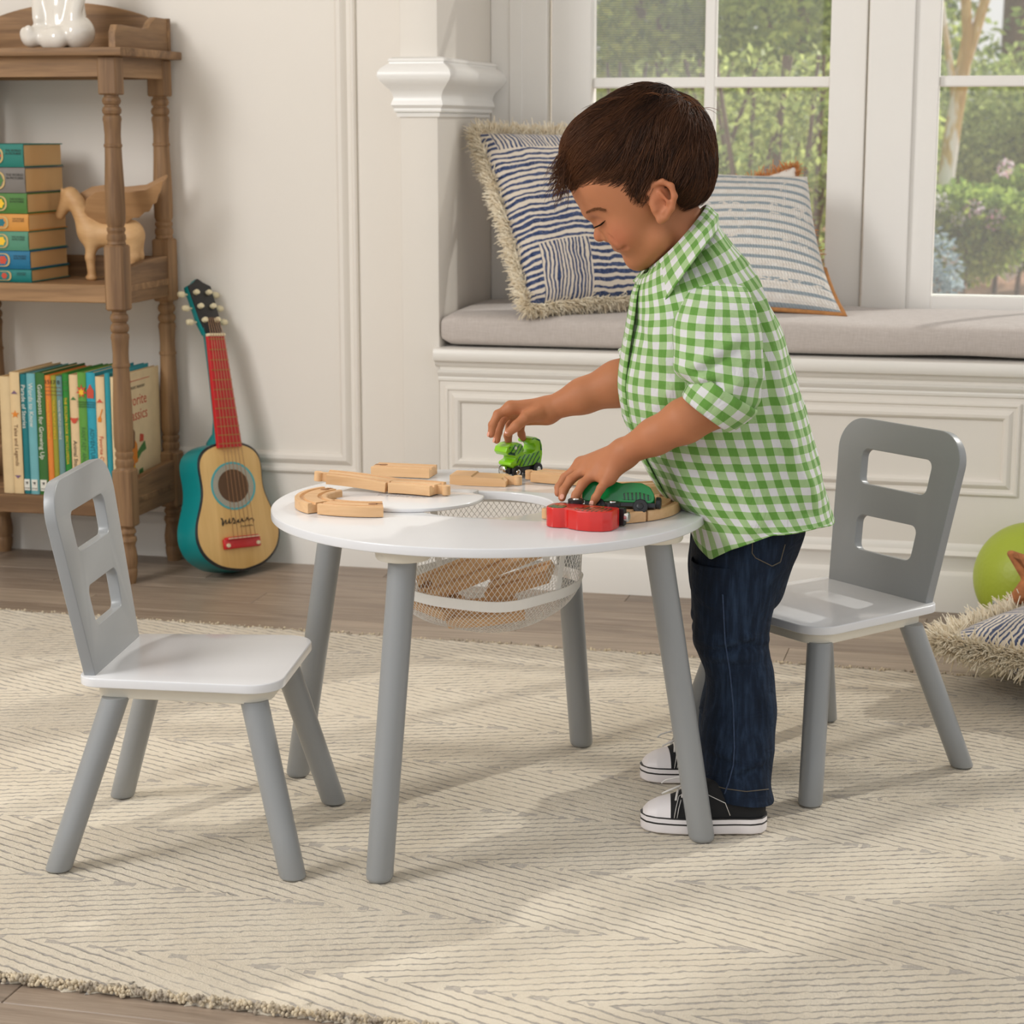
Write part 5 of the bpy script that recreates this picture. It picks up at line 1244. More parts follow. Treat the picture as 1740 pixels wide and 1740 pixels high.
# woven brown star leaning on the floor pillow, mostly outside the picture
M_star = plain('woven_straw', rgb(176, 112, 70), 0.9, 0.25, 60, 0.9, 160)
star = thing('straw_star', 'brown woven star ornament standing between the floor pillow and the green ball', 'star ornament')
outl = [(0.095*math.cos(a+1.2), 0.095*math.sin(a+1.2)) if i % 2 == 0 else (0.040*math.cos(a+1.2), 0.040*math.sin(a+1.2)) for i, a in enumerate(np.linspace(0, 2*math.pi, 10, endpoint=False))]
me = plate('body', [rounded(outl, 0.006, 3)], 0.030, 0.012, 4); link('body', me, M_star, star, 60)
def cv(x, y, z): return (x*cy_-y*sy_, x*sy_+y*cy_, z)
place(p4_, c2w(1.010, 3.36, 0.070), cv(0.80, -0.58, -0.06), cv(0.58, 0.80, -0.05))
place(star, c2w(0.972, 3.615, 0.132), cv(1, 0.05, 0), cv(0, -1, 0.2))
# ================================================================== GARDEN beyond the glass
def pix(px, py, d):
    a = (px-870)/FPX; b = -(py-870)/FPX; k = d/(math.cos(PITCH)+b*math.sin(PITCH))
    return c2w(a*k, d, CAMH+(-math.sin(PITCH)+b*math.cos(PITCH))*k)
GZ = -0.35
M_mulch, g, bs = newmat('mulch', rgb(150, 104, 78), 0.95)
tc = g.add('ShaderNodeTexCoord').outputs['Object']
g.l.new(g.ramp(g.noise(tc, 9.0, 5.0, 0.7), [(0.3, rgb(112, 76, 58)), (0.7, rgb(196, 150, 118))]), bs.inputs['Base Color']); g.l.new(g.bump(g.noise(tc, 14.0, 4.0), 0.8, 0.05), bs.inputs['Normal'])
S(bx('ground', -30, 30, 2.3, 60, GZ-0.2, GZ, M_mulch))
def leafmat(name):
    m, g, bs = newmat(name, (1, 1, 1, 1), 0.6)
    at = g.add('ShaderNodeAttribute', attribute_name='Col').outputs['Color']; g.l.new(at, bs.inputs['Base Color'])
    tl = g.add('ShaderNodeBsdfTranslucent'); g.l.new(at, tl.inputs[0]); mx = g.add('ShaderNodeMixShader'); mx.inputs[0].default_value = 0.55
    g.l.new(bs.outputs[0], mx.inputs[1]); g.l.new(tl.outputs[0], mx.inputs[2]); g.l.new(mx.outputs[0], g.n['Material Output'].inputs[0]); return m
M_leaf = leafmat('garden_leaf'); M_petal = leafmat('petal')
M_barkd = plain('dark_bark', rgb(112, 94, 76), 0.9, 0.2, 8); 
M_bark, g, bs = newmat('mottled_bark', rgb(196, 164, 110), 0.8)
tc = g.add('ShaderNodeTexCoord').outputs['Object']; nz = g.noise(g.mapping(tc, (1, 1, 0.35)), 7.0, 3.0, 0.6)
g.l.new(g.ramp(nz, [(0.42, rgb(196, 162, 92)), (0.50, rgb(222, 194, 128)), (0.55, rgb(250, 246, 238))]), bs.inputs['Base Color'])
def leaves(cl, N, size, c1, c2, seed, asp=0.5, shell_=0.55):
    """cl: list of (centre, radii); leaf = folded pair of quads"""
    N = int(N*1.6); size = size*0.66; r = np.random.default_rng(seed); w = np.array([c[1][0]*c[1][1]*c[1][2] for c in cl]); w = w**0.67; k = r.choice(len(cl), N, p=w/w.sum())
    C = np.array([c[0] for c in cl])[k]; R = np.array([c[1] for c in cl])[k]
    d = r.normal(size=(N, 3)); d /= np.linalg.norm(d, axis=1)[:, None]; rad = shell_+(1-shell_)*r.random(N)**0.7; P = C+d*R*rad[:, None]
    P[:, 2] = np.maximum(P[:, 2], GZ+0.02)
    a = r.normal(size=(N, 3))+d*0.8+np.array((0, 0, -0.4)); a /= np.linalg.norm(a, axis=1)[:, None]; b = np.cross(a, r.normal(size=(N, 3))); b /= np.linalg.norm(b, axis=1)[:, None]; n = np.cross(a, b)
    s = (size*r.uniform(0.6, 1.4, N))[:, None]
    V = np.stack([P, P+a*s*0.5+b*s*asp*0.5+n*s*0.06, P+a*s, P+a*s*0.5-b*s*asp*0.5+n*s*0.06], 1).reshape(-1, 3)
    F = np.arange(N*4).reshape(N, 4); t = np.clip(r.beta(1.6, 1.6, N), 0, 1)[:, None]
    col = np.clip((np.array([lin(x/255) for x in c1])*(1-t)+np.array([lin(x/255) for x in c2])*t)*1.38, 0, 0.95)
    return V, F, np.repeat(col, 4, 0)
def limb(P, r, name, mat, parent, n=9):
    V, F = tube(P, r, n); return obj(name, V, F, mat, parent)
def plant(name, label, cat, base, clumps, N, size, c1, c2, seed, stems=None, barkm=None, group=None, flowers=None):
    t = thing(name, label, cat, base, group=group); B = np.array(base)
    V, F, c = leaves([(np.array(p)-B, q) for p, q in clumps], N, size, c1, c2, seed); o = obj('foliage', V, F, M_leaf, t, col=c, smooth=False); o['kind'] = 'stuff'
    for P, r in (stems or []): limb(np.array(P)-B, r, 'stem' if cat != 'tree' else 'trunk', barkm or M_barkd, t)
    if flowers:
        for fi, (p, rr, nn, fc1, fc2) in enumerate(flowers):
            V, F, c = leaves([(np.array(p)-B, (rr, rr, rr))], nn, rr*0.55, fc1, fc2, seed+50+fi, 0.8, 0.75); o = obj('flower_head', V, F, M_petal, t, col=c, smooth=False); o['kind'] = 'stuff'
    return t
# mottled crape myrtle right of the pier
D0 = 13.0; b0 = pix(1600, 455, D0); b0.z = GZ
def Pp(*q): return [tuple(pix(x, y, D0)) for x, y in q]
myr = thing('crape_myrtle', 'pale mottled multi-stemmed tree trunk in the garden behind the right-hand window', 'tree', b0); B = np.array(b0)
for P, r in ((Pp((1603, 480), (1604, 400), (1608, 300), (1622, 200), (1636, 120), (1644, 60), (1640, -20), (1628, -140)), (.085, .082, .078, .075, .07, .05, .045, .03)), (Pp((1634, 130), (1650, 80), (1668, 20), (1684, -30), (1700, -160)), (.05, .052, .046, .04, .025)), (Pp((1626, 180), (1616, 120), (1604, 40), (1596, -20), (1580, -150)), (.045, .035, .03, .026, .02))):
    limb(np.array(P)-B, np.array(r)*0.68, 'trunk', M_bark, myr, 14)
V, F, c = leaves([(np.array(pix(1640, -230, D0))-B, (0.9, 0.8, 0.45)), (np.array(pix(1560, -190, D0))-B, (0.5, 0.6, 0.35))], 2600, 0.10, (110, 140, 60), (190, 206, 110), 3); o = obj('foliage', V, F, M_leaf, myr, col=c, smooth=False); o['kind'] = 'stuff'
# flowering shrubs under the right window
def shrub(px, py, d, rx, rz, seed, label, fl=(), c1=(58, 86, 40), c2=(160, 178, 84), N=4200, size=0.085, group='flowering shrubs in the bed'):
    c = pix(px, py, d); base = (c.x, c.y, GZ); cl = [((c.x, c.y, c.z), (rx, rx*0.8, rz))]
    r = np.random.default_rng(seed)
    for k in range(5): cl.append(((c.x+r.uniform(-.8, .8)*rx, c.y+r.uniform(-.5, .3)*rx, c.z+r.uniform(-.6, .5)*rz), (rx*.5, rx*.45, rz*.5)))
    flw = [(tuple(pix(x, y, d-rx*0.75)), rr, 70, (214, 150, 176) if pk else (226, 206, 220), (246, 226, 236)) for x, y, rr, pk in fl]
    return plant('flowering_shrub' if fl else 'garden_shrub', label, 'shrub', base, cl, N, size, c1, c2, seed, [([(c.x, c.y, GZ), (c.x+.03, c.y, c.z)], (.02, .012))], None, group, flw)
shrub(1636, 396, 12.6, 0.40, 0.30, 21, 'green shrub with few mauve blooms at the foot of the mottled tree', [(1600, 345, .05, 0), (1615, 437, .045, 0), (1655, 355, .05, 1), (1690, 372, .06, 1), (1628, 372, .04, 0)], (78, 108, 52), (178, 196, 100))
shrub(1732, 372, 14.2, 0.34, 0.34, 22, 'shrub with large pink and white flower heads at the right edge of the garden view', [(1700, 388, .075, 1), (1712, 418, .065, 0), (1722, 440, .065, 0), (1702, 452, .065, 0), (1714, 462, .055, 0), (1690, 402, .05, 0), (1708, 285, .055, 1), (1722, 345, .05, 1), (1668, 395, .04, 0), (1684, 425, .04, 0), (1734, 400, .06, 1)], (78, 108, 52), (178, 196, 100))
shrub(1585, 470, 11.0, 0.16, 0.26, 23, 'small grey-blue leaved plant below the mottled tree', (), (96, 120, 130), (176, 192, 196), 900, 0.06, None)
shrub(1700, 250, 16.0, 0.95, 0.75, 24, 'broad olive green bush behind the flowering shrubs', (), (84, 104, 58), (190, 200, 128), 5200, 0.10, None)
shrub(1590, 220, 19.0, 0.8, 1.0, 27, 'dark green bush behind the mottled tree', (), (76, 98, 52), (172, 190, 104), 4200, 0.11, None)
# trees and bushes behind both windows
def tree(px, d, wid, z0, z1, seed, label, c1, c2, N=5200, size=0.15, trunk=.10, lean=0.0, group=None):
    c = pix(px, 214, d); r = np.random.default_rng(seed); cl = []
    for k in range(11): cl.append(((c.x+r.uniform(-1, 1)*wid, c.y+r.uniform(-.7, .7)*wid, r.uniform(z0, z1)), (wid*r.uniform(.35, .6), wid*.45, (z1-z0)*r.uniform(.14, .26))))
    st = [([(c.x, c.y, GZ), (c.x+lean*.4, c.y, (z0+z1)*.4), (c.x+lean, c.y, z1)], (trunk, trunk*.8, trunk*.4))]
    return plant('garden_tree', label, 'tree', (c.x, c.y, GZ), cl, N, size, c1, c2, seed, st, M_barkd, group)
tree(1725, 22, 1.5, 0.9, 5.0, 31, 'tall dark tree with brown trunk at the right of the garden view', (66, 88, 44), (186, 198, 104), 4200, .15, .22)
tree(1050, 15, 0.95, 0.2, 3.4, 32, 'leafy tree behind the insect screen at the left of the window', (84, 108, 62), (186, 200, 116), 5200, .13, .07, .3)
tree(1150, 13, 0.8, 0.3, 3.0, 33, 'bright green tree behind the left window, above the boy\'s head', (92, 116, 58), (206, 214, 118), 5200, .12, .06, -.2)
tree(1280, 14, 0.9, 0.4, 3.2, 34, 'light green tree behind the middle glazing bar', (88, 112, 60), (202, 212, 120), 5200, .12, .07, .15)
tree(1360, 12, 0.6, 0.2, 2.8, 35, 'slim green tree at the right side of the left window', (80, 104, 56), (184, 200, 112), 4200, .11, .05)
tree(1470, 20, 1.6, 0.3, 5.0, 36, 'wide green tree hidden partly by the pier between the windows', (70, 96, 50), (176, 192, 104), 5600, .16, .14)
tree(1180, 24, 3.0, 0.2, 6.0, 37, 'large background tree behind the left window trees', (76, 98, 60), (172, 188, 118), 8200, .22, .2)
tree(900, 20, 1.6, 0.0, 5.0, 38, 'background tree at the far left of the garden', (76, 98, 60), (178, 192, 118), 4200, .18, .14)
tree(1900, 17, 1.4, 0.1, 4.5, 39, 'green tree past the right edge of the window', (70, 96, 50), (176, 192, 104), 3600, .16, .12)
# bare-stemmed bamboo-like shrub behind the braided pillow
for k, (px, d, lab) in enumerate(((1255, 9.5, 'thin-stemmed leafy shrub close behind the middle of the left window'), (1385, 9.0, 'thin-stemmed leafy shrub seen between pillow and window frame'), (1120, 10.0, 'thin-stemmed leafy shrub behind the boy\'s head'))):
    c = pix(px, 214, d); r = np.random.default_rng(60+k); st = []
    for q in range(9): x0 = c.x+r.uniform(-.30, .30); st.append(([(x0, c.y+r.uniform(-.2, .2), GZ), (x0+r.uniform(-.06, .06), c.y, .5), (x0+r.uniform(-.2, .2), c.y, 1.25)], (.017, .014, .008)))
    plant('stemmed_shrub', lab, 'shrub', (c.x, c.y, GZ), [((c.x, c.y, .35), (.42, .3, .5)), ((c.x+.1, c.y, .95), (.40, .3, .35))], 1500, .075, (92, 112, 62), (190, 200, 124), 70+k, st, M_barkd)
# ================================================================== THE BOY (camera-aligned local frame: x to the right, y away, z up)
BO = np.array((0.27, 2.77, 0.0))
boy = thing('person', 'small brown-haired boy in green gingham shirt and dark jeans leaning over the play table', 'person', c2w(BO[0], BO[1], 0), YAW)
_c, _s = math.cos(PITCH), math.sin(PITCH)
def bp(px, py, d=2.77):
    """where the sight line of a picture point meets depth d, in the boy's frame"""
    a = (px-870)/FPX; b = -(py-870)/FPX; k = d/(_c+b*_s)
    return np.array((a*k, d, CAMH+(-_s+b*_c)*k)) - BO
K = 1/1243.0
HFm = np.array([(-0.71, 0, -0.70), (0, -1, 0), (-0.70, 0, 0.71)]).T; HFm = HFm/np.linalg.norm(HFm, axis=0)
def hp_(px, py, lat=0): return bp(px, py, 2.77) + np.array((0, -lat*K, 0))
def EL(px, py, lat, f, l, u, k=0.010, op='+'): return (op, sd_ell(hp_(px, py, lat), (f*K, l*K, u*K), HFm), k)
def CO(p, q, r0, r1, k=0.006, op='+'): return (op, sd_cone(hp_(*p), hp_(*q), r0*K, r1*K), k)
def both(fn, pts, *a, **kw):
    out = []
    for s in (1, -1): out.append(fn(*[(p[0], p[1], p[2]*s) for p in pts], *a, **kw))
    return out
head = [EL(1093, 268, 0, 113, 91, 102, 0), EL(1022, 305, 0, 52, 70, 52, .03), EL(1071, 353, 0, 61, 70, 76, .03),
        EL(1098, 413, 0, 34, 44, 34, .03)]
head += both(CO, [(1085, 437, 12), (1119, 404, 42)], 15, 20, k=.022)
head += both(lambda p, f, l, u, k=.02: EL(*p, f, l, u, k), [(1058, 394, 36)], 27, 27, 28)
head += [EL(1083, 439.5, 0, 14, 17, 13, .012)]
head += [CO((1019, 378, 0), (1019.5, 394, 0), 8.0, 8.5, .007), EL(1020.0, 400, 0, 11.5, 10.5, 10.5, .005)]
head += both(lambda p: EL(*p, 8, 6.5, 7.5, .005), [(1031, 403, 10)])
head += [EL(1052, 413.5, 0, 12.5, 22, 12, .008)]
head += both(CO, [(1049, 420, 0), (1058, 421, 18)], 5.6, 3.4, k=.004) + both(CO, [(1069.5, 427.5, 0), (1067, 425, 15)], 6.2, 3.6, k=.004)
head += both(CO, [(1002, 360, 6), (1019, 352, 42)], 7, 7, k=.012)
head += both(lambda p: EL(*p, 9, 15, 9, .010, '-'), [(1008, 380, 35)])
head += both(lambda p: EL(*p, 12.5, 14, 12, .006), [(1028, 379, 31)])
head += both(CO, [(1047, 424.6, 1), (1058, 423.2, 14)], 1.5, 1.5, k=.0015, op='-')
head += both(lambda p: EL(*p, 3.2, 2.6, 4, .002, '-'), [(1027, 411, 7)])
for s in (1, -1):
    e_ = [(1098, 340, 80), (1097, 326, 84), (1105, 311, 87), (1119, 306, 91), (1133, 313, 95), (1138.5, 330, 97), (1134, 350, 94), (1125, 365, 89), (1116, 371, 86)]
    head += [('+', sd_ell(hp_(1117, 338, 82*s), (19*K, 9*K, 30*K), np.array([(1, 0.25*s, 0), (-0.25*s, 1, 0), (0, 0, 1)]).T/1.03), .006)]
    for p, q in zip(e_[:-1], e_[1:]): head.append(CO((p[0], p[1], p[2]*s), (q[0], q[1], q[2]*s), 5.0, 5.0, .003))
    head += [EL(1117, 368, 86*s, 7.5, 5, 8.5, .004), CO((1113, 322, 92*s), (1128, 340, 95*s), 3, 3, .003), CO((1128, 340, 95*s), (1120, 358, 90*s), 3, 3.4, .003),
             EL(1116, 345, 97*s, 8, 7, 10, .004, '-'), EL(1113, 319, 97*s, 5, 3.5, 3.5, .004, '-'), CO((1104, 346, 84*s), (1107, 353, 86*s), 4.2, 4, .004)]
neck = [CO((1150, 372, 0), (1182, 468, 0), 42, 53, .014)]
def W(p, r): return ('+', None, None)
def LC_(p, q, r0, r1, k=.010): return ('+', sd_cone(bp(*p), bp(*q), r0, r1), k)
body = [LC_((1195, 490, 2.77), (1225, 640, 2.77), 0.045, 0.070, .03), LC_((1225, 640, 2.77), (1272, 900, 2.77), 0.070, 0.062, .03),
        LC_((1205, 515, 2.715), (1205, 515, 2.83), 0.032, 0.032, .03)]
for d in (2.715, 2.825): body += [LC_((1258, 930, d), (1245, 1110, d), 0.045, 0.036, .02), LC_((1245, 1110, d), (1256, 1310, d-0.03 if d < 2.77 else d+0.03), 0.036, 0.026, .01)]
# near (left) arm
body += [LC_((1214, 530, 2.685), (1222, 684, 2.602), 0.028, 0.030, .02), LC_((1222, 684, 2.602), (1162, 716, 2.604), 0.0300, 0.0285, .008), LC_((1162, 716, 2.604), (1112, 742, 2.622), 0.0288, 0.0232, .008), LC_((1112, 742, 2.622), (1063, 768, 2.642), 0.0236, 0.0180, .010)]
# far (right) arm
body += [LC_((1195, 520, 2.850), (1112, 632, 2.925), 0.028, 0.033, .02), LC_((1112, 632, 2.925), (1050, 652, 2.935), 0.0335, 0.0330, .01), LC_((1050, 652, 2.935), (990, 673, 2.942), 0.0330, 0.0245, .01), LC_((990, 673, 2.942), (934, 695, 2.948), 0.0250, 0.0172, .012)]
def hand(wrist, fing, thumb, r, heel=None):
    out = []
    for i, f in enumerate(fing):
        m = f[0]
        out.append(('+', sd_cone(bp(*wrist), bp(*m), 0.0158, 0.0104), .010))
    for a, b in zip(fing[:-1], fing[1:]): out.append(('+', sd_cone(bp(*a[0]), bp(*b[0]), 0.0090, 0.0090), .006))
    for a, b in zip(fing[:-1], fing[1:]):
        A0, A1, B0, B1 = bp(*a[0]), bp(*a[1]), bp(*b[0]), bp(*b[1]); out.append(('+', sd_cone(A0+(A1-A0)*0.36, B0+(B1-B0)*0.36, 0.0058, 0.0058), .006))
    if heel: out.append(('+', sd_cone(bp(*heel[0]), bp(*heel[1]), heel[2], heel[3]), .010))
    for i, f in enumerate(fing):
        rr = r*(0.90 if i == 3 else 1.0)
        P = [bp(*p) for p in f]
        for j in range(len(P)-1):
            t0, t1 = j/(len(P)-1), (j+1)/(len(P)-1)
            out.append(('+', sd_cone(P[j], P[j+1], rr*(1.14-0.30*t0), rr*(1.14-0.30*t1)), .0022 if j else .004))
        for j in range(1, len(P)-1): out.append(('+', sd_ell(P[j], (rr*1.03,)*3), .0015))
    P = [bp(*p) for p in thumb]
    for j in range(len(P)-1): out.append(('+', sd_cone(P[j], P[j+1], [0.0125, 0.0088, 0.0076, 0.0062][j], [0.0088, 0.0076, 0.0062, 0.006][j]), .006 if j == 0 else .003))
    return out
NF = [[(988, 789, 2.692), (960, 812, 2.692), (950, 828, 2.686), (948.5, 838, 2.680)], [(1001, 792, 2.674), (970, 815, 2.668), (958, 833, 2.662), (955, 846, 2.656)],
      [(1016, 799, 2.655), (990, 822, 2.645), (979, 841, 2.640), (974, 852, 2.637)], [(1035, 811, 2.636), (1021, 830, 2.628), (1012, 846, 2.626), (1007, 855, 2.626)]]
body += hand((1060, 771, 2.645), NF, [(1046, 792, 2.672), (1016, 818, 2.695), (996, 838, 2.698), (986, 850, 2.692)], 0.0062)
FFg = [[(868, 693, 2.938), (846, 704, 2.934), (837, 722, 2.930), (834.5, 738, 2.928)], [(874, 694, 2.955), (853, 714, 2.955), (846, 735, 2.952), (844, 748, 2.950)],
       [(882, 699, 2.970), (867, 722, 2.972), (863, 740, 2.970), (864, 751, 2.968)], [(892, 707, 2.984), (884, 726, 2.988), (886, 738, 2.988), (889, 745, 2.986)]]
body += hand((930, 697, 2.950), FFg, [(914, 702, 2.935), (893, 710, 2.922), (877, 724, 2.915), (864, 735, 2.913)], 0.0064, ((926, 704, 2.952), (893, 710, 2.965), 0.0125, 0.0110))
PR = head + neck + body
def onskin(px, py, prims=None, d0=2.60, d1=2.80):
    """first hit of the sight line with the skin surface"""
    pr0 = prims or PR; t = np.linspace(d0, d1, 260); P = np.array([bp(px, py, d) for d in t]); e = sd_eval(pr0, P); i = np.argmax(e < 0)
    if not (e < 0).any(): return P[np.argmin(e)]
    f = e[i-1]/(e[i-1]-e[i]) if i else 0; return P[i-1]*(1-f)+P[i]*f if i else P[0]
mir = lambda p: p*np.array((1, -1, 1))
def sgrad(q):
    e0 = sd_eval(PR, q[None])[0]; g_ = np.array([sd_eval(PR, (q+dq)[None])[0]-e0 for dq in np.eye(3)*0.001])/0.001; return g_/np.linalg.norm(g_)
# smiling mouth corner, cheek fold and nostril wing crease, cut along the surface
mouth = [onskin(x, y, head) for x, y in ((1049, 424.6), (1053, 424.6), (1057, 423.6), (1060.5, 421.8))]
for f_ in (lambda p: p, mir):
    for p, q in zip(mouth[:-1], mouth[1:]): PR.append(('-', sd_cone(f_(p), f_(q), 0.0014, 0.0013), .0014))
    q = f_(onskin(1062, 421, head)); PR.append(('-', sd_ell(q, (.0028,)*3), .004))
    fold = [f_(onskin(x, y, head)) for x, y in ((1033.5, 400), (1040, 406), (1045, 413))]
    for p, q in zip(fold[:-1], fold[1:]): PR.append(('-', sd_cone(p, q, 0.0011, 0.0010), .004))
V, F = surface_nets(PR, bp(822, 1380, 2.77)+np.array((-0.01, -0.22, 0)), bp(1400, 140, 2.77)+np.array((0.0, 0.26, 0.0)), 0.00165)
# keep the part above the ankles, lightly smoothed
V = laplace(V, F, 1, 0.4)
SK = np.array([lin(c/255) for c in (179, 117, 81)]); cols = np.tile(SK, (len(V), 1))
def tint(p, rad, colr, amt):
    global cols
    d = np.linalg.norm(V-p, axis=1); w = np.clip(1-d/rad, 0, 1)[:, None]**1.3*amt; cols = cols*(1-w) + np.array([lin(c/255) for c in colr])*w
for s in (1, -1):
    tint(hp_(1050, 400, 52*s), 0.034, (190, 98, 74), 0.45); tint(hp_(1118, 335, 95*s), 0.036, (186, 104, 72), 0.45); tint(hp_(1015, 372, 38*s), 0.016, (160, 96, 68), 0.5)
    for q in ((1049, 421, 2), (1055, 421.5, 12), (1069, 428.5, 4), (1066, 427, 10)): tint(hp_(q[0], q[1], q[2]*s), 0.0085, (170, 74, 62), 0.6)
for p in mouth: tint(p, 0.0035, (120, 48, 42), 0.7); tint(mir(p), 0.0035, (120, 48, 42), 0.7)
tint(hp_(1016, 402, 0), 0.014, (188, 102, 76), 0.5)
for f in NF+FFg:
    tint(bp(*f[-1]), 0.010, (196, 120, 94), 0.6); tint(bp(*f[1]), 0.008, (160, 92, 64), 0.35); tint(bp(*f[0]), 0.010, (162, 96, 68), 0.3)
nv = vnoise(V, 26.0, 4)[:, None]; cols = np.clip(cols*(1+0.03*nv), 0, 1)
M_skin, g, bs = newmat('skin', rgb(205, 148, 116), 0.55, spec=0.28)
at = g.add('ShaderNodeAttribute', attribute_name='Col'); g.l.new(at.outputs['Color'], bs.inputs['Base Color'])
bs.inputs['Subsurface Weight'].default_value = 0.12; bs.inputs['Subsurface Radius'].default_value = (0.6, 0.25, 0.12); bs.inputs['Subsurface Scale'].default_value = 0.008
tc = g.add('ShaderNodeTexCoord').outputs['Object']; g.l.new(g.bump(g.noise(tc, 420.0, 2.0), 0.10, 0.0006), bs.inputs['Normal'])
skin = obj('body', V, F, M_skin, boy, col=cols)
# finger nails, brows, lashes
M_nail = plain('nail', rgb(222, 160, 138), 0.25)
for f, up_ in [(q, (0.0, -0.6, 0.55)) for q in NF[1:]] + [(q, (-0.8, -0.5, 0.3)) for q in FFg[:2]] + [([(877, 724, 2.915), (864, 735, 2.913)], (-0.35, -0.8, 0.45))]:
    a, b = bp(*f[-2]), bp(*f[-1]); t = (b-a)/np.linalg.norm(b-a); n_ = np.array(up_, float); n_ -= t*(n_@t); n_ /= np.linalg.norm(n_); s_ = np.cross(t, n_)
    me = plate('nail', [[(0.0030*math.cos(k)*1.0, 0.0040*math.sin(k)) for k in np.linspace(0, 2*math.pi, 18, endpoint=False)]], 0.0008, 0.0003, 1); me.transform(basisM(b+n_*0.0050+t*0.0005, s_, t, n_)); link('nail', me, M_nail, boy, 60)
M_hair, g, bs = newmat('brown_hair', rgb(58, 38, 27), 0.58, spec=0.22)
at = g.add('ShaderNodeAttribute', attribute_name='Col'); g.l.new(at.outputs['Color'], bs.inputs['Base Color'])
def strands(paths, r0, n=3, colr=None):
    """many tapered strands -> one mesh; paths (N,S,3)"""
    P = np.asarray(paths, float); N, S_, _ = P.shape
    T = np.gradient(P, axis=1); T /= np.linalg.norm(T, axis=2, keepdims=True)+1e-12
    ref = np.array((0.3, 1.0, 0.2)); A = np.cross(T, ref); A /= np.linalg.norm(A, axis=2, keepdims=True)+1e-12; B = np.cross(T, A)
    prof = np.interp(np.linspace(0, 1, S_), [0, 0.15, 0.7, 1], [0.6, 1.0, 0.85, 0.12])
    rr = (np.broadcast_to(np.asarray(r0), (N,))[:, None]*prof[None])[:, :, None, None]
    a = np.linspace(0, 2*math.pi, n, endpoint=False)
    R = P[:, :, None, :] + rr*(np.cos(a)[None, None, :, None]*A[:, :, None, :]+np.sin(a)[None, None, :, None]*B[:, :, None, :])
    V = R.reshape(-1, 3); base = np.arange(N)[:, None]*(S_*n); f = grid_faces(S_, n, True); F = (base[:, :, None]+f[None]).reshape(-1, 4)
    c = None if colr is None else np.repeat(np.asarray(colr), S_*n, axis=0)
    return V, F, c
DK = np.array([lin(c/255) for c in (43, 26, 17)]); LT = np.array([lin(c/255) for c in (122, 76, 44)])
for f_ in (lambda p: p, mir):
    ps = []; cs = []
    line_ = [onskin(x, y) for x, y in zip(np.linspace(996.5, 1025, 14), 362-7.0*np.sin(np.linspace(0, 1, 14)*2.1))]
    for k in range(260):
        t = RNG.uniform(0, 12.99); i = int(t); q = line_[i]*(1-t+i)+line_[i+1]*(t-i)+RNG.normal(size=3)*np.array((.0004, .0004, .0009)); gd = sgrad(q); d = line_[min(i+2, 13)]-line_[max(i-1, 0)]; d /= np.linalg.norm(d)
        d = d*0.0055+np.array((0, 0, 0.0016*(1-t/13))); q = q+gd*0.0004
        ps.append([f_(q+d*v+gd*0.0007*math.sin(v*3)) for v in np.linspace(0, 1, 4)]); cs.append(DK*RNG.uniform(1.2, 2.2)+LT*0.75)
    V, F, c = strands(ps, 0.00024, 3, cs); o = obj('eyebrow', V, F, M_hair, boy, col=c); o['kind'] = 'stuff'
    ps = []; cs = []; lid_ = []
    for k in range(17):
        t = k/16; q = onskin(1015.5+13*t, 384.0-9.5*t+2.2*math.sin(t*math.pi)); gd = sgrad(q); q = q+gd*0.0002; lid_.append(f_(q))
        for m in range(4):
            d = gd*0.0042+np.array((-0.0030, 0, -0.0036)) + RNG.normal(size=3)*0.0008; ps.append([f_(q+d*v+np.array((0, 0, 0.0014))*v*v) for v in np.linspace(0, 1, 4)]); cs.append(DK*0.8)
    V, F, c = strands(ps, 0.00026, 3, cs); n0 = len(V); V2, F2 = tube(np.array(lid_), np.interp(np.arange(17), [0, 5, 13, 16], [.0003, .0007, .0008, .0003]), 6)
    Vx = np.concatenate([V, V2]); Fx = [tuple(f) for f in F.tolist()] + [tuple(i+n0 for i in f) for f in F2]
    o = obj('eyelashes', Vx, Fx, M_hair, boy, col=np.tile(DK*0.7, (len(Vx), 1))); o['kind'] = 'stuff'

# ---- hair: cap and combed strands
hair = [EL(1097, 262, 0, 117, 95, 111, 0), EL(1022, 266, 0, 63, 74, 68, .03), EL(1152, 297, 0, 46, 82, 52, .03), EL(994, 292, 0, 22, 46, 26, .02), EL(1088, 325, 0, 30, 84, 34, .015)]
HB = np.array([(880, 352), (962, 345), (976, 338), (989, 331), (1018, 337), (1052, 345), (1074, 352), (1087, 356), (1093, 333), (1097, 319), (1104, 309), (1119, 304), (1134, 313), (1144, 332), (1152, 349), (1160, 355), (1170, 349), (1180, 345), (1194, 344), (1240, 335)], float)
def under_hairline(P):
    """signed distance-like value: > 0 below the hairline (side-view outline, same on both sides)"""
    q = P + BO; dz = q[:, 2]-CAMH; a = dz/q[:, 1]; b = (a*_c+_s)/(_c-a*_s); py = 870-b*FPX
    px = 870+q[:, 0]/q[:, 1]*(_c+b*_s)*FPX
    lat = -P[:, 1]/K
    px = px + np.clip(60-np.abs(lat), 0, 60)*0.0
    return (py-np.interp(px, HB[:, 0], HB[:, 1]))*K*0.75
def hair_sdf(P):
    d = sd_eval(hair, P); u_ = under_hairline(P)
    # at the front the fringe hangs only as far as the brow line: same outline across the forehead
    k = 0.004; e = u_; h = np.maximum(k-np.abs(d-e), 0)/k
    return np.maximum(d, e) + h*h*k/4
V, F = surface_nets(None, hp_(920, 380)+np.array((0, -0.12, 0)), hp_(1240, 130)+np.array((0, 0.12, 0)), 0.0022, hair_sdf)
V = laplace(V, F, 3, 0.5)
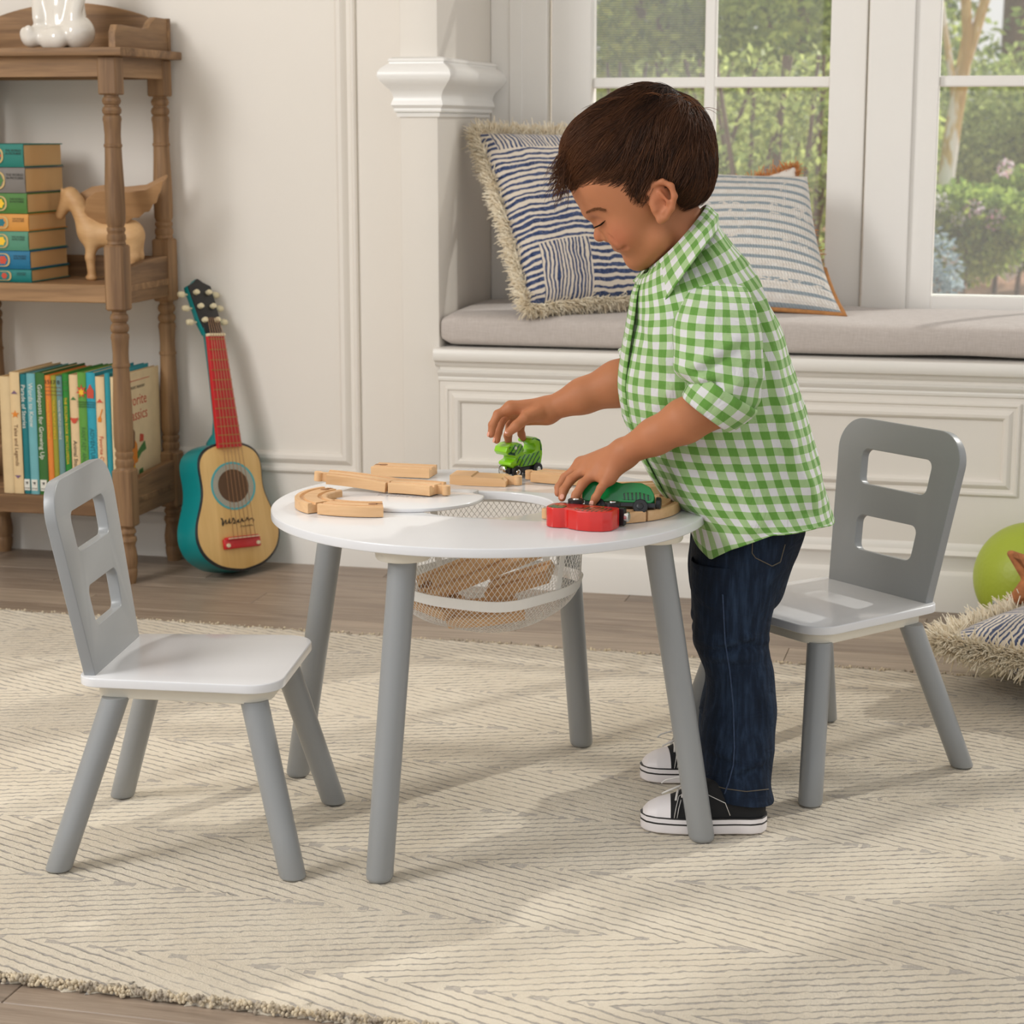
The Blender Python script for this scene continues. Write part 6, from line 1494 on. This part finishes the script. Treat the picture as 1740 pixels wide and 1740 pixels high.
ridge = vnoise(V*np.array((1, 1, 1)), 55.0, 6); cdir = V-hp_(1097, 262); cdir /= np.linalg.norm(cdir, axis=1, keepdims=True); V = V + cdir*(0.0022*vnoise(V*np.array((1, 1, 0.45)), 48.0, 31)*np.clip(-under_hairline(V)/0.012, 0, 1))[:, None]
hair_o = obj('hair', V, F, M_hair, boy, col=np.clip(DK*(1+0.25*ridge[:, None]), 0, 1))
def hgrad(P, ev, e=0.0012):
    return np.stack([ev(P+d)-ev(P-d) for d in np.eye(3)*e], 1)/(2*e)
def grow(N):
    cand = V[RNG.integers(0, len(V), N*2)]; u_ = under_hairline(cand); cand = cand[u_ < -0.004][:N]
    ev = lambda P: sd_eval(hair, P)
    crown = hp_(1150, 186, 14)
    P = cand.copy(); paths = [P.copy()]; n = len(P)
    L = RNG.uniform(0.032, 0.066, n); steps = 6; lift = RNG.uniform(0.0003, 0.0048, n)
    jit = np.stack([vnoise(cand, 38.0, 20), vnoise(cand, 38.0, 21), vnoise(cand, 38.0, 22)], 1)*0.70 + RNG.normal(size=(n, 3))*0.05
    for st in range(steps):
        gd = hgrad(P, ev); gd /= np.linalg.norm(gd, axis=1, keepdims=True)+1e-9
        away = P-crown; away /= np.linalg.norm(away, axis=1, keepdims=True)+1e-9
        fr = np.clip((hp_(1085, 250)[0]-P[:, 0])/0.06, 0, 1)[:, None]
        flow = away*0.70 + np.array((-0.22, 0, -0.80)) + fr*np.array((-0.70, 0, 0.0)) + jit*(0.55+0.9*st/steps)
        flow -= gd*(flow*gd).sum(1, keepdims=True); flow /= np.linalg.norm(flow, axis=1, keepdims=True)+1e-9
        P = P + flow*(L/steps)[:, None]
        e0 = ev(P); P = P + gd*((lift*math.sin((st+1)/steps*2.2)+0.0002) - e0)[:, None]*0.8
        paths.append(P.copy())
    A = np.stack(paths, 1)
    end = A[:, -1]; ok = under_hairline(end) < 0.0045
    fr_ok = (end[:, 0] < hp_(985, 0)[0]) & (under_hairline(end) < 0.014)
    A = A[ok | fr_ok]; m = len(A)
    t = np.clip(0.42+0.55*vnoise(A[:, 0], 42.0, 30)+RNG.normal(size=m)*0.12, 0, 1)[:, None]
    frx = np.clip((hp_(1090, 250)[0]-A[:, 0, 0])/0.09, 0, 1)[:, None]
    c = DK*(1-t*0.55)+LT*t*0.55; c = c*(1-0.45*frx)+LT*1.0*0.45*frx
    return A, c
A, c = grow(17000)
Vh, Fh, Ch = strands(A, RNG.uniform(0.00026, 0.00050, len(A)), 3, c); o = obj('hair_strands', Vh, Fh, M_hair, hair_o, col=Ch); o['kind'] = 'stuff'
# loose curled wisps of the fringe and a few fly-away hairs
ps, cs = [], []
for k in range(900):
    lat = RNG.uniform(-48, 52); a0 = hp_(RNG.uniform(955, 1000), RNG.uniform(250, 312), lat); ln = RNG.uniform(0.018, 0.050); ph = 2.2*math.sin(lat*0.21)+RNG.normal()*0.5; cur = RNG.uniform(0.001, 0.006)
    d = np.array((-0.62+RNG.normal()*0.22, RNG.normal()*0.2, -0.72)); d /= np.linalg.norm(d)
    ps.append([a0+d*ln*t+np.array((math.sin(t*6+ph)*cur*t+0.010*t*t, math.cos(t*6+ph)*cur*t, 0)) for t in np.linspace(0, 1, 8)]); cs.append(DK*(1-0.5)+LT*RNG.uniform(0.3, 0.8)*0.6)
for k in range(140):
    a0 = hp_(RNG.uniform(1000, 1195), 190, RNG.uniform(-40, 60)); x = a0[0]
    a0[2] = hp_(1095, 160+0.0032*(870+ (a0[0]+BO[0])/2.77*FPX-1095)**2, 0)[2]; d = np.array((RNG.choice((-1, 1))*RNG.uniform(0.4, 1), RNG.normal()*0.3, RNG.uniform(0.0, 0.35))); ln = RNG.uniform(0.015, 0.035)
    ps.append([a0+d*ln*t+np.array((0, 0, -0.012*t*t)) for t in np.linspace(0, 1, 8)]); cs.append(LT*0.7)
ps = np.array(ps); keep = (sd_eval(PR, ps.reshape(-1, 3)).reshape(ps.shape[:2]).min(1) > 0.0006); ps = ps[keep]; cs = np.array(cs)[keep]
Vh, Fh, Ch = strands(ps, 0.00042, 3, cs); o = obj('hair_wisps', Vh, Fh, M_hair, hair_o, col=Ch); o['kind'] = 'stuff'

# ---- clothes: lofted shells
def gingham(name, per=0.0225):
    m, g, bs = newmat(name, rgb(150, 190, 120), 0.85, sheen=0.15, spec=0.15)
    uv = g.add('ShaderNodeTexCoord').outputs['UV']; s_ = g.add('ShaderNodeSeparateXYZ', inp={0: uv})
    fx = g.math('LESS_THAN', g.math('FRACT', g.math('DIVIDE', s_.outputs[0], per*1.14)), 0.5); fy = g.math('LESS_THAN', g.math('FRACT', g.math('DIVIDE', s_.outputs[1], per)), 0.5)
    t1 = g.noise(g.mapping(uv, (2600, 200, 1)), 1.0, 1.0); t2 = g.noise(g.mapping(uv, (200, 2600, 1)), 1.0, 1.0)
    s2 = g.math('ADD', g.math('ADD', fx, fy), g.math('MULTIPLY', g.math('SUBTRACT', g.math('ADD', t1, t2), 1.0), 0.35))
    g.l.new(g.ramp(g.math('MULTIPLY', s2, 0.5), [(0.0, rgb(212, 211, 212)), (0.10, rgb(212, 211, 212)), (0.42, rgb(160, 188, 136)), (0.58, rgb(155, 184, 128)), (0.90, rgb(106, 154, 72)), (1.0, rgb(100, 148, 66))]), bs.inputs['Base Color'])
    tc = g.add('ShaderNodeTexCoord').outputs['Object']
    hb = g.math('ADD', g.math('MULTIPLY', g.noise(g.mapping(tc, (1, 1, 0.55)), 34.0, 3.0, 0.6, 0.8), 1.0), g.math('MULTIPLY', g.math('ADD', t1, t2), 0.03))
    g.l.new(g.bump(hb, 0.6, 0.008), bs.inputs['Normal'])
    return m
M_ging = gingham('green_gingham')
def creases(R, L):
    """sharp cloth folds: each (p, q, depth, amplitude, width): a valley along p-q with a ridge below it"""
    f = np.zeros(R.shape[:-1])
    for p, q, d, A_, w in L:
        a = bp(*p, d)[[0, 2]]; b = bp(*q, d)[[0, 2]]; v = b-a; L2 = v@v; r = R[..., [0, 2]]-a; t = np.clip((r@v)/L2, 0, 1); o_ = r-t[..., None]*v
        sd = (o_[..., 0]*-v[1]+o_[..., 1]*v[0])/math.sqrt(L2); ds = np.linalg.norm(o_, axis=-1); fade = np.sin(np.clip(t*0.8+0.1, 0, 1)*math.pi); near_ = (R[..., 1] < R[..., 1].mean()) if d < 2.77 else True
        f += near_*A_*fade*(-np.exp(-(ds/w)**2) + 0.8*np.exp(-((sd-1.6*w)/(1.3*w))**2)*np.exp(-(np.maximum(ds-2.5*w, 0)/w)**2))
    return f
JC = [((1185, 1112), (1290, 1088), 2.66, .004, .006), ((1198, 1128), (1300, 1128), 2.66, .003, .006), ((1230, 1075), (1312, 1110), 2.66, .003, .005), ((1200, 1285), (1262, 1300), 2.64, .003, .005), ((1240, 1320), (1305, 1300), 2.64, .003, .005), ((1180, 1020), (1230, 1060), 2.66, .002, .006)]
SLC = [((1158, 652), (1262, 590), 2.57, .0065, .0065), ((1160, 655), (1225, 650), 2.57, .006, .005), ((1262, 668), (1288, 600), 2.57, .004, .006), ((1245, 480), (1285, 560), 2.60, .003, .006)]
TC_ = [((1278, 500), (1296, 600), 2.66, .006, .007), ((1150, 520), (1166, 650), 2.66, .006, .008), ((1300, 600), (1318, 740), 2.66, .004, .008), ((1240, 720), (1262, 880), 2.64, .003, .007), ((1310, 720), (1350, 860), 2.66, .004, .009), ((1085, 540), (1120, 640), 2.66, .003, .007), ((1120, 780), (1170, 850), 2.66, .004, .009), ((1180, 800), (1290, 780), 2.64, .003, .010), ((1340, 800), (1375, 870), 2.68, .004, .007), ((1190, 440), (1275, 520), 2.68, .004, .007)]
def ring(a, b, d, hd, n=64, e=2.3, hem=None):
    """closed ring: a = front picture point, b = back picture point (at depth d), hd half thickness towards the camera"""
    A, B = bp(a[0], a[1], d), bp(b[0], b[1], d); c = (A+B)/2; u_ = (A-B)/2; th = np.linspace(0, 2*math.pi, n, endpoint=False)
    cc, ss = np.cos(th), np.sin(th); P = c + (np.sign(cc)*np.abs(cc)**(2/e))[:, None]*u_ + (np.sign(ss)*np.abs(ss)**(2/e))[:, None]*np.array((0, -hd, 0))
    return P
def resample(rings, m):
    """smooth (Catmull-Rom) interpolation between key rings"""
    R = np.array(rings); n = len(R); out = []
    for k in range(m):
        t = k/(m-1)*(n-1); i = min(int(t), n-2); f = t-i
        p0, p1, p2, p3 = R[max(i-1, 0)], R[i], R[i+1], R[min(i+2, n-1)]
        out.append(0.5*((2*p1)+(-p0+p2)*f+(2*p0-5*p1+4*p2-p3)*f*f+(-p0+3*p1-3*p2+p3)*f**3))
    return np.array(out)
def shell(name, R, mat, parent, wr=0.0, wscale=12.0, seed=1, thick=0.0014, uvs=(1, 1), uoff=0.0, rev=False, extra=None):
    nr, nc, _ = R.shape; C = R.mean(1, keepdims=True); N = R-C; N /= np.linalg.norm(N, axis=2, keepdims=True)+1e-9
    if wr:
        w = vnoise(R*np.array((1, 1, 0.6)), wscale, seed); w2 = 1-np.abs(vnoise(R*np.array((1.0, 1.0, 1.0))+3.3, wscale*0.8, seed+3))*1.6
        R = R + N*(wr*(0.55*w+0.6*w2))[:, :, None]
    if extra is not None: R = R + N*extra(R)[:, :, None]
    # uv: arc length on a middle ring / along the loft; a seam column is doubled
    mid = R[nr//2]; du = np.linalg.norm(np.roll(mid, -1, 0)-mid, axis=1); U = np.concatenate([[0], np.cumsum(du)])
    dv = np.linalg.norm(np.diff(R.mean(1), axis=0), axis=1); Vv = np.concatenate([[0], np.cumsum(dv)])
    Rx = np.concatenate([R, R[:, :1]], 1); uv = np.stack(np.meshgrid(Vv, U, indexing='ij')[::-1], -1).reshape(-1, 2)*np.array(uvs)+np.array((uoff, 0))
    Fq = grid_faces(nr, nc+1)
    if rev: Fq = Fq[:, ::-1]
    o = obj(name, Rx.reshape(-1, 3), Fq, mat, parent, uv=uv)
    md = o.modifiers.new('solid', 'SOLIDIFY'); md.thickness = thick; md.offset = -1 if not rev else 1
    return o
keys = [((1098, 463), (1204, 360), .048), ((1088, 476), (1222, 386), .066), ((1080, 498), (1250, 425), .098), ((1075, 528), (1284, 480), .121), ((1069, 562), (1313, 538), .129), ((1061, 610), (1337, 603), .131), ((1057, 655), (1353, 655), .131),
        ((1064, 700), (1367, 706), .132), ((1080, 745), (1378, 754), .134), ((1101, 790), (1388, 800), .138), ((1128, 835), (1396, 842), .143), ((1158, 868), (1403, 868), .147)]
NC = 128
kr = [ring(a, b, 2.77, hd, NC) for a, b, hd in keys]
# hem: lower at the front corners, higher at the side seam
th = np.degrees(np.linspace(0, 2*math.pi, NC, endpoint=False)); ta = np.where(th > 180, 360-th, th)
hpy = np.interp(ta, [0, 20, 38, 60, 90, 130, 180], [898, 912, 926, 900, 874, 868, 884])
last = ring((1176, 880), (1405, 880), 2.77, .150, NC)
zz = np.array([bp(1290, p, 2.77)[2] for p in hpy]); last[:, 2] = zz + (last[:, 2]-last[:, 2].mean())*0.0
kr.append(last)
SR = resample(kr, 130)
def folds(R):
    # diagonal pull folds from the arm pit and soft vertical drape over the back
    x, y, z = R[..., 0], R[..., 1], R[..., 2]
    f = 0.0035*np.sin((x*60+z*26))*np.exp(-((z-0.50)/0.10)**2)*np.clip((x+0.02)/0.06, 0, 1)
    f += 0.004*np.sin(x*75+z*14+1.0)*np.clip((0.47-z)/0.12, 0, 1)
    return f + creases(R, TC_)
shirt = shell('shirt', SR, M_ging, boy, 0.0055, 10.0, 2, uoff=0.004, rev=True, extra=folds)
# sleeves
sl = [ring((1182, 452), (1250, 456), 2.735, .012, 96), ring((1166, 500), (1274, 508), 2.672, .044, 96), ring((1149, 556), (1289, 562), 2.640, .050, 96), ring((1148, 606), (1293, 624), 2.617, .050, 96), ring((1158, 640), (1288, 674), 2.606, .048, 96), ring((1172, 655), (1272, 700), 2.601, .043, 96)]
def slf(R):
    x, z = R[..., 0], R[..., 2]
    return creases(R, SLC) + 0.0025*np.sin((z*105-x*55))*np.exp(-((z-bp(1220, 640, 2.61)[2])/0.030)**2)
shell('sleeve', resample(sl, 80), M_ging, shirt, 0.0030, 16.0, 5, uoff=0.013, rev=True, extra=slf)
cf = [ring((1187, 632), (1283, 694), 2.600, .044, 48), ring((1180, 640), (1281, 702), 2.600, .0475, 48), ring((1170, 656), (1262, 718), 2.600, .0460, 48), ring((1162, 672), (1242, 730), 2.600, .0420, 48), ring((1166, 675), (1238, 727), 2.600, .0395, 48), ring((1184, 655), (1256, 705), 2.600, .0370, 48)]
shell('cuff', resample(cf, 22), M_ging, shirt, 0.0014, 20.0, 6, uoff=0.006, rev=True)
fl = [ring((1150, 490), (1235, 478), 2.835, .020, 40), ring((1118, 540), (1225, 560), 2.880, .046, 40), ring((1098, 575), (1180, 640), 2.910, .048, 40), ring((1085, 592), (1140, 672), 2.925, .045, 40)]
shell('sleeve', resample(fl, 26), M_ging, shirt, 0.0030, 16.0, 8, rev=True)
cf2 = [ring((1090, 585), (1135, 685), 2.925, .044, 40), ring((1076, 586), (1115, 690), 2.930, .046, 40), ring((1053, 594), (1085, 696), 2.934, .044, 40), ring((1056, 600), (1084, 692), 2.934, .040, 40)]
shell('cuff', resample(cf2, 16), M_ging, shirt, 0.0012, 20.0, 9, rev=True)
# collar: stand and fall
near = [(8, (1107, 462, 2.745)), (20, (1116, 495, 2.700)), (34, (1126, 518, 2.672)), (60, (1150, 482, 2.652)), (90, (1179, 442, 2.652)), (120, (1204, 410, 2.672)), (150, (1218, 393, 2.712)), (180, (1222, 386, 2.770))]
far = [(8, (1098, 468, 2.790)), (20, (1083, 482, 2.815)), (34, (1076, 478, 2.850)), (60, (1108, 455, 2.872)), (90, (1160, 425, 2.872)), (120, (1194, 402, 2.856)), (150, (1214, 390, 2.820)), (180, (1222, 386, 2.770))]
def collar():
    angs = np.concatenate([np.linspace(8, 34, 14), np.linspace(37, 323, 70), np.linspace(326, 352, 14)]); fall = []
    na = np.array([a for a, _ in near]); npn = np.array([bp(*p) for _, p in near]); fpn = np.array([bp(*p) for _, p in far])
    for a in angs:
        q = a if a <= 180 else 360-a; src = npn if a <= 180 else fpn
        fall.append([np.interp(q, na, src[:, k]) for k in range(3)])
    fall = np.array(fall)
    def rg(a, b, hd):
        A, B = bp(*a, 2.77), bp(*b, 2.77); c = (A+B)/2; u_ = (A-B)/2; t = np.radians(angs); return c+np.cos(t)[:, None]*u_+np.sin(t)[:, None]*np.array((0, -hd, 0))
    base_ = rg((1103, 470), (1206, 366), .047); top_ = rg((1106, 455), (1200, 349), .050); top2 = rg((1103, 454), (1204, 350), .0535)
    mid_ = (top2*0.45+fall*0.55) + (top2-top2.mean(0))*0.10
    R = np.stack([base_, top_, top2, mid_, fall]); out = []
    for t in np.linspace(0, 4, 25):
        i = min(int(t), 3); f = t-i; out.append(R[i]*(1-f)+R[i+1]*f)
    return np.array(out)
CRr = collar(); nr, nc, _ = CRr.shape
uu = np.concatenate([[0], np.cumsum(np.linalg.norm(np.diff(CRr[-3], axis=0), axis=1))]); vv = np.concatenate([[0], np.cumsum(np.linalg.norm(np.diff(CRr, axis=0), axis=2).mean(1))])
uvc = np.stack(np.meshgrid(vv, uu, indexing='ij')[::-1], -1).reshape(-1, 2)
o = obj('collar', CRr.reshape(-1, 3), grid_faces(nr, nc)[:, ::-1], M_ging, shirt, uv=uvc); md = o.modifiers.new('solid', 'SOLIDIFY'); md.thickness = 0.0018; md.offset = 0
# placket and buttons down the front
i0 = 2; pl_ = []
Rm = SR[14:112]; cols_ = [-5, -3, -1, 1, 3, 5, 7]
Nn = Rm-Rm.mean(1, keepdims=True); Nn /= np.linalg.norm(Nn, axis=2, keepdims=True)
pk = np.stack([Rm[:, c_ % NC]+Nn[:, c_ % NC]*0.0042 for c_ in cols_], 1)
uvp = np.stack(np.meshgrid(np.arange(pk.shape[0])*0.0046, np.arange(len(cols_))*0.0052, indexing='ij')[::-1], -1).reshape(-1, 2)
o = obj('placket', pk.reshape(-1, 3), grid_faces(pk.shape[0], len(cols_)), M_ging, shirt, uv=uvp); md = o.modifiers.new('solid', 'SOLIDIFY'); md.thickness = 0.0016
M_btn = plain('pale_button', rgb(196, 214, 186), 0.3)
for ri in (9, 32, 54, 76):
    p = pk[ri, 4]; n_ = Nn[ri, 2]; V, F = lathe([(0.0050, 0), (0.0050, 0.0010), (0.0042, 0.0016), (0.0030, 0.0012)], 16); M = basisM(p+n_*0.0006, np.cross(n_, (0, 0, 1)), np.cross(np.cross(n_, (0, 0, 1)), n_)*-1, n_)
    Bm().raw([M @ Vector(v) for v in V], F).obj('button', M_btn, shirt, 40)

# jeans
M_jean, g, bs = newmat('dark_denim', rgb(30, 42, 62), 0.85, spec=0.2)
tc = g.add('ShaderNodeTexCoord').outputs['Object']
n1 = g.noise(g.mapping(tc, (1, 1, 0.12)), 160.0, 3.0); n2 = g.noise(g.mapping(tc, (1, 1, 0.35)), 9.0, 3.0)
f = g.math('ADD', g.math('MULTIPLY', n1, 0.45), g.math('MULTIPLY', n2, 0.55)); g.l.new(g.ramp(f, [(0.30, rgb(12, 18, 28)), (0.52, rgb(22, 33, 50)), (0.78, rgb(50, 68, 92))]), bs.inputs['Base Color'])
hb = g.math('ADD', g.noise(g.mapping(tc, (1, 1, 1.9)), 26.0, 3.0, 0.6, 0.9), g.math('MULTIPLY', n1, 0.05)); g.l.new(g.bump(hb, 0.5, 0.007), bs.inputs['Normal'])
jk = [ring((1190, 862), (1362, 862), 2.77, .118, 72), ring((1179, 905), (1361, 893), 2.77, .122, 72), ring((1174, 945), (1348, 935), 2.77, .120, 72), ring((1174, 978), (1334, 972), 2.77, .115, 72), ring((1178, 1003), (1324, 1003), 2.77, .106, 72), ring((1190, 1024), (1310, 1024), 2.77, .080, 72)]
jeans = shell('jeans', resample(jk, 30), M_jean, boy, 0.0022, 14.0, 11, rev=True)
def legshell(dk, sgn):
    def r_(a, b, d, hd): return ring(a, b, d if sgn > 0 else 5.54-d, hd, 88, 2.1)
    dx = 0 if sgn > 0 else -7
    L = [((1177, 952), (1340, 945), 2.716, .064), ((1177, 1000), (1323, 1000), 2.712, .061), ((1180, 1050), (1308, 1052), 2.709, .057), ((1183, 1095), (1303, 1098), 2.706, .054), ((1200, 1140), (1311, 1140), 2.702, .051), ((1204, 1170), (1316, 1175), 2.699, .050), ((1195, 1215), (1317, 1215), 2.694, .051),
         ((1194, 1258), (1314, 1260), 2.688, .051), ((1198, 1300), (1309, 1302), 2.682, .050), ((1201, 1330), (1310, 1336), 2.676, .052), ((1203, 1345), (1311, 1355), 2.674, .053)]
    if sgn < 0: L = [((a[0]+dx*(i/10), a[1]-(0 if i < 2 else 46*(i-1)/9*0.6)), (b[0]+dx*(i/10)-6, b[1]-(0 if i < 2 else 46*(i-1)/9*0.6)), d-(0.012*i/10), hd) for i, (a, b, d, hd) in enumerate(L)]
    def cr(R):
        z = R[..., 2]; x = R[..., 0]
        return creases(R, JC) + 0.0012*np.sin(z*85+x*40+R[..., 1]*30)*np.exp(-((z-0.17)/0.06)**2) + 0.0022*np.sin(z*120-x*30)*np.exp(-((z-0.03)/0.035)**2)
    return shell('trouser_leg', resample([r_(*q) for q in L], 110), M_jean, jeans, 0.0022, 11.0, 13+sgn, rev=True, extra=cr)
lg1 = legshell(0, 1); lg2 = legshell(0, -1)
M_stitch = plain('denim_stitch', rgb(92, 84, 72), 0.8); M_seam = plain('denim_seam', rgb(46, 62, 88), 0.85, 0.2, 200)
def on_leg(px, pys, d0, r, mat, name, off=0.0015):
    P = []
    for x_, y_ in zip(px, pys):
        lo_, hi_ = None, None
        q0, q1 = bp(x_, y_, 2.55), bp(x_, y_, 2.70)
        P.append((q0, q1))
    return P
from mathutils.bvhtree import BVHTree
def surf_curve(o_, pts, r, mat, name, parent, off=0.0006, n=6):
    """thin raised thread laid on the camera-facing side of a garment"""
    dg = bpy.context.evaluated_depsgraph_get(); dg.update(); bm_ = bmesh.new(); bm_.from_mesh(o_.evaluated_get(dg).to_mesh()); bv = BVHTree.FromBMesh(bm_); P = []
    camp = Vector(tuple(-BO+np.array((0, 0, CAMH))))
    m = len(pts); tt_ = np.linspace(0, m-1, max(12, m*8)); xs = np.interp(tt_, range(m), [p[0] for p in pts]); ys = np.interp(tt_, range(m), [p[1] for p in pts])
    for x_, y_ in zip(xs, ys):
        d = (Vector(bp(x_, y_, 2.77))-camp).normalized(); h = bv.ray_cast(camp, d)
        if h[0] is not None: P.append(h[0]-d*off)
    bm_.free()
    if len(P) > 3:
        V, F = tube([tuple(p) for p in P], r, n); return obj(name, V, F, mat, parent)
surf_curve(lg1, [(1228, 1010), (1232, 1090), (1240, 1140), (1246, 1200), (1248, 1270), (1246, 1300), (1238, 1330), (1231, 1349)], 0.0011, M_seam, 'side_seam', jeans)
surf_curve(lg1, [(1206, 1333), (1232, 1340), (1268, 1345), (1306, 1341)], 0.0007, M_stitch, 'hem_stitch', jeans)
surf_curve(jeans, [(1279, 912), (1278, 940), (1284, 948), (1312, 962), (1326, 955), (1334, 925)], 0.0008, M_stitch, 'pocket_stitch', jeans)
surf_curve(jeans, [(1282, 912), (1310, 908), (1345, 902)], 0.0008, M_stitch, 'pocket_stitch', jeans)

# shoes
M_rub = plain('white_rubber', rgb(232, 226, 226), 0.4, 0.02); M_canv = plain('black_canvas', rgb(22, 22, 24), 0.85, 0.1, 90, 0.3, 900); M_lace = plain('white_lace', rgb(226, 222, 218), 0.8)
def shoe(name, toe_px, d, yaw):
    """local: heel at 0, toe along -x (picture left)"""
    r = tag(empty(name), None); r.parent = boy; r.location = tuple(bp(*toe_px, d)*np.array((1, 1, 0))); r.rotation_euler = (0, 0, yaw); L = 0.173
    def hw(t): return np.interp(t, [0, .04, .12, .25, .42, .60, .75, .88, .96, 1.0], [.004, .018, .0265, .0310, .0330, .0290, .0262, .0262, .0200, .006])    # t 0 toe .. 1 heel
    tt_ = 0.5-0.5*np.cos(np.linspace(0, math.pi, 30)); out = [(t*L, hw(t)) for t in tt_]+[(t*L, -hw(t)) for t in tt_[::-1][1:-1]]
    def scaled(k, dx=0): return [((x-L/2)*k+L/2+dx, y*k) for x, y in out]
    def pl(nm, k, z0, z1, mat, bev=0.0015, par=r):
        me = plate(nm, [scaled(k)], z1-z0, bev, 2); me.transform(Matrix.Translation((0, 0, (z0+z1)/2))); return link(nm, me, mat, par, 40)
    so = pl('sole', 1.0, 0.0006, 0.0235, M_rub, 0.003); pl('sole_stripe', 1.006, 0.0135, 0.0160, M_blk, 0.0005, so); pl('sole_edge', 1.004, 0.0218, 0.0238, M_blk, 0.0005, so)
    def top(t): return np.interp(t, [0.02, .06, .14, .24, .34, .44, .56, .68, .80, .92, 0.985], [.026, .034, .041, .046, .055, .066, .072, .070, .064, .060, .054])
    def upper(t0, t1, nm, mat, grow=0.0, open_=False):
        rings = []
        for t in np.linspace(t0, t1, 22):
            w_ = max(hw(t)*(0.955 if t < 0.5 else 0.88)+grow, 0.002); hgt = top(t)-0.020+grow; a = np.linspace(0, math.pi, 17); e = 2.5
            if open_ and t > 0.46: e = 3.6
            rings.append([(t*L, w_*np.sign(math.cos(q))*abs(math.cos(q))**(2/e)*(1-0.18*math.sin(q)), 0.020+hgt*abs(math.sin(q))**(2/e)) for q in a])
        V, F = loft(rings, True, False); return obj(nm, V, [f[::-1] for f in F], mat, r, angle=50)
    upper(0.030, 0.985, 'canvas_upper', M_canv, 0, True); upper(0.018, 0.235, 'toe_cap', M_rub, 0.0012)
    def thread(pts, rad, nm, mat):
        V, F = tube(pts, rad, 6); return obj(nm, V, F, mat, r)
    for s in (1, -1):
        for q in (0.0, 0.004): thread([(0.262*L+q, s*hw(.26)*0.97, 0.024), (0.275*L+q, s*hw(.28)*0.93, 0.038), (0.30*L+q, s*0.014, 0.0500-q*0.2), (0.44*L, s*0.0125, 0.0660)], 0.0005, 'stitching', M_lace)
        thread([(0.50*L, s*hw(.5)*0.985, 0.060), (0.66*L, s*hw(.62)*0.99, 0.046), (0.70*L, s*hw(.7)*0.985, 0.028)], 0.0005, 'stitching', M_lace)
    for k in range(4):
        t = 0.275+0.05*k; z = np.interp(t, [.24, .34, .44, .56], [.046, .055, .066, .074])+0.002; thread([(t*L, -0.0175, z-0.006), (t*L+0.002, -0.008, z), (t*L+0.004, 0.008, z), (t*L+0.006, 0.0175, z-0.006)], 0.0017, 'lace', M_lace)
    for s in (1, -1): thread([(0.40*L, s*0.004, 0.067), (0.36*L, s*0.018, 0.070), (0.40*L, s*0.030, 0.060), (0.44*L, s*0.028, 0.050), (0.44*L, s*0.012, 0.064), (0.42*L, s*0.004, 0.067)], 0.0016, 'lace', M_lace); thread([(0.40*L, s*0.004, 0.067), (0.30*L, s*0.020, 0.066), (0.20*L, s*0.024, 0.060), (0.165*L, s*0.022, 0.056)], 0.0013, 'lace', M_lace)
    return r
shoe('shoe', (1088, 1405), 2.658, math.radians(-3)); shoe('shoe', (1088, 1320), 2.868, math.radians(6))
